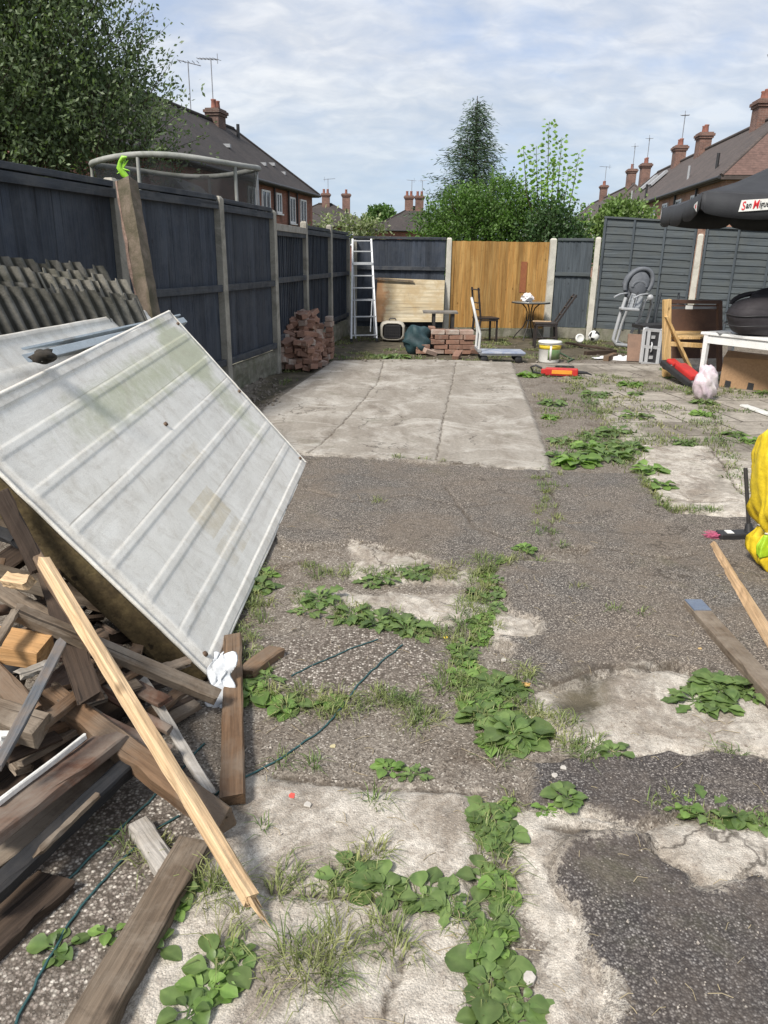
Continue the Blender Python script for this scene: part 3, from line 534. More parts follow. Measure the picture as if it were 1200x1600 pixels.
def s_at(Hh, px, zref, q=0.0):       # along the house       # facade coordinate that a photo column falls on
    lo, hi = -60.0, 120.0
    best = min((abs((lambda p: (600 + FP * ((np.array(p) - [0, 0, H]) @ _R) / ((np.array(p) - [0, 0, H]) @ _f)))(Hh.P(a, q, zref)) - px), a) for a in np.linspace(-30, 60, 1801) if Hh.P(a, q, 0).y > 3)
    return best[1]
C = g(490, 305, 5.0)
lh = House('terraced_house', 'long dark roofed red brick house on the left beyond the trampoline with white upstairs windows', C, math.radians(12), 1)
lh.walls(-27, -.3, 7.2, 4.9, redbrick); rl = lh.roof(-27, -.3, 7.2, 5.0, 8.15, 3.3, 3.0, roofd)
for px, w_, z0, z1, mu in ((393, 1.0, 3.35, 4.65, 1), (415, 1.15, 3.3, 4.65, 1), (435, .8, 3.65, 4.65, 1), (456, 1.0, 3.25, 4.6, 1), (473, 1.1, 3.25, 4.6, 1)): lh.window(s_at(lh, px, 4.0), w_, z0, z1, mu)
for px in (427, 449, 462): a = s_at(lh, px, 4.0); MB().tube([lh.P(a, -.1, 0), lh.P(a, -.1, 4.85)], .06, 6).build('downpipe', blackp, lh.root)
lh.chimney(s_at(lh, 338, 8.2, 3.5), 3.5, 7.2, 8.4, .95, .65, pots=2, aerial=(2.3, 2.6)); p_ = lh.P(-8.5, 3.6, 8.1)
mb = MB().tube([p_, p_ + V((0, 0, 2.2))], .028, 6); tp = p_ + V((0, 0, 2.2)); mb.tube([tp - V((.5, .1, -.1)), tp + V((.6, .1, -.1))], .022, 5)
for k in range(5): mb.tube([tp + V((-.4 + k * .22, -.25, .04)), tp + V((-.4 + k * .22, .25, .04))], .014, 4)
mb.build('aerial', metal, lh.root)
p_ = lh.P(-4.3, 2.9, 7.5); MB().tube([p_, p_ + V((0, 0, .75)), ], .09, 8).build('vent_pipe', blackp, lh.root)
for a, q, z in ((-5.5, 1.1, 6.0), (-3.6, 1.3, 6.2), (-3.0, .9, 5.8), (-9, 1.6, 6.45)): MB().box(lh.P(a, q, z + .12), (.4, .3, .16)).build('roof_vent', leadm, rl)
# far houses in the middle distance
def simple_house(label, px, Y, L_, dep, ye, yr, brick, chs, win=(), rm=None):
    """a hipped house square to the view: px of its right corner, ye/yr eaves and ridge rows of the photo"""
    c = at(px, 400, Y); h = House('detached_house', label, (c.x, Y), math.radians(-90), -1); ze = at(px, ye, Y).z; zr = at(px, yr, Y + dep / 2).z; h.walls(0, L_, dep, ze - .1, brick); h.roof(0, L_, dep, ze, zr, dep * .5, dep * .5, rm or roofd)
    for px_, pt in chs:
        p = at(px_, 400, Y + dep * .45); a = (p - h.C).dot(h.d); h.chimney(a, dep * .45, ze + .3, zr + .75, .85, .6, pots=pt, mat=stackb, aerial=(1.5, random.uniform(0, 3)) if pt == 2 else None)
    for a, w_, z0, z1 in win: h.window(a, w_, ze - z0, ze - z1)
    return h
simple_house('hipped roof brick house with two chimneys seen past the end of the long left house', 572, 86, 9.5, 8, 352, 320, redbrick, [(510, 2), (541, 1)], win=[(2, 1.2, 2.0, .6), (6, 1.2, 2.0, .6)])
simple_house('lower dark roofed house tucked between the left houses', 532, 60, 5.0, 5, 352, 331, redbrick, [], win=[(1.0, .9, 1.5, .4), (3, .9, 1.5, .4)])
simple_house('small brick house far off above the dark back fence', 612, 98, 4.5, 5, 362, 347, redbrick, [], rm=roofr)
simple_house('dark hipped roof house half hidden behind the round bush', 712, 80, 8.5, 8, 361, 325, redbrick, [(637, 2), (653, 2)])
# right-hand terrace, four houses
E0 = V((14.2, 34.3, 0)); ra = math.radians(6.6)
RLAB = ['nearest terraced house on the right with a reddish hip end above the parasol', 'second terraced house in the right hand row', 'third terraced house in the right hand row', 'farthest terraced house at the end of the right hand row']
segs = [(0, 15.5), (15.5, 33), (36, 51), (51, 70)]
for i, (a0, a1) in enumerate(segs):
    h = House('terraced_house', RLAB[i], E0 + V((math.sin(ra), math.cos(ra), 0)) * a0, ra, -1, group=None)
    Lh = a1 - a0; h.walls(0, Lh, 6.6, 4.9, paleb); ro = h.roof(.0, Lh - (.0 if i != 3 else 0), 6.6, 5.0, 8.05, 3.3 if i in (0, 2) else 0, 3.3 if i in (1, 3) else 0, roofr, ov=.0 if i else .3)
    if i == 0:
        e = [h.P(-.32, -.32, 5.02), h.P(-.32, 6.92, 5.02), h.P(3.28, 3.3, 8.09)]; MB().add(e, [(0, 1, 2)]).build('hip_face', roof_lit, ro)  # light on the hip face is put into a redder, brighter tile colour
    for k in range(int(Lh / 3)): h.window(1.6 + k * 3.0, 1.2, 3.3, 4.6)
    for k in range(1, int(Lh / 4)): MB().tube([h.P(k * 4.1, -.1, 0), h.P(k * 4.1, -.1, 4.9)], .06, 6).build('downpipe', blackp, h.root)
    for k in range(2): p_ = h.P(3.5 + 5 * k, .5, 5.4); MB().tube([p_, p_ + V((0, 0, .9))], .07, 6).build('vent_pipe', leadm if k else blackp, h.root)
    if i == 1:
        for k in range(2):
            a = 7 + k * 3.0; MB().hexa([h.P(a, 1.5, 6.50), h.P(a + 1, 1.5, 6.50), h.P(a + 1, 2.5, 7.42), h.P(a, 2.5, 7.42), h.P(a, 1.4, 6.62), h.P(a + 1, 1.4, 6.62), h.P(a + 1, 2.4, 7.54), h.P(a, 2.4, 7.54)]).build('skylight', leadm, ro)
    cs = {0: [(1190, 2), (1098, 2)], 1: [(1060, 2)], 2: [(1007, 2)], 3: [(985, 1), (942, 2)]}[i]
    for k, (px_, pt) in enumerate(cs): h.chimney(s_at(h, px_, 8.2, 3.2), 3.2, 7.2, (8.7, 8.75, 8.85, 9.05)[i], 1.0, .7, mat=stackb, pots=pt, aerial=(1.9, 1.2 + k) if k == 0 or i == 3 else None)

# ================================================================== TREES AND BUSHES
bark = wood('grey brown bark', (.09, .07, .05), (.05, .04, .03), axis=2, grain=10)
def leafcloud(name, pos, dirs, size, mat, parent, aspect=.5, tone=None):
    """many small leaves: a bent quad at each position, long axis along dirs"""
    n = len(pos); d = dirs / (np.linalg.norm(dirs, axis=1, keepdims=True) + 1e-9); r = RNG.normal(size=(n, 3)); s = np.cross(d, r); s /= (np.linalg.norm(s, axis=1, keepdims=True) + 1e-9)
    sz = size * RNG.uniform(.6, 1.3, (n, 1)); a = pos; b = pos + d * sz * .5 + s * sz * aspect * .5; c = pos + d * sz; e = pos + d * sz * .5 - s * sz * aspect * .5
    vs = np.stack([a, b, c, e], 1).reshape(-1, 3); fs = np.arange(n * 4).reshape(n, 4); tn = np.repeat(RNG.uniform(0, 1, n) if tone is None else tone, 4)
    return np_mesh(name, vs, fs, mat, parent, tone=tn)
def shoots_crown(origin, blobs, nshoot, leaf, per, mat, parent, up=.8, ln=(.4, 1.0), aspect=.5, spread=.05, tonebias=None, droop=0.0):
    P = []; D = []; T = []; tw = MB(); tot = sum(b[1][0] * b[1][1] * b[1][2] for b in blobs)
    for (c, r) in blobs:
        k = int(nshoot * r[0] * r[1] * r[2] / tot)
        for _ in range(k):
            u = RNG.normal(size=3); u /= np.linalg.norm(u); rad = RNG.uniform(.25, 1.0) ** .5 if RNG.random() < .85 else 1.0; st = np.array(c) + u * np.array(r) * rad * .86
            dr = u * np.array([1, 1, .6]) + np.array([0, 0, up]) + RNG.normal(size=3) * .35; dr /= np.linalg.norm(dr); L_ = RNG.uniform(*ln); tt = np.linspace(.05, 1, per)
            cur = st + dr * (L_ * tt)[:, None] + np.array([0, 0, -droop]) * ((tt ** 2) * L_)[:, None]; P.append(cur + RNG.normal(size=(per, 3)) * spread)
            D.append(dr * .7 + RNG.normal(size=(per, 3)) * .6); t0 = RNG.uniform(0, 1) * .6 + .2; T.append(np.clip(t0 + RNG.normal(size=per) * .15 + tt * .15, 0, 1))
            if RNG.random() < .25: tw.tube([V(st - dr * .15), V(cur[-1])], [.010, .003], 3, cap=False)
    tw.build('twigs', bark, parent); o = leafcloud('crown', np.concatenate(P) - np.array(parent.location), np.concatenate(D), leaf, mat, parent, aspect, np.concatenate(T)); return o
def trunk(parent, base, forks, r=.16):
    mb = MB(); base = V(base); top = base + V((0, 0, forks[0][2] - base.z)) * .35; mb.tube([base, lerp(base, top, .5) + V((.04, .02, 0)), top], [r, r * .85, r * .75], 9)
    for f in forks: m = lerp(top, V(f), .5) + V((random.uniform(-.15, .15), random.uniform(-.15, .15), .12)); mb.tube([top - V((0, 0, .1)), m, V(f)], [r * .6, r * .35, r * .1], 6)
    mb.build('trunk', bark, parent)
lm_dark = leafmat('dull dark green leaf', (.085, .12, .06), (.15, .19, .10), 3)
tr = thing('fruit_tree', 'large dark leafy tree with upright shoots standing behind the left fence', 'tree', (-7.1, 14.4, 0))
blobs = [((-7.8, 14.4, 4.6), (2.9, 2.2, 2.8)), ((-6.2, 14.6, 4.6), (1.75, 1.6, 2.1)), ((-6.1, 14.4, 6.2), (1.05, 1.2, 1.9)), ((-4.95, 14.8, 3.75), (1.05, 1.0, 1.0)), ((-8.3, 14.5, 7.2), (2.0, 1.8, 2.0)), ((-9.0, 14.0, 3.0), (1.9, 1.5, 1.6)), ((-4.85, 14.7, 4.7), (.5, .6, .7)), ((-5.5, 14.6, 3.4), (1.4, 1.1, 1.2)), ((-7.3, 14.0, 3.0), (2.0, 1.2, 1.2)), ((-4.5, 14.8, 3.1), (.8, .8, .7))]
shoots_crown(None, blobs, 7200, .088, 19, lm_dark, tr, up=1.0, ln=(.5, 1.2), aspect=.45, spread=.06)
trunk(tr, (-7.1, 14.4, 0), [(-7.8, 14.4, 5.5), (-5.9, 14.6, 5.4), (-5.7, 14.4, 7.0), (-4.9, 14.7, 4.5), (-8.3, 14.5, 7.8)], .2)
# round privet bush over the orange panel
lm_priv = leafmat('fresh privet green leaf', (.06, .115, .028), (.105, .18, .045), 1.2, trans=.3)
bs = thing('privet_bush', 'big rounded bright green bush behind the golden fence panel', 'bush', (2.2, 19.2, 0))
shoots_crown(None, [((1.75, 19.2, 1.9), (1.15, .9, 1.25)), ((2.6, 19.4, 2.1), (1.0, .9, 1.35)), ((3.35, 19.3, 1.8), (.8, .8, 1.1)), ((1.1, 19.2, 1.6), (.6, .6, .75))], 2400, .075, 15, lm_priv, bs, up=.5, ln=(.2, .45), aspect=.6, spread=.05)
trunk(bs, (2.2, 19.2, 0), [(1.7, 19.2, 2.0), (2.7, 19.4, 2.2)], .1)
lm_dk2 = leafmat('dark glossy bush leaf', (.030, .062, .024), (.05, .09, .03), 2)
b2 = thing('shrub', 'darker ragged shrub at the right end of the round bush below the sapling', 'bush', (4.1, 18.6, 0))
shoots_crown(None, [((3.75, 18.4, 1.85), (.55, .6, .95)), ((4.2, 18.8, 1.6), (.5, .5, .8))], 700, .085, 13, lm_dk2, b2, up=.3, ln=(.2, .5), aspect=.6); trunk(b2, (4.1, 18.6, 0), [(3.8, 18.4, 2.0), (4.2, 18.8, 1.8)], .06)
# conifer
lm_con = leafmat('blue green conifer spray', (.045, .08, .045), (.075, .12, .065), 3, trans=.1)
ct = thing('conifer_tree', 'pointed dark conifer rising behind the rounded bush', 'tree', (3.45, 24, 0)); P = []; D = []; T = []; mb = MB(); ap = at(746, 150, 24); cxx, zt = ap.x, ap.z
mb.tube([(cxx, 24, 0), (cxx + .05, 24, zt * .5), (cxx, 24, zt)], [.16, .09, .01], 8)
for i in range(190):
    f = (i + .5) / 190; z = 2.2 + (zt - 2.35) * f; L_ = (1.62 * (1 - f) ** 1.05 + .05) * random.choice((.5, .75, .95, 1.0, 1.3)); an = i * 2.4 + random.uniform(-.4, .4); d = V((math.cos(an), math.sin(an), .35)); p0 = V((cxx, 24, z)); pts = [p0 + d * L_ * t_ + V((0, 0, -.22 * L_ * t_ * t_)) for t_ in (0, .35, .7, 1)]
    mb.tube(pts, [.02, .013, .008, .003], 4, cap=False)
    for q in range(int(20 + 90 * L_)):
        t_ = random.uniform(.12, 1.0); p = p0 + d * L_ * t_ + V((0, 0, -.22 * L_ * t_ * t_)); sp = .20 * (1.1 - t_ * .6); P.append(p + V((random.gauss(0, sp), random.gauss(0, sp), random.gauss(-.06, .08)))); D.append((d.x + random.gauss(0, .5), d.y + random.gauss(0, .5), random.gauss(-.25, .35))); T.append(random.uniform(.1, .9))
leafcloud('crown', np.array(P) - np.array(ct.location), np.array(D), .15, lm_con, ct, .15, np.array(T)); mb.build('trunk', bark, ct)
# sycamore sapling: opposite pairs of pale leaves on upright stems
lm_sap = leafmat('pale sycamore leaf', (.17, .27, .065), (.24, .36, .10), 2, trans=.4)
st_ = thing('sapling', 'tall young tree with pale leaves in pairs on upright stems right of the bush', 'tree', (4.0, 19.0, 0)); P = []; D = []; T = []; mb = MB()
Yp = 19.0; tips = [(858, 190, 340), (838, 228, 330), (878, 215, 345), (818, 232, 335), (905, 240, 345), (812, 290, 350), (845, 262, 345), (890, 262, 350), (866, 250, 345), (920, 318, 360), (882, 320, 360), (828, 300, 355), (898, 345, 365)]
for (px, py, pb) in tips:
    a = at(lerp(858, px, .35), 372, Yp + random.uniform(-.3, .3)); b = at(px, py, Yp + random.uniform(-.4, .4)); m = lerp(a, b, .5) + V(((b.x - a.x) * .22, 0, 0)); pts = [a, m, b]; mb.tube([V((4.0, 19, .1)), a, m, b], [.03, .02, .012, .004], 5)
    n = int((b - a).length / .075)
    for k in range(n):
        t_ = .15 + .87 * (k + .5) / n; p = lerp(lerp(a, m, t_), lerp(m, b, t_), t_); an = k * 1.57 + random.uniform(-.3, .3)
        for s_ in (1, -1):
            dd = V((math.cos(an) * s_, math.sin(an) * s_, .25)); pet = .05 + random.uniform(0, .04)
            for q in range(3): P.append(p + dd * pet + V((0, 0, random.gauss(0, .01)))); D.append((dd.x + (q - 1) * .5 * -dd.y, dd.y + (q - 1) * .5 * dd.x, random.uniform(-.35, .15))); T.append(random.uniform(.3, 1))
leafcloud('crown', np.array(P) - np.array(st_.location), np.array(D), .105, lm_sap, st_, .7, np.array(T)); mb.build('trunk', bark, st_)
# greenery by the terrace, far tree
lm_mid = leafmat('mid green leaf', (.10, .16, .045), (.15, .21, .07), 2)
hb = thing('hedge', 'low light green bush showing above the right hand fence in front of the terraced houses', 'bush', (9.2, 30, 0)); c0 = at(980, 330, 30)
shoots_crown(None, [((c0.x, 30, 2.6), (1.0, .8, 1.15)), ((c0.x - 1.0, 30.2, 2.2), (.6, .6, .9))], 650, .16, 10, lm_mid, hb, up=.6, ln=(.2, .6), aspect=.6); trunk(hb, (9.2, 30, 0), [(c0.x, 30, 2.6)], .08)
ft = thing('distant_tree', 'small rounded green tree far beyond the back fence between the house roofs', 'tree', (-.3, 105, 0)); c0 = at(596, 345, 105)
shoots_crown(None, [((c0.x, 105, 5.2), (2.1, 2, 2.4)), ((c0.x + 1.7, 105, 4.6), (1.6, 1.5, 1.8)), ((c0.x - 1.8, 105, 4.4), (1.3, 1.5, 1.6))], 1000, .42, 10, leafmat('far tree leaf', (.07, .13, .04), (.11, .18, .06), .5), ft, up=.3, ln=(.4, 1.0), aspect=.7); trunk(ft, (c0.x, 105, 0), [(c0.x, 105, 5)], .3)
cl = thing('climbing_plant', 'pale straggly climber on a trellis beyond the back left corner', 'plant', (-.6, 24, 0)); c0 = at(540, 362, 24)
shoots_crown(None, [((c0.x, 24, 2.3), (1.0, .3, .35)), ((c0.x + .8, 24, 2.15), (.5, .3, .3))], 160, .12, 9, leafmat('pale climber leaf', (.16, .19, .10), (.24, .27, .15), 2), cl, up=.5, ln=(.2, .4)); trunk(cl, (-.6, 24, 0), [(c0.x, 24, 2.3)], .05)

# ================================================================== BEYOND THE FENCE: trampoline, shed
galv = plain('dull galvanised steel', (.38, .39, .40), (.28, .29, .30), scale=8, rough=.5, metal=.35, bs=.1)
foam = plain('grimy pale foam sleeve', (.33, .33, .31), (.23, .24, .22), scale=5, rough=.8, dirt=(.15, .16, .12), dirt_amt=.3)
tp = thing('trampoline', 'round trampoline with grey foam top ring and dark safety net behind the left fence', 'trampoline', (-3.4, 12.7, 0)); cx0, cy0, rr, zr = -3.3, 12.65, 1.25, 2.86
ring = [V((cx0 + rr * math.cos(a), cy0 + rr * math.sin(a), zr + .03 * math.sin(a * 3))) for a in np.linspace(0, 2 * math.pi, 40, endpoint=False)]; MB().tube(ring, .042, 8, close=True).build('top_ring', foam, tp)
MB().tube([V((cx0 + rr * math.cos(a), cy0 + rr * math.sin(a), .8)) for a in np.linspace(0, 2 * math.pi, 40, endpoint=False)], .05, 8, close=True).build('base_ring', galv, tp)
for a in (-2.85, -1.75, -.6, .4, 1.4, 2.5):
    MB().tube([(cx0 + rr * math.cos(a) * 1.0, cy0 + rr * math.sin(a), zr), (cx0 + rr * math.cos(a) * 1.04, cy0 + rr * 1.04 * math.sin(a), .0)],   .026, 8).build('pole', foam if a < 0 else galv, tp)
MB().lathe((cx0, cy0, .8), [(rr - .1, 0), (.6, -.02), (.001, -.04)], 32).build('mat', blackp, tp)
def netmat():
    m, t, b = newmat('dark safety net'); b.inputs['Base Color'].default_value = (.015, .016, .018, 1); tb = N(t, 'ShaderNodeBsdfTransparent'); mx = N(t, 'ShaderNodeMixShader'); mx.inputs[0].default_value = .6; L(t, tb.outputs[0], mx.inputs[1]); L(t, b.outputs[0], mx.inputs[2]); L(t, mx.outputs[0], t.nodes['Material Output'].inputs[0]); return m
P = []
for i in range(48):
    a = 2 * math.pi * i / 48; P.append([V((cx0 + (rr - .03 - sg * .1 + .03 * math.sin(i * 2.1)) * math.cos(a), cy0 + (rr - .03 - sg * .1 + .03 * math.sin(i * 2.1)) * math.sin(a), lerp(zr - .03, .85, k / 6) + .03 * math.sin(i * 1.3))) for k, sg in enumerate((0, .7, 1, .9, .6, .3, 0))])
MB().grid(P, closed_u=True).build('safety_net', netmat(), tp)
sh = thing('garden_shed', 'small pitched roof timber shed behind the trampoline', 'shed', (-4.6, 18, 0)); greyw = wood('bare grey shed board', (.20, .18, .15), (.13, .115, .10), axis=2, grain=9); c0 = at(292, 285, 18)
MB().box((c0.x, 18, 1.05), (1.9, 2.2, 2.1)).add([(c0.x - .95, 16.9, 2.1), (c0.x + .95, 16.9, 2.1), (c0.x, 16.9, 3.0), (c0.x - .95, 19.1, 2.1), (c0.x + .95, 19.1, 2.1), (c0.x, 19.1, 3.0)], [(0, 1, 2), (4, 3, 5)]).build('wall', greyw, sh)
for s_ in (-1, 1): MB().hexa([V((c0.x + s_ * 1.1, 16.7, 1.98)), V((c0.x, 16.7, 3.03)), V((c0.x, 19.3, 3.03)), V((c0.x + s_ * 1.1, 19.3, 1.98)), V((c0.x + s_ * 1.1, 16.7, 2.05)), V((c0.x, 16.7, 3.10)), V((c0.x, 19.3, 3.10)), V((c0.x + s_ * 1.1, 19.3, 2.05))]).build('roof', plain('grey felt roof', (.2, .2, .2), (.13, .13, .13), rough=.95), sh)
# things on the near post
lp = thing('broken_post', 'broken old concrete post with a crumbling reddish edge leaning against the left fence', 'post', (-2.1, 6.2, 0))
a = at(240, 500, 6.3); a = V((a.x + .05, 6.2, .55)); b = at(198, 284, 6.95); MBp = MB(); vs = []
ax = (b - a).normalized(); sd_ = V((.93, -.37, 0)); sd_ = (sd_ - ax * sd_.dot(ax)).normalized(); th = ax.cross(sd_)
n = 26
aa = a - ax * .62
for i in range(n + 1):
    c = lerp(aa, b, i / n); w2 = .072 * (1 - .08 * i / n); t2 = .06; j = lambda k: random.uniform(-k, k)
    vs += [c - sd_ * (w2 + j(.010)) - th * (t2 + j(.004)), c - sd_ * w2 * .72 - th * (t2 * 1.05 + j(.006)), c + sd_ * (w2 + j(.004)) - th * (t2 + j(.003)), c + sd_ * (w2 + j(.004)) + th * (t2 + j(.003)), c - sd_ * (w2 + j(.01)) + th * (t2 + j(.004))]
fs = [(4, 3, 2, 1, 0), tuple(n * 5 + k for k in range(5))]
for i in range(n):
    for k in range(5): fs.append((i * 5 + k, i * 5 + (k + 1) % 5, i * 5 + 5 + (k + 1) % 5, i * 5 + 5 + k))
MB().add(vs, fs).build('post', plain('mossy old concrete', (.19, .15, .115), (.115, .09, .065), scale=7, rough=.95, bs=.9, bd=.02, dirt=(.06, .055, .03), dirt_amt=.5), lp)
vs = [];
for i in range(n + 1):
    c = lerp(aa, b, i / n) - sd_ * .064 - th * .045; j = random.uniform; vs += [c + V((j(-.012, .012), j(-.01, .01), 0)) - sd_ * .012 - th * .02, c + sd_ * j(.004, .02) - th * j(.015, .025), c + sd_ * .01, c - sd_ * j(.012, .02)]
fs = []
for i in range(n):
    for k in range(4): fs.append((i * 4 + k, i * 4 + (k + 1) % 4, i * 4 + 4 + (k + 1) % 4, i * 4 + 4 + k))
MB().add(vs, fs).build('rusty_edge', plain('pinkish crumbling concrete', (.30, .21, .17), (.15, .10, .075), scale=14, rough=.95, bs=1, bd=.02), lp)
green = plain('bright green plastic', (.25, .55, .03), (.32, .62, .06), scale=6, rough=.4, bs=.05)
ty = thing('plastic_toy', 'small bright lime green spiky plastic toy perched on top of the broken concrete post', 'toy', b + V((0, 0, .02)))
bt = b + V((0, 0, .01)); mb = MB(); mb.tube([bt + V((.02, 0, .01)), bt + V((-.02, 0, .05)), bt + V((-.05, -.01, .10)), bt + V((-.035, -.02, .15))], [.02, .03, .026, .012], 8)
mb.tube([bt + V((-.035, -.02, .145)), bt + V((-.005, -.03, .175)), bt + V((.03, -.03, .18))], [.015, .02, .006], 8); mb.build('body', green, ty)
lg = MB()
for (dx, dz) in ((-.09, .16), (.05, .22), (-.02, .22), (.06, .10), (-.10, .07), (.02, .25)): lg.tube([bt + V((-.02, -.01, .09)), bt + V((dx * .4, -.02, dz * .5 + .03)), bt + V((dx * .7, -.02, dz * .72))], [.007, .006, .003], 5)
lg.build('spikes', green, ty)

# ================================================================== THE WHITE PANEL AND SHEETS
def panelmat():
    m, t, b = newmat('stained white pressed metal'); P = objvec(t, rnd=False); n1 = tnoise(t, P, 2.0, 7, .7, .5); n2 = tnoise(t, P, 9, 6, .75, .4); f = tnoise(t, P, 260, 3, .7)
    col = tmix(t, tramp(t, wmath(t, 'ADD', wmath(t, 'MULTIPLY', n1, .5), wmath(t, 'MULTIPLY', n2, .5)), [(.36, 0.), (.62, 1.)]), (.84, .82, .755), (.70, .675, .61))
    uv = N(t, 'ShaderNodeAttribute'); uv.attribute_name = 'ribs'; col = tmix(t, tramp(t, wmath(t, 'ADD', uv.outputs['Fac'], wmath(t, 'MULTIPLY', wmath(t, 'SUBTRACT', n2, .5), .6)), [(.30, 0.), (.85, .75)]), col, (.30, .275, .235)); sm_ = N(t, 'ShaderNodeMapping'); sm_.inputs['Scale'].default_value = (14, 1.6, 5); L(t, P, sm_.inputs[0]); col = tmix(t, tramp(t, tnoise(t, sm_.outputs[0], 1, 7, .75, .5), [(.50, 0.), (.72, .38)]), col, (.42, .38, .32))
    mo = N(t, 'ShaderNodeAttribute'); mo.attribute_name = 'moss'; col = tmix(t, tramp(t, wmath(t, 'ADD', mo.outputs['Fac'], wmath(t, 'MULTIPLY', wmath(t, 'SUBTRACT', n2, .5), 1.1)), [(.40, 0.), (1., .62)]), col, (.38, .41, .22))
    ye = N(t, 'ShaderNodeAttribute'); ye.attribute_name = 'buff'; col = tmix(t, tramp(t, wmath(t, 'ADD', ye.outputs['Fac'], wmath(t, 'MULTIPLY', wmath(t, 'SUBTRACT', n2, .5), 1.3)), [(.4, 0.), (.9, .6)]), col, (.56, .48, .32))
    col = tmix(t, tramp(t, tnoise(t, P, 26, 5, .8, 1.2), [(.66, 0.), (.74, .8)]), col, (.17, .13, .09)); col = tmix(t, tramp(t, tnoise(t, P, 5, 7, .8, 1.5), [(.50, 0.), (.72, .5)]), col, (.40, .35, .27)); col = tmix(t, 1.0, col, tramp(t, f, [(.3, .8), (.7, 1.12)]), 'MULTIPLY')
    L(t, col, b.inputs['Base Color']); b.inputs['Roughness'].default_value = .55; b.inputs['Specular IOR Level'].default_value = .3; bump(t, b, wmath(t, 'ADD', f, wmath(t, 'MULTIPLY', n2, .8)), .5, .003); return m
pm = panelmat(); brownw = wood('rotten brown insulation edge', (.085, .062, .03), (.05, .036, .018), (.13, .10, .045), axis=1, grain=12)
G1 = g(330, 1055, .035); G2 = g(480, 724, .02); e = G2 - G1; d = Vector(_R * (265 - 600) + _U * (800 - 487) + _f * FP); o_ = V((0, 0, H)); t_ = ((G2 - o_).dot(e)) / d.dot(e); P3 = o_ + d * t_; P4f = G1 + (P3 - G2)
# near end is a little shorter than the far end
fr = 1.0; best = 1e9
for k in np.linspace(.5, 1, 200):
    q = lerp(G1, P4f, k); v_ = np.array(q - o_); px = 600 + FP * (v_ @ _R) / (v_ @ _f)
    if abs(px + 83) < best: best = abs(px + 83); fr = k
P4 = lerp(G1, P4f, fr)
pn = thing('metal_panel', 'large white ribbed metal panel with green and buff stains leaning over the timber pile', 'panel', G1)
nrm = (G2 - G1).cross(P3 - G1).normalized()
if nrm.x < 0: nrm = -nrm
def panel_surface(A, B, Cc, D, nrm, nu=70, nv=230, ribs=7, off=0.0):
    """A near-bottom, B far-bottom, Cc far-top, D near-top; ribs run A->B"""
    vs = []; rb = []; mo = []; bu = []
    for i in range(nu + 1):
        for j in range(nv + 1):
            u = i / nu; v = j / nv; p = lerp(lerp(A, B, u), lerp(D, Cc, u), v); ph = (v * ribs) % 1.0
            inside = .035 < v < .965 and .02 < u < .985
            step = 0.0
            if inside and .0 < v < 1: step = max(0, min(1, (abs(ph - .5) - .37) / .055)); step = .0034 * step * step * (3 - 2 * step)
            
            h = off + step + (.006 if not inside else 0) + .006 * math.sin(u * 5.3 + 1) * math.sin(v * 6.1) + .0015 * math.sin(u * 31 + v * 11)
            if i in (0, nu) or j in (0, nv): h = -.045
            vs.append(p + nrm * h)
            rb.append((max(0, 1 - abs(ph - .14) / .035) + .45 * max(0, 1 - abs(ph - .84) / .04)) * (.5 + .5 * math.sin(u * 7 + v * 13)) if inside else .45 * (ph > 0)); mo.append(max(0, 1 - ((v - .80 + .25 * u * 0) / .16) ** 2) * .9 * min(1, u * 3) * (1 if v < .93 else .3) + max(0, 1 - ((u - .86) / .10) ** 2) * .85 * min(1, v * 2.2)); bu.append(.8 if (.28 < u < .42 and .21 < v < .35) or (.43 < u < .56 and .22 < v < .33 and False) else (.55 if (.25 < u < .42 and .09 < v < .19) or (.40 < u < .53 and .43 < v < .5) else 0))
    fs = [(i * (nv + 1) + j, (i + 1) * (nv + 1) + j, (i + 1) * (nv + 1) + j + 1, i * (nv + 1) + j + 1) for i in range(nu) for j in range(nv)]
    return vs, fs, rb, mo, bu
def attr(o, name, vals): a = o.data.attributes.new(name, 'FLOAT', 'POINT'); a.data.foreach_set('value', np.array(vals, np.float32))
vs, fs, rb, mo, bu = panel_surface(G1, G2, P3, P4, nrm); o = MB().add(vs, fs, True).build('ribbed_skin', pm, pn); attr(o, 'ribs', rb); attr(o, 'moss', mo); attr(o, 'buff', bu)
def slab4(A, B, Cc, D, n_, t0, t1): return MB().hexa([A + n_ * t0, B + n_ * t0, Cc + n_ * t0, D + n_ * t0, A + n_ * t1, B + n_ * t1, Cc + n_ * t1, D + n_ * t1])
TH = .135; slab4(G1, G2, P3, P4, nrm, -.02, -TH).build('insulation_core', brownw, pn, bevel=.004)
eu = (G2 - G1).normalized(); ev = (P3 - G2).normalized()
for (A, B) in ((G1, G2), (P4, P3), (G2, P3), (G1, P4)):
    mb = MB(); n = 24; pts = [lerp(A, B, k / n) + nrm * (-.004 + random.uniform(-.0015, .0015)) for k in range(n + 1)]; mb.tube(pts, .009 if A is not P4 else .014, 6); o = mb.build('edge_trim', pm, pn); attr(o, 'ribs', [.35] * len(o.data.vertices)); attr(o, 'moss', [.2] * len(o.data.vertices)); attr(o, 'buff', [0] * len(o.data.vertices))
mb = MB()
for k, (v_, u_) in enumerate(((.05, .975), (.5, .975), (.93, .975), (.05, .02), (.62, .47))): c = lerp(lerp(G1, G2, u_), lerp(P4, P3, u_), v_); mb.lathe(c + nrm * .002, [(.012, 0), (.012, .014), (.0, .016)], 8, axis=nrm)
mb.build('bolts', plain('rusty bolt', (.12, .07, .04), (.08, .05, .03)), pn)
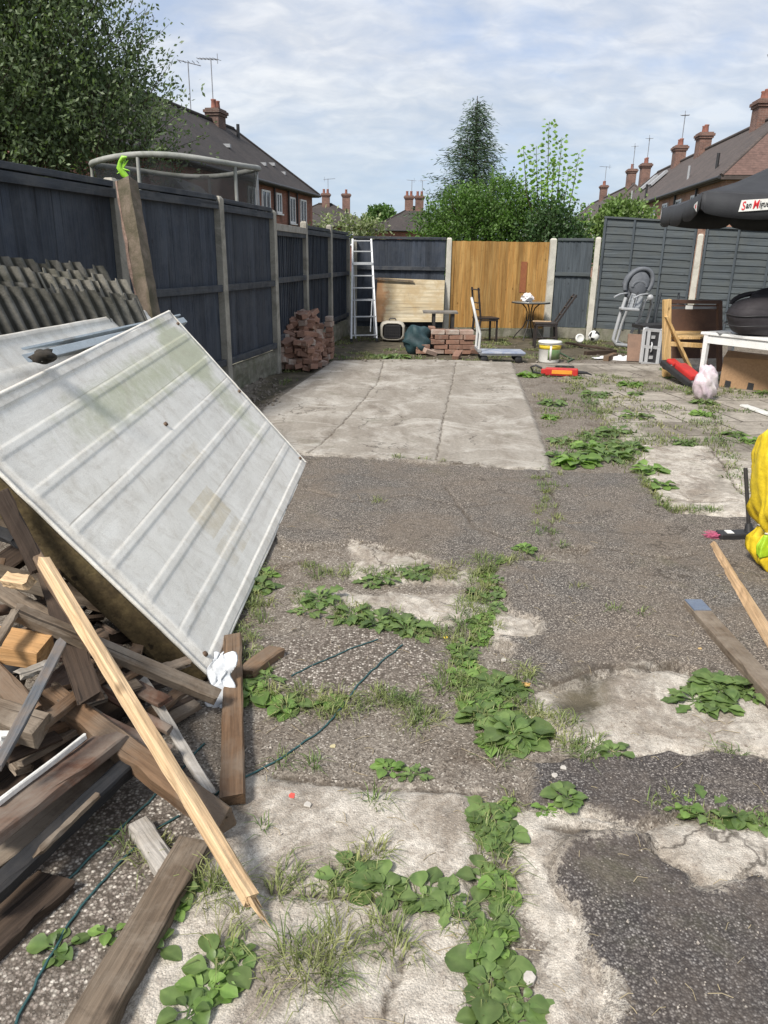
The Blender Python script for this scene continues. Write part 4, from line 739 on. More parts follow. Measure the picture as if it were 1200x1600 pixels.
# second panel lying behind it, and the blue steel rail between them
up_ = (P3 - G2).normalized()
Q3 = at(228, 483, 6.25); Q4 = at(-110, 540, 2.9); Q2 = Q3 - up_ * 1.2 - V((0, 0, .0)); Q1 = Q4 - up_ * 1.2
p2 = thing('metal_panel', 'second weathered white metal panel whose top edge shows behind the large ribbed one', 'panel', Q2)
n2_ = (Q2 - Q1).cross(Q3 - Q1).normalized(); n2_ = n2_ if n2_.x > 0 else -n2_
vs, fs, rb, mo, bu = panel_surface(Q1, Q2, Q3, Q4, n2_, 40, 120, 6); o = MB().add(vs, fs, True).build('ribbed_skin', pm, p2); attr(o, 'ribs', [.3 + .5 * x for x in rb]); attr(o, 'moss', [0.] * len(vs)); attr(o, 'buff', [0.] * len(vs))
slab4(Q1, Q2, Q3, Q4, n2_, -.016, -.05).build('insulation_core', brownw, p2)
bl = plain('pale blue grey painted steel', (.40, .46, .50), (.30, .35, .38), scale=5, rough=.5, dirt=(.2, .17, .13), dirt_amt=.2)
ra_, rb_ = at(-60, 590, 3.05), at(286, 503, 6.15)
rl_ = thing('steel_rail', 'pale blue grey steel rail lying between the two white metal panels', 'metal rail', ra_); MB().beam(ra_, rb_, .05, .06, up=nrm).build('rail', bl, rl_, bevel=.004)
MB().beam(ra_ + nrm * .0 + ev * .055, rb_ + ev * .055, .012, .05, up=nrm).build('flange', bl, rl_)
dead = plain('black rotten leaf litter', (.02, .018, .014), (.05, .04, .03), scale=20, rough=.95)
def blob(c, r, amp=.35, seed=0, sub=10, f=3.0):
    """lumpy closed surface"""
    c = V(c); P = []
    for i in range(sub * 2):
        th_ = 2 * math.pi * i / (sub * 2); row = []
        for j in range(sub + 1):
            ph = math.pi * j / sub; d_ = V((math.sin(ph) * math.cos(th_), math.sin(ph) * math.sin(th_), math.cos(ph)))
            q = d_ * f + V((seed, seed * 1.7, 0)); k = 1 + amp * 2 * (float(vnoise(np.array([q.x + q.z * .7]), np.array([q.y + q.z * 1.3]))[0]) - .5) * math.sin(ph) ** .3
            row.append(c + V((d_.x * r[0], d_.y * r[1], d_.z * r[2])) * k)
        P.append(row)
    return P
for (px, py, lab) in ((68, 557, 'black clump of rotten leaves between the metal panels, nearer of two'), (222, 512, 'black clump of rotten leaves between the metal panels, farther of two')):
    c = at(px, py, lerp(3.4, 5.5, (px - 68) / 154.)); o = MB().grid(blob(c, (.045, .06, .03), .6, px, 8), True, True).build('leaf_clump', dead); setp(o, lab, 'leaf clump')
# corrugated cement sheets
asb = plain('mossy grey cement sheet', (.23, .22, .195), (.13, .125, .105), scale=6, rough=.95, bs=.9, bd=.01, dirt=(.045, .045, .035), dirt_amt=.55); asb2 = plain('bleached grey cement sheet', (.34, .32, .27), (.23, .215, .18), scale=6, rough=.95, bs=.8, bd=.01, dirt=(.08, .08, .05), dirt_amt=.35)
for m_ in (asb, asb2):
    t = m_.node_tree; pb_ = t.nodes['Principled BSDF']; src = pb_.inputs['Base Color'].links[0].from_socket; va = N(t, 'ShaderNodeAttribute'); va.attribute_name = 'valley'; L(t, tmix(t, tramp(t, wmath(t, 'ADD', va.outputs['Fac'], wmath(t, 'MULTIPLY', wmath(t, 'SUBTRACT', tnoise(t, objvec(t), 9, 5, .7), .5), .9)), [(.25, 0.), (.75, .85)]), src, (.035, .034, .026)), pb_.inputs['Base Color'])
def corrug(top_left, wd, rd, W_, L_, pitch, amp, mat, label, rag=.05):
    top_left = V(top_left); wd = V(wd).normalized(); rd = V(rd).normalized(); nn = wd.cross(rd).normalized()
    if nn.x < 0: nn = -nn
    nu = int(W_ / pitch * 10); val = []; P1 = []
    for i in range(nu + 1):
        s = W_ * i / nu; of = amp * math.cos(2 * math.pi * s / pitch); rg = rag * float(_perm[int(i / 10) % 256, 7]); row = []
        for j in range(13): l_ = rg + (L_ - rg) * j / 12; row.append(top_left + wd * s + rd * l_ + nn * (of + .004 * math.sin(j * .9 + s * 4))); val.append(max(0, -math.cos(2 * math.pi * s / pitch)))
        P1.append(row)
    mb = MB().grid(P1, True); back = [[p - nn * .009 for p in r] for r in P1]; mb.grid(back, True)
    mb.grid([[a_, b_] for a_, b_ in zip([r[0] for r in P1], [r[0] for r in back])], False); mb.grid([[a_, b_] for a_, b_ in zip(P1[-1], back[-1])], False)
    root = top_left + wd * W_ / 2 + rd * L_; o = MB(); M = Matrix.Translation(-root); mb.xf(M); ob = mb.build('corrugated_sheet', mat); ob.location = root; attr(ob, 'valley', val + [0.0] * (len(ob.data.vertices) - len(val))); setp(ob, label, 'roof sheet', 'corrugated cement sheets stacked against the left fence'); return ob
WD = V((.62, .76, -.10)); RD = V((.28, .18, -.95))
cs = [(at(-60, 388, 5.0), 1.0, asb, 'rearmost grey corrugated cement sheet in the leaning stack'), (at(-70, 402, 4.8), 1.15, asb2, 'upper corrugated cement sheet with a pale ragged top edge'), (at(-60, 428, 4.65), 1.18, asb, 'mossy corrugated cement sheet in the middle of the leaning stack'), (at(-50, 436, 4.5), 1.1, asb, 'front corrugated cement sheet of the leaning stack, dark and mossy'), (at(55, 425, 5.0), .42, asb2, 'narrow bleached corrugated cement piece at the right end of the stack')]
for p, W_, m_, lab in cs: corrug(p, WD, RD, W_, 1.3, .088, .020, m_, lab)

# ================================================================== TIMBER PILE
pine = wood('fresh pine', (.62, .45, .27), (.50, .33, .18), (.68, .52, .34), grain=22); oldb = wood('old brown timber', (.17, .10, .055), (.095, .057, .034), (.23, .15, .09), grain=24, weather=(.17, .13, .095))
grey_ = wood('weathered grey brown timber', (.16, .12, .085), (.085, .062, .043), (.24, .19, .14), grain=24, weather=(.25, .21, .165)); darkw = wood('dark stained timber', (.060, .041, .029), (.034, .024, .018), (.10, .07, .048), grain=20)
redw = wood('reddish brown board', (.125, .065, .042), (.08, .042, .030), (.17, .105, .07), grain=16, weather=(.20, .17, .14)); blackw = wood('black painted timber', (.018, .020, .023), (.03, .031, .034), (.012, .012, .013), grain=14, weather=(.045, .042, .040)); palew = wood('silvery pale batten', (.42, .39, .35), (.30, .28, .25), (.52, .49, .45), grain=22, weather=(.25, .22, .18))
blueg = wood('blue grey painted stick', (.11, .125, .145), (.17, .165, .16), (.19, .13, .09), grain=18, weather=(.20, .15, .11)); ochre = wood('orange ply offcut', (.50, .29, .13), (.40, .22, .09), (.58, .38, .2), grain=12); whitew = plain('white painted offcut', (.75, .74, .70), (.6, .58, .53), scale=9, rough=.6)
def plank(name, label, A, B, w_, t_, mat, roll=0.0, wobble=.0015, cat='plank', group=None, splinter=False, kind_=None, taper=1.0, rough_=.004):
    A = V(A); B = V(B); x = (B - A); ln = x.length; x.normalize(); y = V((0, 0, 1)).cross(x)
    y = y.normalized() if y.length > .05 else V((0, 1, 0)); z = x.cross(y); q = Matrix((x, y, z)).transposed() @ Matrix.Rotation(roll, 3, 'X'); n = max(6, int(ln / .06)); mb = MB(); vs = []; ch = min(.006, t_ * .15)
    prof = [(-.5, -.5, 1, 0), (-.5, -.5, 0, 1), (-.5, .5, 0, -1), (-.5, .5, 1, 0), (.5, .5, -1, 0), (.5, .5, 0, -1), (.5, -.5, 0, 1), (.5, -.5, -1, 0)]
    ph = random.uniform(0, 9)
    for i in range(n + 1):
        u = i / n; wy = wobble * math.sin(u * 4 + ph); wz = wobble * math.sin(u * 5.3 + ph * 2); k = lerp(1, taper, u)
        for (a, b_, cy_, cz_) in prof:
            vs.append(V((u * ln - ln / 2 + (random.uniform(-rough_, rough_) if i in (0, n) else 0), a * w_ * k + cy_ * ch + wy + random.uniform(-1, 1) * rough_ * .13 - (math.copysign(min(w_ * .12, .007), a) if random.random() < .10 else 0), (b_ - .5) * t_ + cz_ * ch + wz + random.uniform(-1, 1) * rough_ * .12)))
    fs = [tuple(range(8)), tuple(n * 8 + 7 - k for k in range(8))] + [(i * 8 + (k + 1) % 8, i * 8 + k, i * 8 + 8 + k, i * 8 + 8 + (k + 1) % 8) for i in range(n) for k in range(8)]
    mb.add(vs, fs)
    if splinter:
        for k in range(7):
            y0 = -w_ / 2 + w_ * (k + .5) / 7; l_ = random.choice((.02, .04, .06, .08, .03)) + (.02 if k > 3 else 0); z0 = -random.uniform(.006, t_ - .006)
            a0 = V((ln / 2 - .012, y0, z0)); mb.add([a0 + V((0, -w_ / 13, -.008)), a0 + V((0, w_ / 13, -.008)), a0 + V((0, w_ / 13, .008)), a0 + V((0, -w_ / 13, .008)), a0 + V((l_, random.uniform(-.006, .006), random.uniform(-.006, .004)))], [(0, 1, 4), (1, 2, 4), (2, 3, 4), (3, 0, 4)])
    o = mb.build(name, mat); o.matrix_world = Matrix.Translation((A + B) / 2) @ q.to_4x4(); o.rotation_mode = 'XYZ'; loc, rot, sc = o.matrix_world.decompose(); o.location = loc; o.rotation_euler = rot.to_euler()
    return setp(o, label, cat, group)
TI = [ # name, label, (px,py,z) a, (px,py,z) b, width, thick, mat, roll
 ('beam', 'long fresh pale pine beam with a splintered lower end across the timber pile', (72, 870, .64), (398, 1400, .080), 0.037, 0.041, pine, -.25, 1),
 ('beam', 'long weathered beam with dark cracks whose right end lies under the white panel tip', (30, 950, .50), (340, 1082, .13), 0.052, 0.044, grey_, .35, 0),
 ('board', 'wide dark brown board sloping to a square end in the middle of the timber pile', (66, 868, .50), (140, 1088, .28), 0.080, 0.026, darkw, .2, 0),
 ('beam', 'brown beam crossing under the pale pine beam with its square end on the concrete', (75, 1075, .26), (352, 1276, .10), 0.071, 0.063, oldb, .15, 0),
 ('batten', 'silvery weathered batten with nail holes between the pine beam and the upright plank', (222, 1060, .14), (330, 1238, .035), 0.035, 0.018, palew, 0, 0),
 ('plank', 'worn brown plank lying straight up and down right beside the tip of the white panel', (364, 990, .06), (362, 1238, .06), 0.075, 0.050, oldb, 0, 0),
 ('timber_block', 'short dark brown timber block on the ground just right of the upright plank', (382, 1046, .05), (432, 1010, .05), 0.075, 0.045, oldb, 0, 0),
 ('board', 'wide reddish brown board with a pale painted edge low in the timber pile', (-30, 1300, .22), (180, 1140, .20), 0.109, 0.033, redw, -.15, 0),
 ('beam', 'long black painted beam lying diagonally low at the left of the timber pile', (-30, 1400, .15), (205, 1185, .15), 0.050, 0.052, blackw, .2, 0),
 ('board', 'wide dusty grey brown board between the reddish board and the black beam', (-40, 1350, .12), (180, 1180, .12), 0.126, 0.022, grey_, 0, 0),
 ('board', 'short dark board at the left edge below the black beam', (-40, 1480, .05), (88, 1365, .05), 0.120, 0.036, darkw, 0, 0),
 ('plank', 'heavy worn brown plank with a chipped pale edge running off the bottom of the picture', (90, 1680, .07), (300, 1312, .05), 0.095, 0.054, grey_, 0, 0),
 ('timber_block', 'short tan wooden block with a dark knot lying on the ground below the pile', (216, 1284, .05), (262, 1350, .045), 0.062, 0.041, palew, 0, 0),
 ('stick', 'thin blue grey painted stick leaning at the left edge in front of the pile', (-5, 1195, .34), (96, 1003, .52), 0.029, 0.016, blueg, .3, 0),
 ('offcut', 'orange ply offcut with a clean sawn face at the left edge of the pile', (-60, 985, .42), (66, 1003, .40), 0.109, 0.074, ochre, .1, 0),
 ('beam', 'thick square cut beam end jutting from the left edge under the blue grey stick', (-60, 1090, .34), (62, 1128, .30), 0.084, 0.074, grey_, .2, 0),
 ('plank', 'dark plank leaning up toward the white panel at the top left of the pile', (0, 770, .80), (62, 890, .55), 0.059, 0.030, darkw, .4, 0),
 ('plank', 'brown plank just left of the top of the pale pine beam', (48, 850, .62), (150, 1010, .40), 0.038, 0.037, oldb, .1, 0),
 ('offcut', 'small brown splintered offcut at the left edge above the orange ply', (-10, 1005, .46), (22, 952, .50), 0.029, 0.022, grey_, 0, 0),
 ('offcut', 'small pale block stuck in the left edge of the pile beside the dark board', (8, 898, .52), (42, 905, .52), 0.050, 0.037, pine, .3, 0),
 ('offcut', 'white painted offcut at the left edge below the reddish board', (-30, 1296, .20), (10, 1282, .20), 0.050, 0.030, whitew, 0, 0),
 ('offcut', 'small white painted block at the left edge beside the square cut beam', (-20, 1150, .30), (8, 1146, .30), 0.042, 0.037, whitew, 0, 0),
 ('beam', 'dark beam sloping down left behind the square cut beam at the left edge', (-40, 1020, .36), (45, 1110, .30), 0.067, 0.044, oldb, .5, 0),
 ('batten', 'cracked brown splintered batten crossing at the tip of the weathered beam', (250, 1045, .17), (292, 1030, .17), 0.042, 0.022, grey_, .3, 0),
 ('plank', 'narrow brown plank crossing above the reddish board in the middle of the pile', (60, 1130, .28), (215, 1010, .22), 0.042, 0.022, oldb, .2, 0),
 ('offcut', 'short brown offcut with a sawn end lying on the brown beam', (120, 1010, .34), (165, 985, .32), 0.050, 0.037, oldb, .3, 0),
 ('batten', 'thin grey batten lying across the black painted beam', (60, 1330, .19), (150, 1240, .18), 0.018, 0.015, grey_, .1, 0),
 ('board', 'split brown board poking out under the pale pine beam', (150, 1120, .20), (262, 1172, .12), 0.050, 0.018, redw, .1, 0),
 ('batten', 'short dark batten between the silvery batten and the upright plank', (255, 1110, .05), (325, 1075, .06), 0.030, 0.018, darkw, 0, 0),
 ('plank', 'rough grey plank deep in the pile beside the black board', (-30, 900, .44), (110, 985, .36), 0.059, 0.030, grey_, .3, 0),
 ('offcut', 'small triangular pale offcut on the dark boards near the left edge', (30, 1052, .36), (78, 1035, .35), 0.042, 0.015, palew, .2, 0),
 ('slat', 'dark pallet slat under the white panel, upper of the row', (140, 1040, .10), (260, 930, .12), 0.059, 0.013, darkw, 0, 0),
 ('slat', 'dark pallet slat under the white panel, second of the row', (190, 1080, .08), (300, 975, .10), 0.070, 0.016, darkw, 0, 0),
 ('slat', 'dark pallet slat under the white panel, third of the row', (120, 990, .12), (230, 880, .14), 0.059, 0.013, darkw, 0, 0),
 ('board', 'grey board end between the batten and the upright plank under the panel tip', (190, 1155, .04), (302, 1092, .05), 0.090, 0.027, grey_, 0, 0),
 ('board', 'brown board low in the pile crossing below the brown beam', (90, 1220, .10), (285, 1075, .06), 0.059, 0.030, oldb, 0, 0),
 ('board', 'dark board deep in the pile behind the blue grey stick', (-60, 1210, .14), (170, 1000, .18), 0.134, 0.022, redw, .1, 0),
 ('board', 'black board deep in the pile under the weathered beam', (-50, 1080, .20), (200, 860, .22), 0.168, 0.022, blackw, 0, 0),
 ('board', 'dusty dark board deep in the pile near the left edge', (-120, 960, .30), (120, 800, .30), 0.185, 0.030, darkw, -.1, 0),
 ('board', 'broad dark board lying flat at the bottom of the pile', (-60, 1270, .06), (210, 1050, .05), 0.240, 0.027, darkw, 0, 0),
 ('plank', 'dark blue plank end poking out at the left edge near the top of the pile', (-40, 815, .62), (26, 838, .60), 0.050, 0.037, blackw, .3, 0),
]
for nm, lab, a, b, w_, t_, m_, rl, sp in TI: plank(nm, lab, g(*a), g(*b), w_, t_, m_, rl, splinter=bool(sp), rough_=.010 if sp or 'lock' in nm else .014)
edge = plank('batten', 'long thin pale edged batten lying along the reddish board', g(-5, 1252, .235), g(132, 1146, .225), .012, .02, whitew, 0)
for i in range(46):   # thin weathered battens tangled in the heap
    x_, y_ = random.uniform(-40, 235), random.uniform(860, 1230)
    if y_ > 1330 - x_ * .9: continue
    zc = random.uniform(.10, .36) * (1 - x_ / 420); an = random.choice((-.85, -.7, .75, .95, -1.2, .4)) + random.uniform(-.25, .25); l_ = random.uniform(.16, .42); c_ = g(x_, y_, zc); dv = V((math.cos(an), math.sin(an), random.uniform(-.25, .12))) * l_ / 2
    wz = random.choice((.02, .03, .045, .06)); plank('batten', ('dark', 'grey', 'brown', 'reddish')[i % 4] + ' scrap batten wedged in the ' + ('left' if x_ < 95 else 'right') + (' top' if y_ < 1000 else ' lower') + ' part of the timber pile', c_ - dv, c_ + dv, wz, random.uniform(.012, .025), (darkw, grey_, oldb, redw)[i % 4], random.uniform(-.5, .5), group='scrap battens in the timber pile')
for i in range(7):   # props under the panel, half hidden in its shade
    y0 = 2.7 + i * .3; plank('prop', 'dark timber propping the underside of the white panel', (-1.9 + random.uniform(-.25, .2), y0 + random.uniform(-.1, .1), random.uniform(.3, .62)), (-.98 + random.uniform(-.1, .1), y0 + random.uniform(-.35, .35), random.uniform(.05, .16)), .09, .05, random.choice((darkw, oldb, grey_)), random.uniform(-.4, .4), group='timber props under the white panel')
rag = plain('thin white torn plastic', (.60, .62, .64), (.48, .51, .54), scale=7, rough=.35, bs=.3)
c0 = g(348, 1045, .09); P = [[c0 + V((.018 * math.sin(j * 1.3 + i) + (i - 3) * .014 + .02 * math.sin(i * 2.2), .012 * math.cos(j * 1.7 + i * 2) - j * .012, .07 - j * .016 + .012 * math.sin(i * 2.3 + j) + random.uniform(-.007, .007))) for j in range(12)] for i in range(7)]
setp(MB().grid(P).build('plastic_scrap', rag, solid=.001, subd=1), 'torn white plastic scrap caught between the panel tip and the upright plank', 'plastic scrap')
# cords
cordm = plain('dark teal cord', (.02, .06, .065), (.03, .10, .10), scale=20, rough=.6)
def cord(label, pts, r=.0035, mat=cordm, name='cord'):
    P = [];
    for (a, b_) in zip(pts[:-1], pts[1:]):
        for k in range(6): x = lerp(g(*a), g(*b_), k / 6); P.append(V((x.x + random.uniform(-.003, .003), x.y, hz_(x.x, x.y) + r + .001)))
    return setp(MB().tube(P, r, 6).build(name, mat), label, 'cord')
cord('dark teal cord running from the timber pile across the dirt to the weeds', [(300, 1275), (370, 1222), (430, 1192), (500, 1145), (530, 1112), (560, 1075), (600, 1035), (635, 1008)])
cord('thin blue cord curving over the pale aggregate patch', [(455, 1062), (500, 1040), (545, 1020), (600, 1000)], .003)
cord('dark teal cord across the gravel at bottom left, upper of two', [(0, 1505), (60, 1440), (120, 1370), (180, 1310), (255, 1238), (330, 1150)])
cord('dark teal cord across the gravel at bottom left, lower of two', [(25, 1610), (60, 1540), (110, 1450), (165, 1380), (230, 1310), (290, 1275)])

# ================================================================== BACK OF THE YARD
brk = plain('old red brown brick', (.29, .165, .115), (.19, .105, .075), scale=9, rough=.92, bs=.8, bd=.006, dirt=(.36, .31, .26), dirt_amt=.22, vary=.28)
brk2 = plain('mortar smeared old brick', (.36, .27, .22), (.24, .165, .13), scale=9, rough=.92, bs=.8, bd=.006, dirt=(.45, .42, .37), dirt_amt=.4, vary=.2)
def brick_mesh(mat):
    mb = MB().box((0, 0, 0), (.235, .112, .076)); o = mb.build('brick', mat, bevel=.006, jitter=.003, world=False); return o
bproto = brick_mesh(brk); bproto2 = brick_mesh(brk2); first = {0: bproto, 1: bproto2}; used = set()
def brick(p, rot, label, group, k=0):
    if k not in used: o = first[k]; used.add(k)
    else: o = first[k].copy(); COL.objects.link(o)
    o.location = p; o.rotation_euler = rot; return setp(o, label, 'brick', group)
hl = 'reddish brown brick in the loose heap against the left fence'; lay = 9
for k in range(lay):
    f = 1 - .42 * (k / (lay - 1)); 
    for i in range(5):
        for j in range(6):
            u = (i + .5) / 5; v = (j + .5) / 6; yy = lerp(10.85, 12.25, v); xr = -1.52 + .18 * (12.2 - yy) * -.1; x = xr + .62 * u * f * (.85 + .15 * v); top = lerp(4.6, 8.2, min(1, v * 1.5)) + random.uniform(-.6, .6)
            if k > top * (1 - .25 * u * (v < .5)): continue
            if k < top - 2.2 and 0 < i < 4 and j > 1 and u < .7: continue
            brick((x + random.uniform(-.03, .03), yy + random.uniform(-.05, .05), .05 + k * .083 + random.uniform(-.01, .015)), (random.uniform(-.35, .35), random.uniform(-.3, .3), random.choice((1.57, 1.57, .6, 2.4, 0)) + random.uniform(-.45, .45)), 'brick ' + ('near the top of' if k > 5 else 'halfway up' if k > 2 else 'at the bottom of') + (' the left side of' if u < .5 else ' the right side of') + ' the loose heap by the fence', 'bricks in the loose heap against the left fence', int(random.random() < .16))
for k in range(8): brick((-.93, 12.32, .06 + k * .082), (0, 0, 1.5 + random.uniform(-.1, .1)), 'brick stacked upright in the right hand column of the loose heap', 'bricks in the loose heap against the left fence', int(k > 5))
x0 = at(672, 540, 13.2).x
sl = 'old brick laid in the low dry stack beside the trolley'
for k in range(5):
    for i in range(3 if k < 4 else 3): brick((x0 + .13 + i * .245 + (.06 if k % 2 else 0) + random.uniform(-.01, .01), 13.2 + random.uniform(-.02, .02), .04 + k * .082), (0, 0, random.uniform(-.06, .06)), sl, 'bricks laid in the low dry stack', int(k == 4 or random.random() < .15)); brick((x0 + .13 + i * .245 + random.uniform(-.02, .02), 13.34, .04 + k * .082), (0, 0, random.uniform(-.06, .06)), sl, 'bricks laid in the low dry stack', 0)
    if k < 2: brick((x0 - .13, 13.15, .04 + k * .082), (0, 0, random.uniform(-.1, .1)), sl, 'bricks laid in the low dry stack', 0)
    brick((x0 + .04, 13.6, .05 + k * .084), (0, 0, 1.57 + random.uniform(-.1, .1)), sl, 'bricks laid in the low dry stack', 0)
brick((x0 + .80, 13.2, .05), (.1, .1, .3), sl, 'bricks laid in the low dry stack', 0); brick(g(672, 550, .05), (.2, .3, .5), 'single pale brick lying in the dirt before the low dry stack', 'loose bricks before the stack', 1); brick(g(714, 555, .04), (.1, -.3, 1.2), 'small dark brick half sunk right of the pale one before the dry stack', 'loose bricks before the stack', 0)
# little stool of slabs behind the stack
stl = thing('low_table', 'dark low table with a broken pale top standing behind the brick stack', 'table', (x0 + .12, 13.9, 0)); dmet = plain('black metal', (.022, .021, .022), (.04, .035, .032), scale=9, rough=.5)
MB().box((x0 + .2, 13.95, .66), (.62, .42, .03)).build('tabletop', plain('grey worn ply', (.24, .22, .19), (.10, .09, .08), scale=6, rough=.9), stl, jitter=.012)
for sx__ in (-1, 1):
    for sy__ in (-1, 1): MB().box((x0 + .26 + sx__ * .17, 13.95 + sy__ * .14, .32), (.05, .05, .65)).build('leg', dmet, stl)
# plywood
pw = thing('plywood_sheet', 'stained plywood sheet leaning against the dark back fence', 'plywood sheet', (.3, 16.1, 0)); a = at(585, 503, 16.05); b = at(692, 503, 16.05); c = at(695, 438, 16.4); d = at(590, 434, 16.4)
ply = wood('stained raw plywood', (.47, .40, .27), (.34, .27, .17), (.55, .50, .38), axis=0, grain=7, weather=(.36, .27, .15))
t = ply.node_tree; pb_ = t.nodes['Principled BSDF']; src = pb_.inputs['Base Color'].links[0].from_socket; pv = objvec(t, rnd=False); se_ = N(t, 'ShaderNodeSeparateXYZ'); L(t, pv, se_.inputs[0])
ed_ = wmath(t, 'ADD', wmath(t, 'ADD', se_.outputs[0], .68), wmath(t, 'MULTIPLY', wmath(t, 'SUBTRACT', tnoise(t, pv, 3, 5, .6), .5), .7)); L(t, tmix(t, tramp(t, ed_, [(.28, .85), (.40, 0.)]), src, (.33, .17, .075)), pb_.inputs['Base Color'])
MB().hexa([a, b, b + V((0, .02, 0)), a + V((0, .02, 0)), d, c, c + V((0, .02, 0)), d + V((0, .02, 0))]).build('sheet', ply, pw)
plank('batten', 'thin grey strip of wood resting along the top of the plywood sheet', at(583, 434, 16.33), at(646, 438, 16.33), .05, .03, grey_)
# ladder
ld = thing('stepladder', 'tall aluminium stepladder standing in the back left corner', 'ladder', (-.45, 15.1, 0)); alu = plain('scuffed aluminium', (.60, .61, .62), (.48, .49, .50), scale=7, rough=.4, metal=.35, bs=.1)
FL, FR = g(549, 534, 0), g(589, 533, 0); TLd = at(551, 374, 15.9); TRd = at(580, 374, 15.9)
for a, b in ((FL, TLd), (FR, TRd)): MB().beam(a, b, .035, .06, up=(0, 1, 0)).build('rail', alu, ld, bevel=.003)
for i, f in enumerate((.06, .24, .40, .52, .64, .76, .88, .985)): MB().beam(lerp(FL, TLd, f), lerp(FR, TRd, f), .075 if i != 5 else .12, .022 if i != 5 else .05).build('tread', alu, ld, bevel=.002)
BL, BR = FL + V((.06, .65, 0)), FR + V((-.06, .65, 0))
for a, b in ((BL, TLd), (BR, TRd)): MB().beam(a, b, .025, .035, up=(0, 1, 0)).build('rear_leg', alu, ld)
MB().tube([lerp(FL, TLd, .07) + V((.06, -.03, 0)), lerp(FL, TLd, .41) + V((.05, -.04, 0)), lerp(FR, TRd, .41) + V((-.05, -.04, 0)), lerp(FR, TRd, .09) + V((-.12, -.03, 0))], .012, 6).build('brace', alu, ld)
for p in (FL, FR): MB().box(p + V((0, 0, .03)), (.055, .075, .06)).build('foot', blackp, ld, bevel=.004)
# pet carrier
pc = thing('pet_carrier', 'small cream pet carrier with a dark grille door on the ground beside the ladder', 'pet carrier', g(613, 533, 0)); p0 = g(613, 533, 0); cream = plain('cream plastic', (.52, .49, .42), (.42, .39, .33), scale=6, rough=.5)
P = []
for i in range(13):
    a = math.pi * 2 * i / 12 + .26; ca, sa = math.cos(a), math.sin(a); sq = lambda v: math.copysign(abs(v) ** .55, v); P.append([p0 + V((sq(ca) * .235 * k, y_, .19 + sq(sa) * .18 * k2)) for y_, k, k2 in ((0, .86, .86), (0, 1, 1), (.06, 1.02, 1.02), (.24, 1.05, 1), (.26, 1.1, 1.05), (.28, 1.05, 1), (.48, .95, .95), (.5, .3, .3))])
MB().grid(P, True).build('shell', cream, pc); MB().box(p0 + V((0, .03, .18)), (.33, .02, .27)).build('door_opening', blackp, pc, bevel=.01)
gr = MB();
for k in range(8): gr.tube([p0 + V((-.14 + k * .04, -.004, .05)), p0 + V((-.14 + k * .04, -.004, .32))], .004, 4)
for k in range(5): gr.tube([p0 + V((-.16, -.004, .07 + k * .055)), p0 + V((.16, -.004, .07 + k * .055))], .004, 4)
gr.build('grille', dmet, pc); MB().tube([p0 + V((-.07, .25, .385)), p0 + V((-.05, .25, .42)), p0 + V((.05, .25, .42)), p0 + V((.07, .25, .385))], .012, 6).build('handle', blackp, pc)
# dark green sack
sk = MB().grid(blob(g(652, 533, .20), (.24, .18, .26), .3, 4.2, 14, 2.4), True, True).build('bag', plain('dark teal fabric', (.02, .055, .062), (.012, .03, .038), scale=6, rough=.6, bs=.6, bd=.02)); setp(sk, 'dark teal bag slumped on the ground between the pet carrier and the brick stack', 'bag')
# platform trolley
tl = thing('platform_trolley', 'flat platform trolley with a blue grey deck and a tall pale tube handle', 'trolley', (1.95, 12.9, 0)); A = g(748, 553, .14); B = g(820, 553, .14); bluep = plain('faded blue deck', (.16, .20, .30), (.34, .37, .42), scale=7, rough=.6, dirt=(.42, .42, .42), dirt_amt=.35)
MB().box(((A.x + B.x) / 2, A.y + .24, .155), (B.x - A.x, .48, .035)).build('deck', bluep, tl, bevel=.012); MB().box(((A.x + B.x) / 2, A.y + .24, .13), (B.x - A.x - .05, .44, .03)).build('frame', galv, tl)
for x_ in (A.x + .1, B.x - .1):
    for y_ in (A.y + .06, A.y + .42): MB().lathe((x_, y_, .06), [(0, -.018), (.05, -.018), (.06, -.01), (.06, .01), (.05, .018), (0, .018)], 16, axis=(0, 1, 0)).build('wheel', blackp, tl)
hp = [V((A.x, A.y + .04, .17)), V((A.x + .01, A.y + .04, .45)), at(744, 498, A.y + .05), at(739, 475, A.y + .08), at(737, 466, A.y + .24), at(739, 475, A.y + .40), at(744, 498, A.y + .43), V((A.x + .01, A.y + .44, .45)), V((A.x, A.y + .44, .17))]
MB().tube(hp, .021, 8).build('handle', plain('pale powder coated tube', (.62, .62, .60), (.5, .5, .48), rough=.4), tl)
MB().box((A.x + .01, A.y + .24, .19), (.06, .5, .05)).build('hinge', galv, tl, bevel=.005)
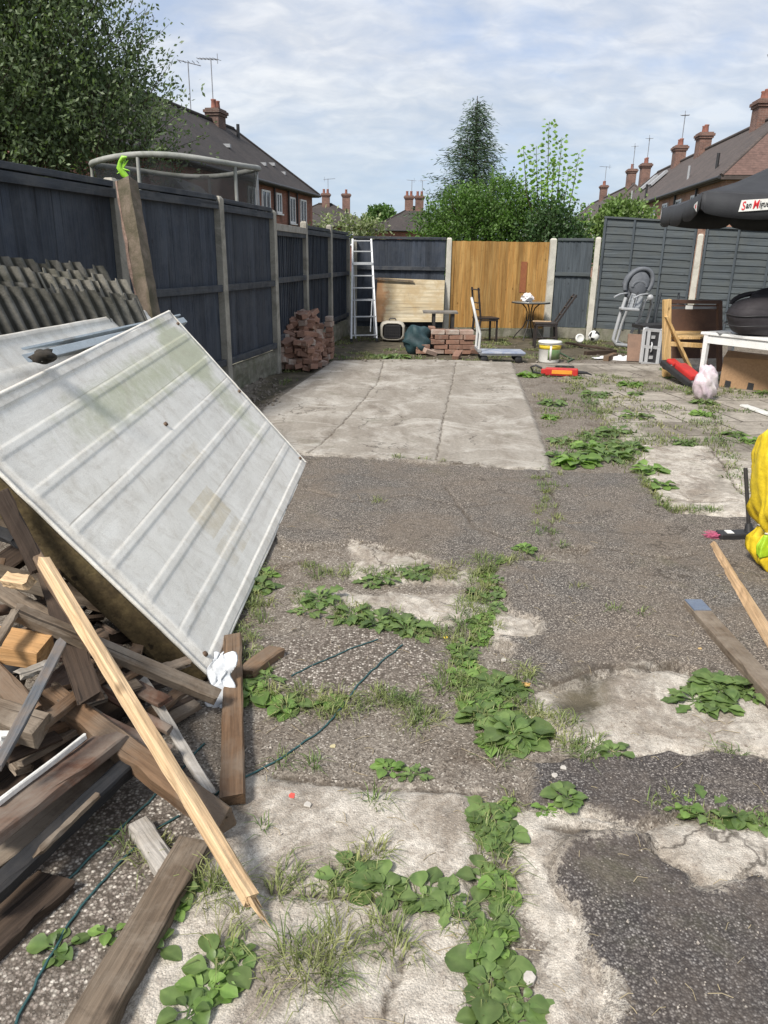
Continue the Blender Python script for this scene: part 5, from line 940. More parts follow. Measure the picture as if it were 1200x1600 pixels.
# dining chairs
blk = plain('black stained chair wood', (.022, .017, .016), (.035, .028, .026), scale=9, rough=.45, bs=.2)
def chair(label, p, rz, back=1.0, lean=.08):
    t = thing('dining_chair', label, 'chair', (p[0], p[1], 0), rz, 'black wooden dining chairs by the round table'); R = Matrix.Translation((p[0], p[1], 0)) @ Matrix.Rotation(rz, 4, 'Z')
    def W(x, y, z): return R @ V((x, y, z))
    def part(nm, a, b, w_, t_, up=(0, 1, 0)): return MB().beam(W(*a), W(*b), w_, t_, up=(R.to_3x3() @ V(up))).build(nm, blk, t, bevel=.004)
    part('seat', (-.21, 0, .455), (.21, 0, .455), .42, .035, up=(0, 0, 1))
    for y in (-.18, .18): part('leg', (.18, y, 0), (.17, y, .44), .036, .04); part('leg', (-.22, y, 0), (-.18, y, .46), .036, .045); part('back_post', (-.18, y, .46), (-.18 - lean * 1.6, y, back), .034, .032)
    for y in (-.18, .18): part('apron', (-.18, y, .415), (.17, y, .415), .022, .055)
    part('apron', (.175, -.17, .415), (.175, .17, .415), .022, .055, up=(1, 0, 0)); part('stretcher', (-.19, -.18, .2), (-.19, .18, .2), .02, .03, up=(1, 0, 0)); part('stretcher', (.175, .18, .2), (-.19, .18, .2), .02, .03)
    for z in (.62, .75, back - .04): k = (z - .46) / (back - .46); part('back_slat', (-.18 - lean * 1.6 * k, -.165, z), (-.18 - lean * 1.6 * k, .165, z), .018, .055 if z < back - .1 else .08, up=(1, 0, 0))
    return t
chair('black wooden dining chair with a tall upright back left of the round table, facing right', (1.98, 15.4), .25, 1.04, .05); chair('black wooden dining chair tilted back right of the round table, facing left', (2.98, 14.4), math.pi - .1, .98, .20)
plank('stick', 'short pale stick with a black tip lying on the seat of the right dining chair', (2.72, 14.3, .50), (3.05, 14.25, .505), .018, .02, pine)
# bistro table
bt = thing('bistro_table', 'small round bistro table with a glass top and black bent metal legs', 'table', (3.0, 15.9, 0)); tz = .735; tc0 = at(830, 466, 15.9); cx1, cy1 = tc0.x, 15.9
MB().lathe((cx1, cy1, tz), [(0, 0), (.37, 0), (.385, .006), (.385, .018), (.37, .022), (0, .022)], 32).build('tabletop', plain('grey green frosted glass', (.17, .18, .17), (.13, .14, .13), rough=.15, bs=.02, spec=.8), bt); MB().lathe((cx1, cy1, tz), [(.375, -.014), (.395, -.01), (.395, .012), (.385, .012)], 32).build('rim', dmet, bt)
for k in range(4):
    a = math.pi / 4 + k * math.pi / 2 + .3; c_, s_ = math.cos(a), math.sin(a); MB().tube([(cx1 + c_ * r, cy1 + s_ * r, z) for r, z in ((.20, tz - .01), (.10, tz - .1), (.065, .55), (.07, .38), (.13, .24), (.26, .10), (.33, .0))], .012, 6).build('leg', dmet, bt)
MB().tube([(cx1 + .075 * math.cos(a), cy1 + .075 * math.sin(a), .38) for a in np.linspace(0, 2 * math.pi, 16, endpoint=False)], .008, 5, close=True).build('collar', dmet, bt)
ppr = plain('crumpled white paper', (.78, .77, .77), (.70, .62, .60), scale=8, rough=.7, bs=.4, bd=.01); o = MB().grid(blob((cx1 - .08, cy1 - .05, tz + .105), (.115, .09, .085), .55, 9.1, 10, 4.2), False, True).build('crumpled_paper', ppr); setp(o, 'crumpled ball of white and pinkish paper on the bistro table', 'paper')
# bucket
bk_ = thing('paint_bucket', 'white plastic paint bucket with a yellow band and green picture near the slab corner', 'bucket', g(857, 566, 0)); p0 = g(857, 566, 0); wpl = plain('white plastic', (.74, .74, .71), (.64, .64, .60), rough=.4, bs=.05)
MB().lathe(p0, [(0, .002), (.155, .002), (.16, .02), (.182, .31), (.192, .315), (.192, .335), (.18, .34), (.176, .345), (0, .345)], 28).build('body', wpl, bk_)
def wrap(nm, c, r0, r1, z0, z1, a0, a1, mat, parent, off=.003): n = 14; P = [[V((c.x + (lerp(r0, r1, k) + off) * math.cos(lerp(a0, a1, i / n)), c.y + (lerp(r0, r1, k) + off) * math.sin(lerp(a0, a1, i / n)), lerp(z0, z1, k))) for k in (0, .5, 1)] for i in range(n + 1)]; return MB().grid(P).build(nm, mat, parent, solid=.001)
rr_ = lambda z: .16 + .022 * (z - .02) / .29
wrap('yellow_band', p0, rr_(.22), rr_(.29), .22, .29, -3.0, -.1, plain('yellow print', (.80, .62, .05), (.72, .52, .04), rough=.4), bk_); wrap('green_picture', p0, rr_(.06), rr_(.22), .06, .22, -1.9, -.15, plain('green garden print', (.06, .16, .05), (.20, .24, .12), scale=16, rough=.45), bk_, .004); wrap('white_stripe', p0, rr_(.05), rr_(.29), .05, .29, -1.75, -1.58, wpl, bk_, .006)
MB().tube([p0 + V((.195 * math.cos(a), .195 * math.sin(a), .315 - .05 * math.sin(-a) * 0 - .02)) for a in np.linspace(-3.1, -.05, 14)], .004, 5).build('handle', galv, bk_)
cord('dark green hose end curled beside the paint bucket', [(868, 548), (885, 556), (897, 562), (885, 568)], .014, plain('dark green hose', (.03, .07, .035), (.05, .09, .05)), 'hose')
# red tool
rd = plain('red plastic', (.52, .035, .03), (.42, .025, .022), scale=5, rough=.4, bs=.05); orp = plain('orange plastic', (.80, .33, .04), (.72, .27, .03), rough=.4, bs=.05)
rt = thing('power_tool', 'long red and orange power tool with a black loop handle in front of the bucket', 'power tool', g(875, 581, 0)); A = g(852, 580, .07); B = g(903, 582, .07); dx = (B - A).normalized(); up3 = V((0, 0, 1))
MB().beam(A, B, .09, .11).build('body', rd, rt, bevel=.018); MB().beam(lerp(A, B, .18) + V((0, -.042, .0)), lerp(A, B, .80) + V((0, -.042, .0)), .02, .055).build('side_panel', orp, rt, bevel=.004)
MB().beam(A - dx * .06 + V((0, 0, .0)), A + dx * .05, .06, .07).build('nose', rd, rt, bevel=.012); MB().tube([A - dx * .07 + V((0, 0, -.03)), A - dx * .17 + V((0, 0, -.02)), A - dx * .21 + V((0, 0, .05)), A - dx * .14 + V((0, 0, .08)), A - dx * .05 + V((0, 0, .04))], .016, 7).build('loop_handle', blackp, rt)
MB().tube([B - dx * .03, B + dx * .12, B + dx * .2 + V((0, 0, -.03))], [.03, .018, .006], 7).build('tip', blackp, rt)
plank('batten', 'dark flat strip lying just behind the red and orange tool', g(868, 571, .04), g(897, 572, .04), .05, .03, blackw)
# ball and round tin
bm, t, b = newmat('black and white panels'); v = objvec(t, (1, 1, 1), False)
vo = N(t, 'ShaderNodeTexVoronoi'); vo.inputs['Scale'].default_value = 13; L(t, v, vo.inputs['Vector']); sp_ = N(t, 'ShaderNodeSeparateColor'); L(t, vo.outputs['Color'], sp_.inputs[0]); L(t, tramp(t, sp_.outputs[0], [(0, (.03, .03, .03)), (.34, (.78, .78, .76))], 'CONSTANT'), b.inputs['Base Color']); b.inputs['Roughness'].default_value = .4
p0 = g(929, 536, .0); o = MB().lathe((0, 0, 0), [(.115 * math.sin(math.pi * k / 14) + 1e-4, -.115 * math.cos(math.pi * k / 14)) for k in range(15)], 24).build('football', bm); o.location = p0 + V((0, .1, .125)); setp(o, 'black and white football at the foot of the right fence', 'ball')
o = MB().lathe((0, 0, 0), [(0, -.03), (.085, -.03), (.09, 0), (.085, .03), (.06, .028), (.055, .02), (0, .02)], 20, axis=(0, -1, .25)).build('round_tin', wpl); o.location = g(906, 537, .0) + V((0, .05, .10)); setp(o, 'small round white tin standing on edge left of the football', 'tin')
for lab, a, b, m_ in (('long dark plank lying in the dirt below the football', (886, 534, .05), (955, 545, .06), darkw), ('second dark plank lying behind the brown block', (915, 549, .04), (962, 546, .05), darkw), ('short brown block end lying at the right of the dark planks', (947, 556, .09), (962, 551, .09), oldb)): plank('plank', lab, g(*a), g(*b), .09, .04 if 'block' not in lab else .1, m_)
clothm = plain('crumpled white cloth', (.74, .74, .74), (.6, .6, .61), scale=6, rough=.8, bs=.7, bd=.02)
def crumple(label, c, rx, ry, hgt, mat=clothm, name='cloth', n=18, seed=0, cat='cloth'):
    P = []
    for i in range(n + 1):
        row = []
        for j in range(n + 1):
            u = i / n * 2 - 1; v = j / n * 2 - 1; e_ = max(0, 1 - (u * u + v * v) ** .5); x = c.x + u * rx * (1 + .2 * math.sin(v * 5 + seed)); y = c.y + v * ry * (1 + .2 * math.sin(u * 4 + seed)); hh = float(fbm(np.array([u * 3 + seed]), np.array([v * 3. + seed]), 3)[0])
            row.append(V((x, y, c.z + max(0.006, hgt * (min(1, e_ * 2.5) * (.45 + 1.5 * hh))))))
        P.append(row)
    return setp(MB().grid(P).build(name, mat, solid=.003), label, cat)
crumple('crumpled white cloth on the ground in front of the brown board', g(972, 562), .22, .16, .10, seed=2); crumple('small scattered white rag left of the crumpled cloth', g(942, 560), .15, .09, .05, seed=5)
# high chair
hc = thing('high_chair', 'grey folding baby high chair with a padded seat standing by the right fence', 'high chair', g(975, 538, 0)); gpl = plain('pale grey plastic', (.40, .41, .42), (.32, .33, .34), rough=.4, bs=.05); gpad = plain('slate grey padding', (.14, .15, .165), (.09, .10, .115), scale=7, rough=.7, bs=.3, bd=.01); wpat = plain('patterned grey padding', (.34, .36, .38), (.12, .13, .14), scale=22, rough=.7)
Yh = 14.9; hp_ = lambda px, py, dy=0: at(px, py, Yh + dy)
MB().tube([hp_(1018, 463, .0), hp_(1008, 470), hp_(998, 500), hp_(986, 520, .1), ], .03, 8).build('front_leg', gpl, hc)
MB().tube([hp_(978, 465, -.2), hp_(968, 495, -.25), hp_(958, 530, -.3), hp_(962, 538, -.3), hp_(985, 541, -.25)], .035, 8).build('front_leg', gpl, hc); MB().tube([hp_(984, 475, .2), hp_(972, 505, .25), hp_(964, 532, .25)], .028, 8).build('rear_leg', gpl, hc)
MB().tube([hp_(1016, 464, .1), hp_(1018, 475, .2), hp_(1010, 505, .25), hp_(1003, 528, .3)], .03, 8).build('rear_leg', gpl, hc); MB().tube([hp_(962, 533, -.3), hp_(975, 539, 0), hp_(1000, 541, .25)], .032, 8).build('base_bar', gpl, hc)
def sheet(rows, nm, mat, th_=.04): return MB().grid([[hp_(*q) for q in r] for r in rows]).build(nm, mat, hc, solid=th_, subd=2)
bk0 = hp_(998, 438); P = []
for i in range(15):
    a = math.pi * 2 * i / 14; P.append([bk0 + V((.29 * math.cos(a) * k * (1 if math.sin(a) > 0 else .82) + .07 * math.sin(a), .05 * (1 - k * k) * 1 + .04 * k + .02 * math.sin(a) * k, .31 * math.sin(a) * k - .06)) for k in (0.01, .55, .6, .85, 1.0)])
MB().grid(P).build('back_pad', gpad, hc, solid=.07); MB().grid(blob(bk0 + V((.01, -.02, -.06)), (.20, .06, .24), .05, 2, 10), True, True).build('cushion', gpad, hc)
MB().tube([bk0 + V((.25 * math.cos(a) + .06 * math.sin(a), -.03, .27 * math.sin(a) - .06)) for a in np.linspace(-.5, 3.6, 22)], .042, 8).build('pad_rim', gpad, hc); MB().tube([bk0 + V((.13 * math.cos(a) + .01, -.05, .10 * math.sin(a) - .12)) for a in np.linspace(.0, 3.14, 14)], .035, 8).build('head_rest', gpad, hc)
sheet([((983, 455, -.02), (979, 480, -.12), (972, 484, -.3)), ((997, 455, .02), (991, 480, -.1), (985, 485, -.3)), ((1008, 455, .0), (1003, 478, -.1), (999, 483, -.25))], 'seat_pad', wpat, .09)
MB().tube([hp_(960, 464, -.3), hp_(968, 460, -.2), hp_(980, 458, 0)], .018, 7).build('arm_rest', gpl, hc); MB().tube([hp_(990, 466, -.3), hp_(1000, 461, -.2), hp_(1013, 459, 0)], .018, 7).build('arm_rest', gpl, hc)
MB().beam(hp_(969, 482, -.35), hp_(997, 484, -.35), .20, .05).build('seat_shell', gpl, hc, bevel=.015); MB().lathe(hp_(1016, 465, -.02), [(0, -.04), (.055, -.04), (.06, 0), (.055, .04), (0, .04)], 16, axis=(.3, 1, 0)).build('hinge', gpl, hc)
st3 = MB();
for px in (984, 994): st3.tube([hp_(px + 3, 456, -.10), hp_(px - 1, 466, -.18), hp_(px - 5, 480, -.34)], .010, 5)
st3.build('harness', blackp, hc)
# dark garden chair behind
gc_ = thing('garden_chair', 'dark metal slatted garden chair half hidden between the high chair and the wooden crate', 'chair', g(1030, 536, 0)); Yc = 14.3; q_ = lambda px, py, dy=0: at(px, py, Yc + dy); dk = plain('dark blue grey metal', (.035, .042, .05), (.05, .055, .062), rough=.5)
fr = MB(); fr.tube([q_(1021, 520), q_(1026, 485), q_(1033, 457)], .02, 6); fr.tube([q_(1056, 520, .1), q_(1058, 485, .1), q_(1061, 457, .1)], .02, 6); fr.build('back_frame', dk, gc_)
for py in (458, 468, 478, 489): MB().beam(q_(lerp(1033, 1025, (py - 457) / 40), py), q_(1060, py, .1), .012, .05, up=(0, 1, 0)).build('back_slat', dk, gc_)
MB().beam(q_(996, 510, -.3), q_(1040, 508, -.2), .42, .06).build('seat', blackp, gc_); 
for px, py in ((999, 536), (1034, 536)): MB().beam(q_(px, 512, -.45), q_(px - 1, py - 4, -.45), .035, .035, up=(0, 1, 0)).build('leg', blackp, gc_)
# brown board, silver case
plank('board', 'square brown chipboard piece standing upright beside the silver case', at(994, 522, 12.7), at(992, 564, 12.5), .26, .03, plain('brown board', (.22, .13, .085), (.15, .09, .06), scale=8), 0)
fc = thing('flight_case', 'silver aluminium flight case with black panels standing on end', 'case', g(1015, 572, 0)); A = g(1001, 568, 0); Yq = A.y
cv = lambda px, py, dy=0.0: at(px, py, Yq + dy); c1, c2, c3, c4 = cv(1001, 567), cv(1026, 570), cv(1033, 517, .12), cv(1007, 515, .12); bk2 = V((.12, .22, 0))
MB().hexa([c1, c2, c2 + bk2, c1 + bk2, c4, c3, c3 + bk2, c4 + bk2]).build('shell', blackp, fc, bevel=.004)
for a, b in ((c1, c2), (c2, c3), (c3, c4), (c4, c1), (c2 + bk2, c3 + bk2), (c3, c3 + bk2), (c2, c2 + bk2), (c4, c4 + bk2)): MB().beam(a, b, .05, .045, up=(0, 1, .01)).build('edge_profile', alu, fc, bevel=.004)
fcn = V((0, -.012, 0)); MB().beam(lerp(c1, c2, .28) + fcn, lerp(c4, c3, .28) + fcn, .05, .02, up=(0, 1, 0)).build('rib', alu, fc); MB().beam(lerp(c1, c4, .5) + fcn, lerp(c2, c3, .5) + fcn, .05, .02, up=(0, 1, 0)).build('rib', alu, fc)
MB().tube([lerp(lerp(c1, c2, .5), lerp(c4, c3, .5), k) + V((0, y_, 0)) for k, y_ in ((.36, -.02), (.40, -.05), (.60, -.05), (.64, -.02))], .012, 6).build('handle', alu, fc)
for k in (.2, .8): MB().box(lerp(lerp(c1, c2, .55), lerp(c4, c3, .55), k) + V((0, -.02, 0)), (.06, .02, .05)).build('latch', alu, fc)
# wooden crate
wc = thing('wooden_crate', 'tall open pine crate with a dark brown back and a diagonal brace', 'crate', g(1080, 580, 0)); Yw = 10.75; kk = lambda px, py, dy=0.0: at(px, py, Yw + dy); pin2 = wood('yellow pine', (.62, .42, .19), (.50, .31, .12), (.68, .50, .28), grain=14, axis=2); chip = plain('dark brown chipboard', (.115, .06, .04), (.075, .042, .03), scale=7, rough=.7, dirt=(.16, .09, .06), dirt_amt=.2)
a, b = kk(1041, 588), kk(1042, 468); MB().beam(a, b, .10, .09, up=(0, 1, 0)).build('post', pin2, wc, bevel=.004); a2_, b2_ = kk(1047, 575, .0), kk(1047, 470, .0)
MB().beam(kk(1040, 494, -.06), kk(1080, 580, -.06), .035, .13, up=(0, 1, 0)).build('brace', pin2, wc, bevel=.004); MB().beam(kk(1046, 537, -.0), kk(1098, 540, -.0), .06, .10, up=(0, 1, 0)).build('shelf_rail', pin2, wc, bevel=.004)
MB().hexa([kk(1048, 530, .05), kk(1094, 530, .05), kk(1122, 520, .75), kk(1050, 520, .75), kk(1048, 527, .05), kk(1094, 527, .05), kk(1122, 517, .75), kk(1050, 517, .75)]).build('shelf', pin2, wc)
MB().hexa([kk(1049, 560, .75), kk(1124, 560, .75), kk(1124, 560, .79), kk(1049, 560, .79), kk(1049, 476, .75), kk(1124, 476, .75), kk(1124, 476, .79), kk(1049, 476, .79)]).build('back_board', chip, wc)
MB().beam(kk(1046, 471, .0), kk(1124, 472, .2), .05, .07, up=(0, 1, 0)).build('top_rail', chip, wc); MB().beam(kk(1048, 481, .05), kk(1122, 481, .25), .03, .04, up=(0, 1, 0)).build('metal_strip', leadm, wc); MB().beam(kk(1124, 580, .2), kk(1124, 470, .2), .06, .07, up=(0, 1, 0)).build('post', chip, wc)
MB().box(lerp(kk(1072, 480, .0), kk(1080, 480, .0), .5) + V((0, -.02, 0)), (.10, .01, .05)).build('label_plate', wpl, wc)
plank('board', 'narrow reddish board standing on end between the crate and the plastic bag', at(1099, 545, 10.4), at(1100, 590, 10.3), .09, .03, redw, 1.2)
# white table
wt = thing('side_table', 'white painted table with square legs holding the black baby carrier', 'table', (4.8, 10.4, 0)); wh = plain('white table paint', (.76, .76, .75), (.68, .68, .66), scale=4, rough=.45, bs=.05, dirt=(.4, .38, .34), dirt_amt=.02)
L0 = g(1093, 606, 0); zt_ = at(1100, 519, L0.y).z; fe = g(1200, 530, zt_) - g(1096, 519, zt_); ta = math.atan2(fe.y, fe.x); TM = Matrix.Translation(L0) @ Matrix.Rotation(ta, 4, 'Z'); wt.location = L0; wt.rotation_euler = (0, 0, ta)
def wtp(mb, nm, **k): return mb.build(nm, wh, wt, world=False, **k)
wtp(MB().box((.9, .27, zt_ - .015), (1.96, .62, .035)), 'tabletop', bevel=.006)
for lx, ly in ((0, 0), (1.8, 0), (0, .54), (1.8, .54)): wtp(MB().box((lx, ly, (zt_ - .03) / 2), (.05, .05, zt_ - .03), taper=1.3), 'leg', bevel=.004)
wtp(MB().box((.9, -.01, zt_ - .085), (1.76, .02, .10)), 'apron'); wtp(MB().box((.9, .55, zt_ - .085), (1.76, .02, .10)), 'apron'); wtp(MB().box((-.01, .27, zt_ - .085), (.02, .50, .10)), 'apron'); cc_ = TM @ V((.56, .30, 0)); x0_, y0_ = cc_.x - .62, cc_.y - .38
o = MB().box((0, 0, 0), (.16, .10, .02)).build('phone_tray', galv, bevel=.004); o.location = TM @ V((.22, .02, zt_ + .013)); setp(o, 'small grey metal bracket lying on the front of the white table', 'bracket')
blf = plain('black woven fabric', (.018, .015, .018), (.030, .026, .030), scale=10, rough=.75, bs=.35, bd=.006, fine=180)
bc = thing('baby_carrier', 'black padded baby carrycot with folded hood on the white table', 'carrycot', (x0_ + .62, y0_ + .38, zt_)); P = []
for i in range(33):
    a = 2 * math.pi * i / 32; ca, sa = math.cos(a), math.sin(a); sq = lambda v, e_=.7: math.copysign(abs(v) ** e_, v); row = []
    for z, k in ((0, .0), (0, .62), (.012, .80), (.06, .92), (.13, .98), (.15, .965), (.17, .985), (.24, 1.0), (.30, .965), (.312, .94), (.325, .955), (.37, .90), (.42, .72), (.45, .40), (.455, .0)): row.append(V((x0_ + .62 + sq(ca) * .44 * k + .02 * math.sin(z * 20), y0_ + .38 + sq(sa) * .30 * k, zt_ + .01 + z * 1.0 + .010 * math.sin(a * 5) * k)))
    P.append(row)
MB().grid(P).build('cot', blf, bc, subd=1)
for k, (r_, z_) in enumerate(((.46, .12), (.455, .24))): MB().tube([V((x0_ + .62 + r_ * math.cos(a) * abs(math.cos(a)) ** -.3, y0_ + .38 + .31 * math.sin(a) * max(abs(math.sin(a)), .01) ** -.3, zt_ + .01 + z_ + .01 * math.sin(a * 3))) for a in np.linspace(0, 2 * math.pi, 40, endpoint=False) + .04], .007, 6, close=True).build('piping', blackp, bc)
MB().tube([V((x0_ + .62 + .34 * math.cos(a), y0_ + .62, zt_ + .36 + .14 * math.sin(a))) for a in np.linspace(0, math.pi, 14)], .03, 8).build('handle', blf, bc); MB().grid(blob((x0_ + .80, y0_ + .55, zt_ + .42), (.36, .16, .16), .15, 3, 12), True, True).build('hood', blf, bc)
# cardboard box, plastic bag, toy
crd = plain('brown cardboard', (.36, .225, .125), (.31, .19, .10), scale=3, rough=.85, bs=.15, fine=40); bx = thing('cardboard_box', 'open brown cardboard box under the white table', 'box', g(1160, 612, 0)); A = g(1123, 606, 0); B = g(1240, 618, 0); u_ = (B - A).normalized(); v_ = V((-u_.y, u_.x, 0)); hb_ = .40; wb_ = .9
def wallq(p, q, n_, z0, z1, nm='side', m_=crd): return MB().hexa([p + V((0, 0, z0)), q + V((0, 0, z0)), q + n_ + V((0, 0, z0)), p + n_ + V((0, 0, z0)), p + V((0, 0, z1)), q + V((0, 0, z1 + .015)), q + n_ + V((0, 0, z1 + .015)), p + n_ + V((0, 0, z1))]).build(nm, m_, bx)
wallq(A, A + u_ * wb_, v_ * .008, 0, hb_); wallq(A + v_ * .55, A + u_ * wb_ + v_ * .55, v_ * .008, 0, hb_); wallq(A + v_ * .008, A + v_ * .55, u_ * .008, 0, hb_); wallq(A + u_ * wb_ + v_ * .008, A + u_ * wb_ + v_ * .55, -u_ * .008, 0, hb_)
MB().hexa([A + V((0, 0, hb_)), A + u_ * wb_ + V((0, 0, hb_ + .015)), A + u_ * wb_ + V((0, 0, hb_ + .02)), A + V((0, 0, hb_ + .006)), A + v_ * .22 + V((0, 0, hb_ + .07)), A + u_ * wb_ + v_ * .22 + V((0, 0, hb_ + .04)), A + u_ * wb_ + v_ * .222 + V((0, 0, hb_ + .046)), A + v_ * .222 + V((0, 0, hb_ + .076))]).build('flap', crd, bx)
for k in (.06, .34): MB().hexa([A + u_ * k - v_ * .003 + V((0, 0, .01)), A + u_ * (k + .08) - v_ * .003 + V((0, 0, .01)), A + u_ * (k + .08) - v_ * .001 + V((0, 0, .01)), A + u_ * k - v_ * .001 + V((0, 0, .01)), A + u_ * (k + .01) - v_ * .003 + V((0, 0, .11)), A + u_ * (k + .08) - v_ * .003 + V((0, 0, .10)), A + u_ * (k + .08) - v_ * .001 + V((0, 0, .10)), A + u_ * (k + .01) - v_ * .001 + V((0, 0, .11))]).build('hand_hole', blackp, bx)
o = MB().grid(blob(g(1113, 604, .2) + V((.0, .18, 0)), (.14, .10, .22), .24, 6.6, 24, 3.0), True, True).build('carrier_bag', plain('white pink plastic bag', (.62, .58, .57), (.56, .44, .50), scale=4, rough=.35, bs=.6, bd=.02, fine=20)); setp(o, 'crumpled white and pink plastic carrier bag under the white table', 'plastic bag')
tv = thing('plastic_toy', 'red and black plastic toy vehicle lying against the leg of the white table', 'toy', g(1062, 600, 0)); c0 = g(1066, 592, .12); a0 = g(1042, 566, .25); a1 = g(1088, 602, .05)
MB().beam(a0, a1, .22, .09).build('chassis', blackp, tv, bevel=.02); ax_ = (a1 - a0).normalized(); MB().beam(lerp(a0, a1, .38) + V((.02, 0, .07)), lerp(a0, a1, .95) + V((.02, 0, .07)), .17, .09).build('body', rd, tv, bevel=.025); MB().beam(lerp(a0, a1, .1) + V((.0, 0, .06)), lerp(a0, a1, .34) + V((0, 0, .06)), .13, .06).build('hood', rd, tv, bevel=.02)
for k in (.15, .85):
    for s_ in (-1, 1): MB().lathe(lerp(a0, a1, k) + V((-.02, s_ * .12, -.02)), [(0, -.02), (.05, -.02), (.06, 0), (.05, .02), (0, .02)], 14, axis=(.3, 1, 0)).build('wheel', blackp, tv)
for k in (.45, .6, .75): MB().beam(lerp(a0, a1, k) + V((-.0, -.115, .0)), lerp(a0, a1, k + .1) + V((0, -.115, 0)), .02, .03).build('trim', galv, tv)
plank('plastic_strip', 'white plastic strip lying on the flagstones at the right edge', g(1162, 632, .04), g(1230, 655, .04), .10, .02, wpl, cat='plastic strip')
# parasol -----------------------------------------------------------
pz = 2.33; K = g(1098, 300, pz); Bk = g(1056, 317, pz); ed = (Bk - K); sl_ = 2.9; e2 = ed.normalized(); e1 = V((-e2.y, e2.x, 0)) * -1
if e1.x < 0: e1 = -e1
K1 = K; K2 = K + e1 * sl_; K3 = K + e1 * sl_ + e2 * sl_; K4 = K + e2 * sl_; cen = (K1 + K3) / 2; apx = cen + V((0, 0, .62)); blc = plain('black parasol canvas', (.020, .021, .025), (.032, .034, .038), scale=4, rough=.75, bs=.3, bd=.01, fine=120)
pa = thing('parasol', 'black pub parasol with a white beer logo on its front valance at the right edge', 'parasol', (cen.x, cen.y, 0)); ks = [K1, K2, K3, K4]; mb = MB()
for i in range(4):
    a, b = ks[i], ks[(i + 1) % 4]; n = 14; P = [[lerp(lerp(a, b, u / n), apx, w / n) - V((0, 0, .05 * math.sin(math.pi * u / n) * (1 - w / n) + .06 * math.sin(math.pi * w / n))) for w in range(n + 1)] for u in range(n + 1)]; mb.grid(P)
mb.build('canopy', blc, pa, solid=.004)
for i in range(4):
    a, b = ks[i], ks[(i + 1) % 4]; outn = ((a + b) / 2 - cen); outn.z = 0; outn.normalize(); n = 60; P = []
    for u in range(n + 1):
        s = u / n; sc = abs(math.sin(math.pi * s * 3)) ** .35; dpt = .17 + .085 * sc; top = lerp(a, b, s) - V((0, 0, .05 * math.sin(math.pi * s))); P.append([top + outn * (.012 * k + .008 * math.sin(s * 22 + i * 2) * k) - V((0, 0, dpt * k)) for k in (0, .5, 1)])
    MB().grid(P).build('valance', blc, pa, solid=.004)
MB().tube([(cen.x, cen.y, 0), (cen.x, cen.y, pz + .6)], .024, 10).build('pole', dmet, pa)
for k in ks: MB().tube([apx - V((0, 0, .09)), lerp(apx, k, .5) - V((0, 0, .09)), k - V((0, 0, .02))], .011, 6).build('rib', dmet, pa)
# logo band on the front valance: red and black lettering on white
fn = ((K1 + K2) / 2 - cen); fn.z = 0; fn.normalize(); fn = -fn if fn.y > 0 else fn
def on_valance(x, z, off=.022): return K1 + (K2 - K1).normalized() * x - V((0, 0, z + .02)) + fn * off
ex_ = (K2 - K1).normalized()
xb = None
for xx in np.linspace(.1, 2.5, 240):
    p = on_valance(xx, .12); q = np.array(p - V((0, 0, H))); px = 600 + FP * (q @ _R) / (q @ _f)
    if px >= 1154: xb = xx; break
xb = xb or .6
lw = .98; sl3 = .07
MB().add([on_valance(xb, .185), on_valance(xb + lw, .11), on_valance(xb + lw, .005), on_valance(xb + .015, .065)], [(0, 1, 2, 3)]).build('logo_band', wpl, pa, solid=.002)
redl = plain('logo red', (.62, .02, .03), (.58, .02, .03), rough=.6, bs=0); blkl = plain('logo black', (.01, .01, .01), (.012, .012, .012), rough=.6, bs=0)
def letters(txt, x, mat, size, dz=0.0):
    cu = bpy.data.curves.new('letters', 'FONT'); cu.body = txt; cu.size = size; cu.extrude = .0012; cu.offset = .0016; cu.shear = .12
    tmp = bpy.data.objects.new('tmp', cu); COL.objects.link(tmp); bpy.context.view_layer.update(); dg = bpy.context.evaluated_depsgraph_get(); me = bpy.data.meshes.new_from_object(tmp.evaluated_get(dg)); 
    for v in me.vertices: v.co.x *= .66
    wdt = max(v.co.x for v in me.vertices)
    slope = .075; M = parent_matrix(pa).inverted()
    for v in me.vertices: lx = x + v.co.x; v.co = M @ on_valance(lx, .155 + dz - v.co.y - (lx - xb) * .085, .026 + v.co.z)
    bpy.data.objects.remove(tmp); me.materials.clear(); me.materials.append(mat); o = bpy.data.objects.new('lettering', me); COL.objects.link(o); o.parent = pa; return x + wdt + size * .05
xx = letters('S', xb + .025, redl, .125, .014); xx = letters('an', xx - .004, blkl, .096); xx = letters('M', xx + .008, redl, .125, .010); xx = letters('iguel', xx - .006, blkl, .096)
on2 = ((K1 + K4) / 2 - cen); on2.z = 0; on2.normalize(); lpp = lambda s, z: lerp(K1, K4, s / sl_) - V((0, 0, z)) + on2 * .02; o = MB().add([lpp(.10, .20), lpp(.30, .14), lpp(.28, .11), lpp(.12, .09)], [(0, 1, 2, 3)]).build('logo_band', wpl, pa, solid=.002); MB().add([lpp(.14, .165) + on2 * .003, lpp(.2, .15) + on2 * .003, lpp(.19, .12) + on2 * .003, lpp(.15, .12) + on2 * .003], [(0, 1, 2, 3)]).build('logo_mark', redl, pa, solid=.001)

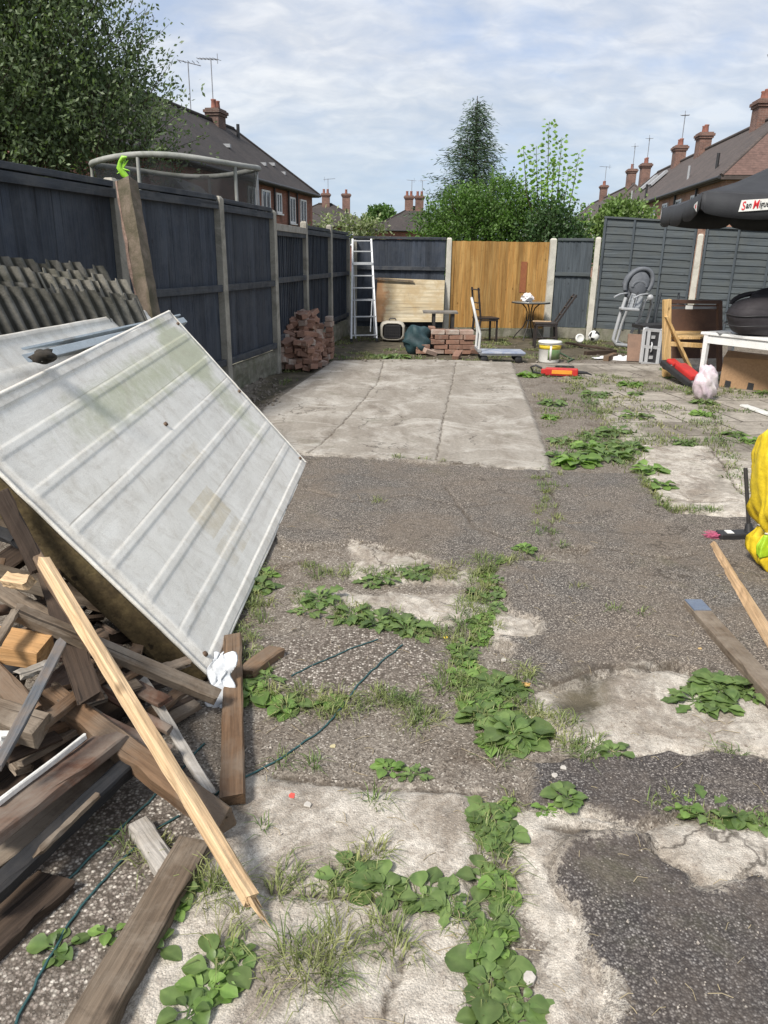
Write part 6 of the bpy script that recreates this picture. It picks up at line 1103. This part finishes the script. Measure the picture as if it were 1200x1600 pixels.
# ================================================================== RIGHT FOREGROUND
yel = plain('yellow plastic sack', (.76, .57, .03), (.66, .47, .02), scale=3, rough=.38, bs=.35, bd=.02, fine=30, spec=.5); c0 = g(1181, 900, 0)
ys_ = thing('rubble_sack', 'bright yellow plastic sack standing at the right edge, gathered round its middle', 'sack', c0); sq = lambda v: math.copysign(abs(v) ** .7, v)
def sackpt(a, f, off=0.0):
    z = f * .80; pr = float(np.interp(f, [0, .03, .10, .20, .29, .34, .42, .6, .8, .92, .98, 1.0], [.40, .62, .78, .80, .62, .78, .92, 1.0, 1.02, .92, .70, .35])); gat = float(np.interp(f, [0, .1, .22, .29, .36, .5, 1], [1.2, 1.0, 1.1, 1.4, 1.1, .35, .3]))
    fold = (.016 * math.sin(a * 9 + 2.5 * math.sin(z * 8)) + .010 * math.sin(a * 21 + z * 17) + .004 * math.sin(a * 43)) * gat + .06 * float(fbm(np.array([math.cos(a) * 1.3 + 5 + z * 1.5]), np.array([math.sin(a) * 1.3 + z * 4]), 4)[0]); r_ = pr + off / .2
    return V((c0.x + .20 + sq(math.cos(a)) * (.24 * r_ + fold) - .035 * f, c0.y + .06 + sq(math.sin(a)) * (.16 * r_ + fold), z + .012 + .03 * math.sin(a * 2 + .6) * f + .012 * math.sin(a * 5) * (1 - f)))
MB().grid([[sackpt(2 * math.pi * i / 96, j / 60) for j in range(61)] for i in range(97)], True).build('sack', yel, ys_); gsk = plain('lime green print', (.36, .55, .03), (.28, .46, .02), rough=.4)
MB().grid([[sackpt(math.pi + .15 + .45 * i / 16, .13 + .15 * j / 12, .004) for j in range(13)] for i in range(17)]).build('green_print', gsk, ys_, solid=.001)
MB().tube([sackpt(2 * math.pi * k / 80, .29, .006) for k in range(80)], .005, 6, close=True).build('stitched_seam', plain('white stitching', (.62, .60, .50), (.4, .38, .3), scale=60, rough=.8), ys_)
br_ = thing('broom', 'broom with a black head and pink bristles lying against the yellow sack', 'broom', g(1150, 845, 0)); bh = g(1121, 838, .035); be = g(1162, 836, .04); pinkm = plain('pink bristles', (.62, .16, .27), (.50, .10, .20), scale=40, rough=.6)
MB().beam(bh, be + V((.05, 0, 0)), .085, .055).build('head', blackp, br_, bevel=.01); mb = MB()
for k in range(60): s0 = bh + V((random.uniform(-.002, .01), random.uniform(-.038, .038), random.uniform(-.02, .02))); mb.tube([s0, s0 + V((-random.uniform(.05, .085), random.uniform(-.012, .012), random.uniform(-.012, .008)))], [.0022, .0012], 4)
mb.build('bristles', pinkm, br_); MB().beam(bh + V((.045, -.002, .03)), bh + V((.085, -.002, .03)), .05, .006).build('sticker', wpl, br_)
hd0 = be + V((.03, 0, .02)); hd1 = at(1168, 786, 4.25); MB().tube([hd0 - V((.0, 0, 0)), lerp(hd0, hd1, .3)], [.03, .018], 10).build('socket', blackp, br_); MB().tube([lerp(hd0, hd1, .15), hd1, hd1 + (hd1 - hd0) * 1.2], .0125, 8).build('handle', dmet, br_)
tb_ = wood('tan batten', (.55, .38, .22), (.42, .27, .15), (.60, .45, .29), grain=18)
plank('batten', 'long narrow tan batten tapering toward the pink broom bristles', g(1250, 1055, .06), g(1117, 846, .05), .055, .05, tb_, .5, taper=.45)
gp = plank('beam', 'grey beam with a blue painted end and pale nicks along its edge at the right', g(1250, 1118, .07), g(1083, 938, .06), .085, .065, grey_, 0)
M_ = Matrix.LocRotScale(gp.location, gp.rotation_euler, None); ln_ = (g(1250, 1118, .07) - g(1083, 938, .06)).length; o = MB().box((ln_ / 2 - .055, 0, .002), (.115, .080, .006)).build('blue_end', plain('blue grey paint', (.10, .13, .19), (.14, .17, .22), scale=9), gp, world=False, label='blue grey painted end')
for k in range(7):
    MB().box((ln_ / 2 - .14 - k * .08 + random.uniform(-.03, .03), -.0435, -.030 + random.uniform(-.015, .01)), (random.uniform(.004, .022), .003, random.uniform(.012, .04))).build('nick', whitew, gp, world=False)

# ================================================================== PLANTS ON THE GROUND
wl1 = leafmat('broad plantain leaf', (.075, .125, .036), (.138, .195, .064), 14, trans=.22, rough=.42, vein=True); wl2 = leafmat('yellowish young leaf', (.11, .19, .045), (.17, .26, .07), 14, trans=.3, rough=.45, vein=True); grm = leafmat('grass blade', (.095, .145, .045), (.23, .235, .10), 5, trans=.25); strawm = plain('dry straw', (.42, .35, .22), (.30, .24, .15), scale=8, rough=.9)
def leaf_arrays(base, ang, length, width, pitch, jag=0.0, nseg=7, stalk=.35, curl=1.0):
    """one broad leaf: stalk, ovate blade folded along the midrib and drooping at the tip"""
    d = np.array([math.cos(ang), math.sin(ang), 0]); s = np.array([-d[1], d[0], 0]); up = np.array([0, 0, 1.]); vs = []; z = 0; x = 0; fs = []; al = pitch; st = length / (nseg + 2); ts = []
    twist = random.uniform(-.35, .35)
    for i in range(nseg + 3):
        t_ = i / (nseg + 2); 
        if t_ < stalk: w = .045 * width
        else: q = (t_ - stalk) / (1 - stalk); w = width * .5 * math.sin(math.pi * min(1, q ** .88 * .97 + .03)) ** .8 * (1 + jag * (1 if i % 2 else -1) * .55)
        c = np.array(base) + d * x + up * z; fold = .28 * w; sv = s * math.cos(twist * t_) + up * math.sin(twist * t_)
        rip = .09 * w * math.sin(i * 2.1 + ang * 3)
        vs += [c - sv * w + up * (fold + rip), c - sv * w * .5 + up * fold * .35, c, c + sv * w * .5 + up * fold * .35, c + sv * w + up * (fold - rip)]
        ts += [.55, .5, .75, .5, .55]
        x += st * math.cos(al); z += st * math.sin(al); al -= curl * (pitch + .5) / (nseg + 2) * (.6 + t_)
    for i in range(nseg + 2):
        for k in range(4): a = i * 5 + k; fs.append((a, a + 1, a + 6, a + 5))
    vs = np.array(vs); vs[:, 2] = np.maximum(vs[:, 2], base[2] + .003 + .002 * random.random()); return vs, np.array(fs), np.array(ts)
def weed(px, py, size, n, label, mat=None, jag=0.0, seed_=None, w=.62, name='broadleaf_weed', pitch=(.15, .9)):
    p = g(px, py); z0 = hz_(p.x, p.y); V_ = []; F_ = []; T_ = []; k0 = 0
    for i in range(n):
        a = i * 2.4 + random.uniform(-.4, .4); ln = size * random.uniform(.6, 1.08) * (.55 + .45 * (i / n) if i < n * .3 else 1); v, f, t_ = leaf_arrays((random.uniform(-.012, .012), random.uniform(-.012, .012), .0), a, ln, ln * w * random.uniform(.8, 1.1), lerp(pitch[1], pitch[0], min(1, i / n * 1.3)) * random.uniform(.7, 1.2), jag)
        V_.append(v); F_.append(f + k0); T_.append(np.clip(t_ + random.uniform(-.3, .3), 0, 1)); k0 += len(v)
    o = np_mesh(name, np.concatenate(V_), np.concatenate(F_), mat or wl1, tone=np.concatenate(T_), smooth=True); o.location = (p.x, p.y, z0); setp(o, label, 'weed', 'broad leaved weeds growing in the cracks'); return o
WD_ = [ # px, py, size, leaves, label, kind (0 green, 1 yellowish, 2 jagged)
 (800, 1150, .15, 20, 'largest broad leaved weed with a dense rosette in the middle of the yard', 0), (755, 1120, .12, 14, 'leafy weed touching the upper left of the largest rosette', 0), (735, 1095, .09, 10, 'small bright weed above left of the largest rosette', 1), (780, 1075, .11, 12, 'broad weed just above the largest rosette', 0), (720, 1060, .08, 9, 'small yellowish weed up the weedy strip from the largest rosette', 1), (815, 1075, .09, 8, 'flat weed beside the curled dry leaf', 0), (770, 1165, .08, 8, 'small low weed under the left side of the largest rosette', 1),
 (765, 1285, .15, 12, 'broad leaved weed with long leaves at the top corner of the bottom concrete slab', 0), (785, 1305, .11, 9, 'weed right of the long leaved one at the slab corner', 0), (790, 1262, .08, 7, 'small upright weed over the slab corner weeds', 1), (760, 1375, .11, 8, 'weed in the joint halfway down the bottom slab', 0), (785, 1385, .10, 8, 'bright weed right of the joint halfway down the bottom slab', 1), (770, 1445, .12, 9, 'weed low in the joint where the cross joint meets it', 0), (775, 1485, .11, 9, 'bright yellowish weed with wide leaves in the lower joint', 1), (765, 1540, .14, 12, 'dark broad leaved weed near the bottom of the joint', 0), (805, 1560, .12, 10, 'weed at the very bottom of the joint beside the white stone', 0), (760, 1600, .10, 8, 'weed cut off by the bottom of the picture in the joint', 0), (800, 1595, .11, 9, 'last weed on the right at the bottom of the joint', 0),
 (545, 1375, .12, 8, 'weed with two broad leaves on the left of the cross joint', 0), (600, 1395, .13, 9, 'broad dark weed in the cross joint of the bottom slab', 0), (665, 1405, .12, 9, 'broad weed at the middle of the cross joint', 0), (705, 1415, .09, 8, 'ragged weed between the cross joint and the long joint', 2), (610, 1200, .08, 10, 'small weed alone on the dirt above the bottom slab', 1), (645, 1210, .07, 10, 'grassy small weed right of the lone small one', 2),
 (570, 1375, .10, 6, 'low leaf cluster between the two left weeds of the cross joint', 0), (885, 1262, .11, 12, 'round weed on the dark tarmac strip at the middle right', 0), (850, 1272, .08, 6, 'small weed left of the round one on the tarmac strip', 1), (960, 1180, .09, 7, 'small star shaped weed on the edge of the pale concrete', 0),
 (1085, 1100, .12, 14, 'jagged weed on the left of the right hand clump', 2), (1125, 1080, .14, 16, 'broad weed in the middle of the right hand clump', 0), (1165, 1085, .12, 13, 'weed at the right end of the right hand clump', 2), (1125, 1110, .09, 8, 'low weed in front of the right hand clump', 0), (1065, 1270, .08, 7, 'small weed at the left of the row by the pale right slab', 1), (1100, 1275, .11, 13, 'weed in the middle of the row by the pale right slab', 2), (1150, 1280, .10, 9, 'weed right of the middle of the row by the pale right slab', 0), (1185, 1285, .12, 9, 'weed at the right edge in the row by the pale right slab', 0),
 (590, 975, .13, 18, 'jagged leaved weed left of the centre by the crack', 2), (635, 985, .14, 18, 'long leaved jagged weed in the middle row', 2), (550, 962, .11, 14, 'jagged weed at the left end of the middle row', 2), (500, 940, .12, 14, 'jagged weed near the white panel edge', 2), (480, 955, .09, 8, 'low weed below the one near the white panel edge', 2), (600, 905, .10, 14, 'green weed on the pale strip behind the cracked tarmac', 2), (650, 900, .10, 14, 'green weed right of the pale strip behind the cracked tarmac', 2), (575, 910, .09, 10, 'small weed at the left of the pale strip', 2), (410, 920, .12, 9, 'weed half under the long edge of the white panel', 0), (415, 900, .08, 8, 'small bright weed just behind the one under the panel edge', 1),
 (760, 905, .09, 8, 'upright weed in the long crack above the middle', 1), (745, 930, .09, 8, 'weed in the long crack beside the bare concrete patch', 0), (790, 880, .09, 10, 'weed at the corner of the right tarmac', 2), (820, 865, .08, 10, 'bright weed at the top of the long crack', 1), (750, 975, .08, 8, 'weed lower down the long crack', 1), (735, 1015, .08, 9, 'small weed where the crack meets the weedy strip', 2),
 (395, 1085, .11, 12, 'weed hugging the right side of the upright brown plank', 1), (445, 1110, .09, 9, 'weed right of the upright brown plank', 1), (455, 1100, .08, 8, 'small weed behind the one right of the upright plank', 0), (520, 1098, .07, 7, 'small flat round weed left of the cord', 1), (415, 1065, .08, 8, 'weed by the short dark timber block', 2),
 (900, 725, .18, 18, 'big leafy weed at the right corner of the clean slab', 1), (945, 715, .18, 18, 'broad weed in the middle of the clump right of the clean slab', 2), (985, 705, .16, 16, 'right hand weed of the clump by the clean slab', 2), (875, 715, .14, 12, 'small weed at the left of the clump by the clean slab', 2), (965, 700, .14, 12, 'weed at the back of the clump by the clean slab', 2), (1015, 740, .12, 10, 'weed in the joint between tarmac and pale flagstone', 1), (1030, 765, .10, 8, 'small weed lower in the joint by the pale flagstone', 1),
 (285, 1400, .11, 7, 'weed in front of the pine beam beside the worn bottom plank', 0), (268, 1430, .10, 6, 'weed with bright leaves along the worn bottom plank', 1), (235, 1490, .13, 5, 'large round leaf weed pressed against the worn bottom plank', 0), (345, 1520, .12, 8, 'broad weed at the bottom left of the slab', 0), (330, 1555, .11, 8, 'weed with yellow green leaves at the bottom left of the slab', 1), (300, 1590, .12, 8, 'weed cut by the bottom edge left of the slab', 0), (370, 1500, .08, 7, 'small weed at the back of the bottom left cluster', 0), (170, 1465, .07, 4, 'single small weed left of the worn bottom plank', 1), (95, 1490, .10, 8, 'dusty weed on the gravel by the teal cords', 0),
 (825, 588, .22, 16, 'tall bright weed on the far right corner of the slab', 1), (700, 545, .14, 10, 'green weed behind the low brick stack', 2), (620, 558, .30, 18, 'broad low patch weed behind the slab below the pet carrier', 2), (590, 556, .22, 14, 'left weed of the patch behind the slab', 2),
]
for i_ in range(26): WD_.append((random.uniform(860, 1195), random.uniform(580, 705), random.uniform(.09, .15), 14, 'small low weed in the joints of the right hand flagstones', random.choice((1, 2, 2))))
for i_ in range(22): f_ = i_ / 21; WD_.append((np.interp(f_, [0, .3, .6, 1], [775, 745, 735, 790]) + random.uniform(-28, 28), 885 + 280 * f_, random.uniform(.05, .085), 9, 'small weed in the overgrown crack running up the middle of the yard', random.choice((0, 1, 2))))
for (px, py, s_, n_, lab, kd) in WD_: weed(px, py, s_ * ((.80 if py > 1250 else .92) if kd < 2 else 1.0) * (1.5 if py < 770 and py > 600 else 1.12 if 850 < py < 1180 else 1), int(n_ * (1.5 if py > 1180 else 1.9)), lab, (wl1, wl2, wl1)[kd], (0, 0, .5)[kd], w=(.62, .6, .34)[kd])
# grass blades, one mass
def blades(pts, hmean, mat, name, spread=.05, wid=.0028, dens=26, kindlab=None, lean=1.35):
    VV = []; FF = []; TT = []; k0 = 0
    for (x, y, sc) in pts:
        n = int(dens * sc) + 3; z0 = hz_(x, y)
        r = RNG.normal(0, spread * (.35 + .35 * sc), (n, 2)); a = np.arctan2(r[:, 1], r[:, 0]) + RNG.normal(0, .8, n); h_ = hmean * RNG.uniform(.4, 1.4, n) * (.6 + .4 * sc); ln = RNG.uniform(.15, 1, n) * lean
        b = np.stack([x + r[:, 0], y + r[:, 1], np.full(n, z0 - .003)], 1); d = np.stack([np.cos(a), np.sin(a), np.zeros(n)], 1); s = np.stack([-np.sin(a), np.cos(a), np.zeros(n)], 1) * wid * (1 + y * .12); up = np.array([0, 0, 1.])
        m = b + d * (h_ * ln * .45)[:, None] + up * (h_ * (.68 - .18 * ln))[:, None]; t_ = b + d * (h_ * ln * 1.25)[:, None] + up * (h_ * np.maximum(.12, 1.0 - .62 * ln))[:, None]
        v = np.stack([b - s, b + s, m + s * .8, m - s * .8, t_ + s * .15, t_ - s * .15], 1).reshape(-1, 3); i = np.arange(n)[:, None] * 6 + k0
        FF.append(np.concatenate([i + np.array([[0, 1, 2, 3]]), i + np.array([[3, 2, 4, 5]])])); VV.append(v); TT.append(np.repeat(RNG.uniform(.1, 1, n), 6)); k0 += n * 6
    o = np_mesh(name, np.concatenate(VV), np.concatenate(FF), mat, tone=np.concatenate(TT)); return o
def scatter_line(pts, step, jit, sc): 
    o = []
    for a, b in zip(pts[:-1], pts[1:]):
        A, B = g(*a), g(*b); n = max(1, int((B - A).length / step))
        for k in range(n): p = lerp(A, B, (k + random.random()) / n); o.append((p.x + random.gauss(0, jit), p.y + random.gauss(0, jit), sc * random.uniform(.4, 1.2)))
    return o
def scatter_poly(pl, n, sc, clump=None):
    P = [g(*p) for p in pl]; x0, x1 = min(p.x for p in P), max(p.x for p in P); y0, y1 = min(p.y for p in P), max(p.y for p in P); o = []; pp = [(p.x, p.y) for p in P]; tries = 0
    while len(o) < n and tries < n * 60:
        tries += 1; x, y = random.uniform(x0, x1), random.uniform(y0, y1)
        if float(sdf(pp, np.array([x]), np.array([y]))[0]) < 0: continue
        if clump and float(vnoise(np.array([x * clump]), np.array([y * clump]))[0]) < .5: continue
        o.append((x, y, sc * random.uniform(.3, 1.2)))
    return o
pts = []
pts += scatter_line([(765, 880), (745, 940), (740, 1000), (720, 1060), (760, 1110), (790, 1180)], .026, .045, .9); pts += scatter_line([(650, 1090), (700, 1070), (780, 1060), (840, 1100), (900, 1150)], .025, .05, .8)
pts += scatter_line([(385, 1085), (450, 1100), (520, 1105), (600, 1090), (660, 1110), (640, 1140)], .02, .03, .9); pts += scatter_line([(780, 1250), (765, 1300), (775, 1350), (770, 1420), (760, 1500), (775, 1600)], .032, .02, .8); pts += scatter_line([(430, 1400), (560, 1405), (640, 1415), (740, 1430)], .035, .015, .6)
pts += scatter_line([(520, 1395), (575, 1350), (585, 1320)], .03, .02, .8); pts += scatter_line([(470, 890), (560, 895), (700, 905), (760, 890), (830, 870)], .03, .05, .8); pts += scatter_line([(470, 930), (540, 955), (640, 985), (720, 980)], .03, .04, .8)
pts += [(*g(x, y)[:2], s) for x, y, s in ((500, 1500, 2.2), (480, 1530, 2.4), (530, 1480, 2.0), (450, 1500, 1.4), (520, 1530, 1.2), (610, 1470, 1.5), (620, 1490, 1.4), (590, 1460, .9), (585, 1340, 1.2), (590, 1255, 1.0), (340, 1380, 1.8), (320, 1400, 1.8), (360, 1400, 1.4), (430, 1400, 1.2), (450, 1370, 1.0), (200, 1320, 1.0), (230, 1350, 1.0), (250, 1330, .8), (1135, 1178, 1.0), (1150, 1180, .8), (960, 960, .6), (1000, 965, .5), (900, 925, .6), (590, 790, .8), (440, 1190, .8), (490, 1195, 1.0), (410, 1300, .4), (380, 1440, .8), (350, 1490, 1.2), (420, 1540, .4))]
pts += scatter_line([(400, 870), (400, 930), (380, 1000), (400, 1060)], .03, .03, .9); pts += scatter_line([(1000, 745), (1020, 775), (1045, 800), (1120, 805)], .03, .02, .7); pts += scatter_line([(860, 1150), (900, 1190), (880, 1130)], .03, .03, .8)
pts += scatter_line([(1030, 1270), (1100, 1275), (1200, 1290)], .03, .02, .7); pts += scatter_line([(600, 720), (640, 722), (700, 730)], .06, .02, .5); pts += scatter_line([(850, 740), (860, 790), (850, 850)], .05, .05, .6)
gl = blades(pts, .05, grm, 'grass', spread=.028, wid=.0015, dens=28); setp(gl, kind='stuff')
far = scatter_poly([(830, 575), (900, 590), (960, 670), (1000, 700), (865, 720)], 160, .9, 2.0) + scatter_poly([(520, 508), (1000, 508), (990, 556), (840, 566), (520, 560), (440, 600), (430, 590)], 1300, 1.1, 2.2) + scatter_poly([(860, 575), (1250, 590), (1250, 700), (1000, 700), (930, 650)], 330, .9, 1.6) + scatter_line([(905, 600), (955, 668), (1005, 745)], .07, .05, 1.0) + scatter_line([(980, 640), (1100, 640), (1250, 650)], .08, .05, 1.0) + scatter_line([(1000, 690), (1120, 692), (1250, 705)], .06, .05, 1.0) + scatter_line([(1060, 590), (1110, 640), (1130, 700), (1160, 770)], .06, .05, 1.0) + scatter_line([(960, 610), (1100, 612)], .08, .06, 1.0) + scatter_poly([(860, 735), (880, 690), (1000, 680), (1010, 735)], 50, 1.) + scatter_line([(540, 560), (700, 562), (800, 566)], .12, .05, .8)
fg_ = blades(far, .05, leafmat('scrubby grass', (.085, .135, .04), (.22, .215, .10), 2, trans=.2), 'grass', spread=.06, wid=.0022, dens=10); setp(fg_, kind='stuff')
# straw, twigs and grit: uncountable litter
mb = MB(); 
for k in range(260):
    px, py = random.uniform(380, 1200), random.choice((random.uniform(760, 1600), random.uniform(850, 1250))); p = g(px, py); a = random.uniform(0, 6.28); l_ = random.uniform(.01, .06) if random.random() < .93 else random.uniform(.08, .16); z = hz_(p.x, p.y) + .003; q = p + V((math.cos(a) * l_, math.sin(a) * l_, 0)); m = lerp(p, q, .5) + V((random.uniform(-.2, .2) * l_, random.uniform(-.2, .2) * l_, 0)); mb.tube([V((p.x, p.y, z)), V((m.x, m.y, z + .004)), V((q.x, q.y, hz_(q.x, q.y) + .003))], .0011, 3, cap=False)
setp(mb.build('straw_litter', strawm), kind='stuff')
def stones(n, region, smin, smax, mat, name):
    mb = MB()
    for k in range(n):
        p = g(random.uniform(*region[0]), random.uniform(*region[1])); s = random.uniform(smin, smax) * (1 if random.random() < .9 else 1.8); z = hz_(p.x, p.y); R = rotm(random.uniform(0, 3), random.uniform(0, 3), random.uniform(0, 3))
        mb.add([V((p.x, p.y, z + s * .25)) + R @ V((x * s * random.uniform(.6, 1), y * s * random.uniform(.6, 1), zz_ * s * random.uniform(.4, .8))) for x, y, zz_ in ((1, 0, 0), (-1, 0, 0), (0, 1, 0), (0, -1, 0), (0, 0, 1), (0, 0, -1))], [(0, 2, 4), (2, 1, 4), (1, 3, 4), (3, 0, 4), (2, 0, 5), (1, 2, 5), (3, 1, 5), (0, 3, 5)])
    return setp(mb.build(name, mat), kind='stuff')
stones(900, ((0, 1200), (1150, 1600)), .0015, .0045, plain('pale grit', (.42, .38, .33), (.25, .22, .19), rough=.9), 'grit'); stones(900, ((380, 1200), (760, 1200)), .002, .006, plain('brown grit', (.26, .22, .18), (.13, .11, .09), rough=.9), 'grit'); stones(260, ((520, 1000), (540, 568)), .008, .03, plain('rubble grit', (.26, .23, .19), (.12, .1, .08), rough=.9), 'rubble'); stones(200, ((375, 440), (560, 640)), .01, .035, MATS['rubble grit'], 'rubble')
def bit(px, py, size, mat, lab, cat, name, flat=.35):
    p = g(px, py); z = hz_(p.x, p.y); mb = MB(); n = 7; rs = [size * random.uniform(.6, 1.1) for _ in range(n)]
    mb.prism([(r * math.cos(2 * math.pi * k / n), r * math.sin(2 * math.pi * k / n)) for k, r in enumerate(rs)], 0, size * flat); o = mb.build(name, mat, bevel=size * .08, jitter=size * .06, world=False); o.location = (p.x, p.y, z + .001); o.rotation_euler = (random.uniform(-.1, .1), random.uniform(-.1, .1), 0); return setp(o, lab, cat)
wst = plain('white grey stone', (.52, .49, .44), (.4, .37, .33), scale=20, rough=.9)
bit(480, 1262, .014, wst, 'small white stone beside the red plastic scrap', 'stone', 'stone'); bit(825, 1532, .021, wst, 'angular pale stone beside the bottom of the weedy joint', 'stone', 'stone', .7); bit(787, 1030, .013, wst, 'white stone at the left end of the right hand tarmac', 'stone', 'stone', .7)
bit(456, 1247, .013, plain('coral red plastic', (.75, .10, .07), (.68, .08, .06), rough=.4), 'small coral red plastic scrap on the bottom slab', 'plastic scrap', 'plastic_scrap', .1); bit(695, 996, .014, plain('yellow dry leaf', (.65, .50, .05), (.6, .4, .05)), 'small yellow dry leaf among the middle weeds', 'leaf', 'dry_leaf', .1); bit(822, 1074, .018, plain('orange dry leaf', (.6, .38, .14), (.5, .3, .1)), 'curled orange dry leaf at the edge of the right hand tarmac', 'leaf', 'dry_leaf', .3)
bit(879, 1213, .013, wst, 'white chip on the dark tarmac strip, upper of two', 'stone', 'stone'); bit(866, 1224, .012, wst, 'white chip on the dark tarmac strip, lower of two', 'stone', 'stone'); bit(1092, 1022, .011, plain('amber scrap', (.5, .35, .16), (.4, .27, .12)), 'amber chip on the right hand tarmac left of the grey beam', 'stone', 'stone', .2); bit(520, 1166, .013, plain('pale dry leaf', (.5, .44, .26), (.42, .36, .2)), 'pale dry leaf in the dirt right of the upright plank', 'leaf', 'dry_leaf', .1); bit(187, 1558, .012, plain('brass washer', (.28, .22, .14), (.2, .16, .1)), 'round dull washer on the gravel at bottom left', 'washer', 'washer', .25); bit(692, 562, .03, wst, 'white pebble at the far edge of the clean slab', 'stone', 'stone', .5)
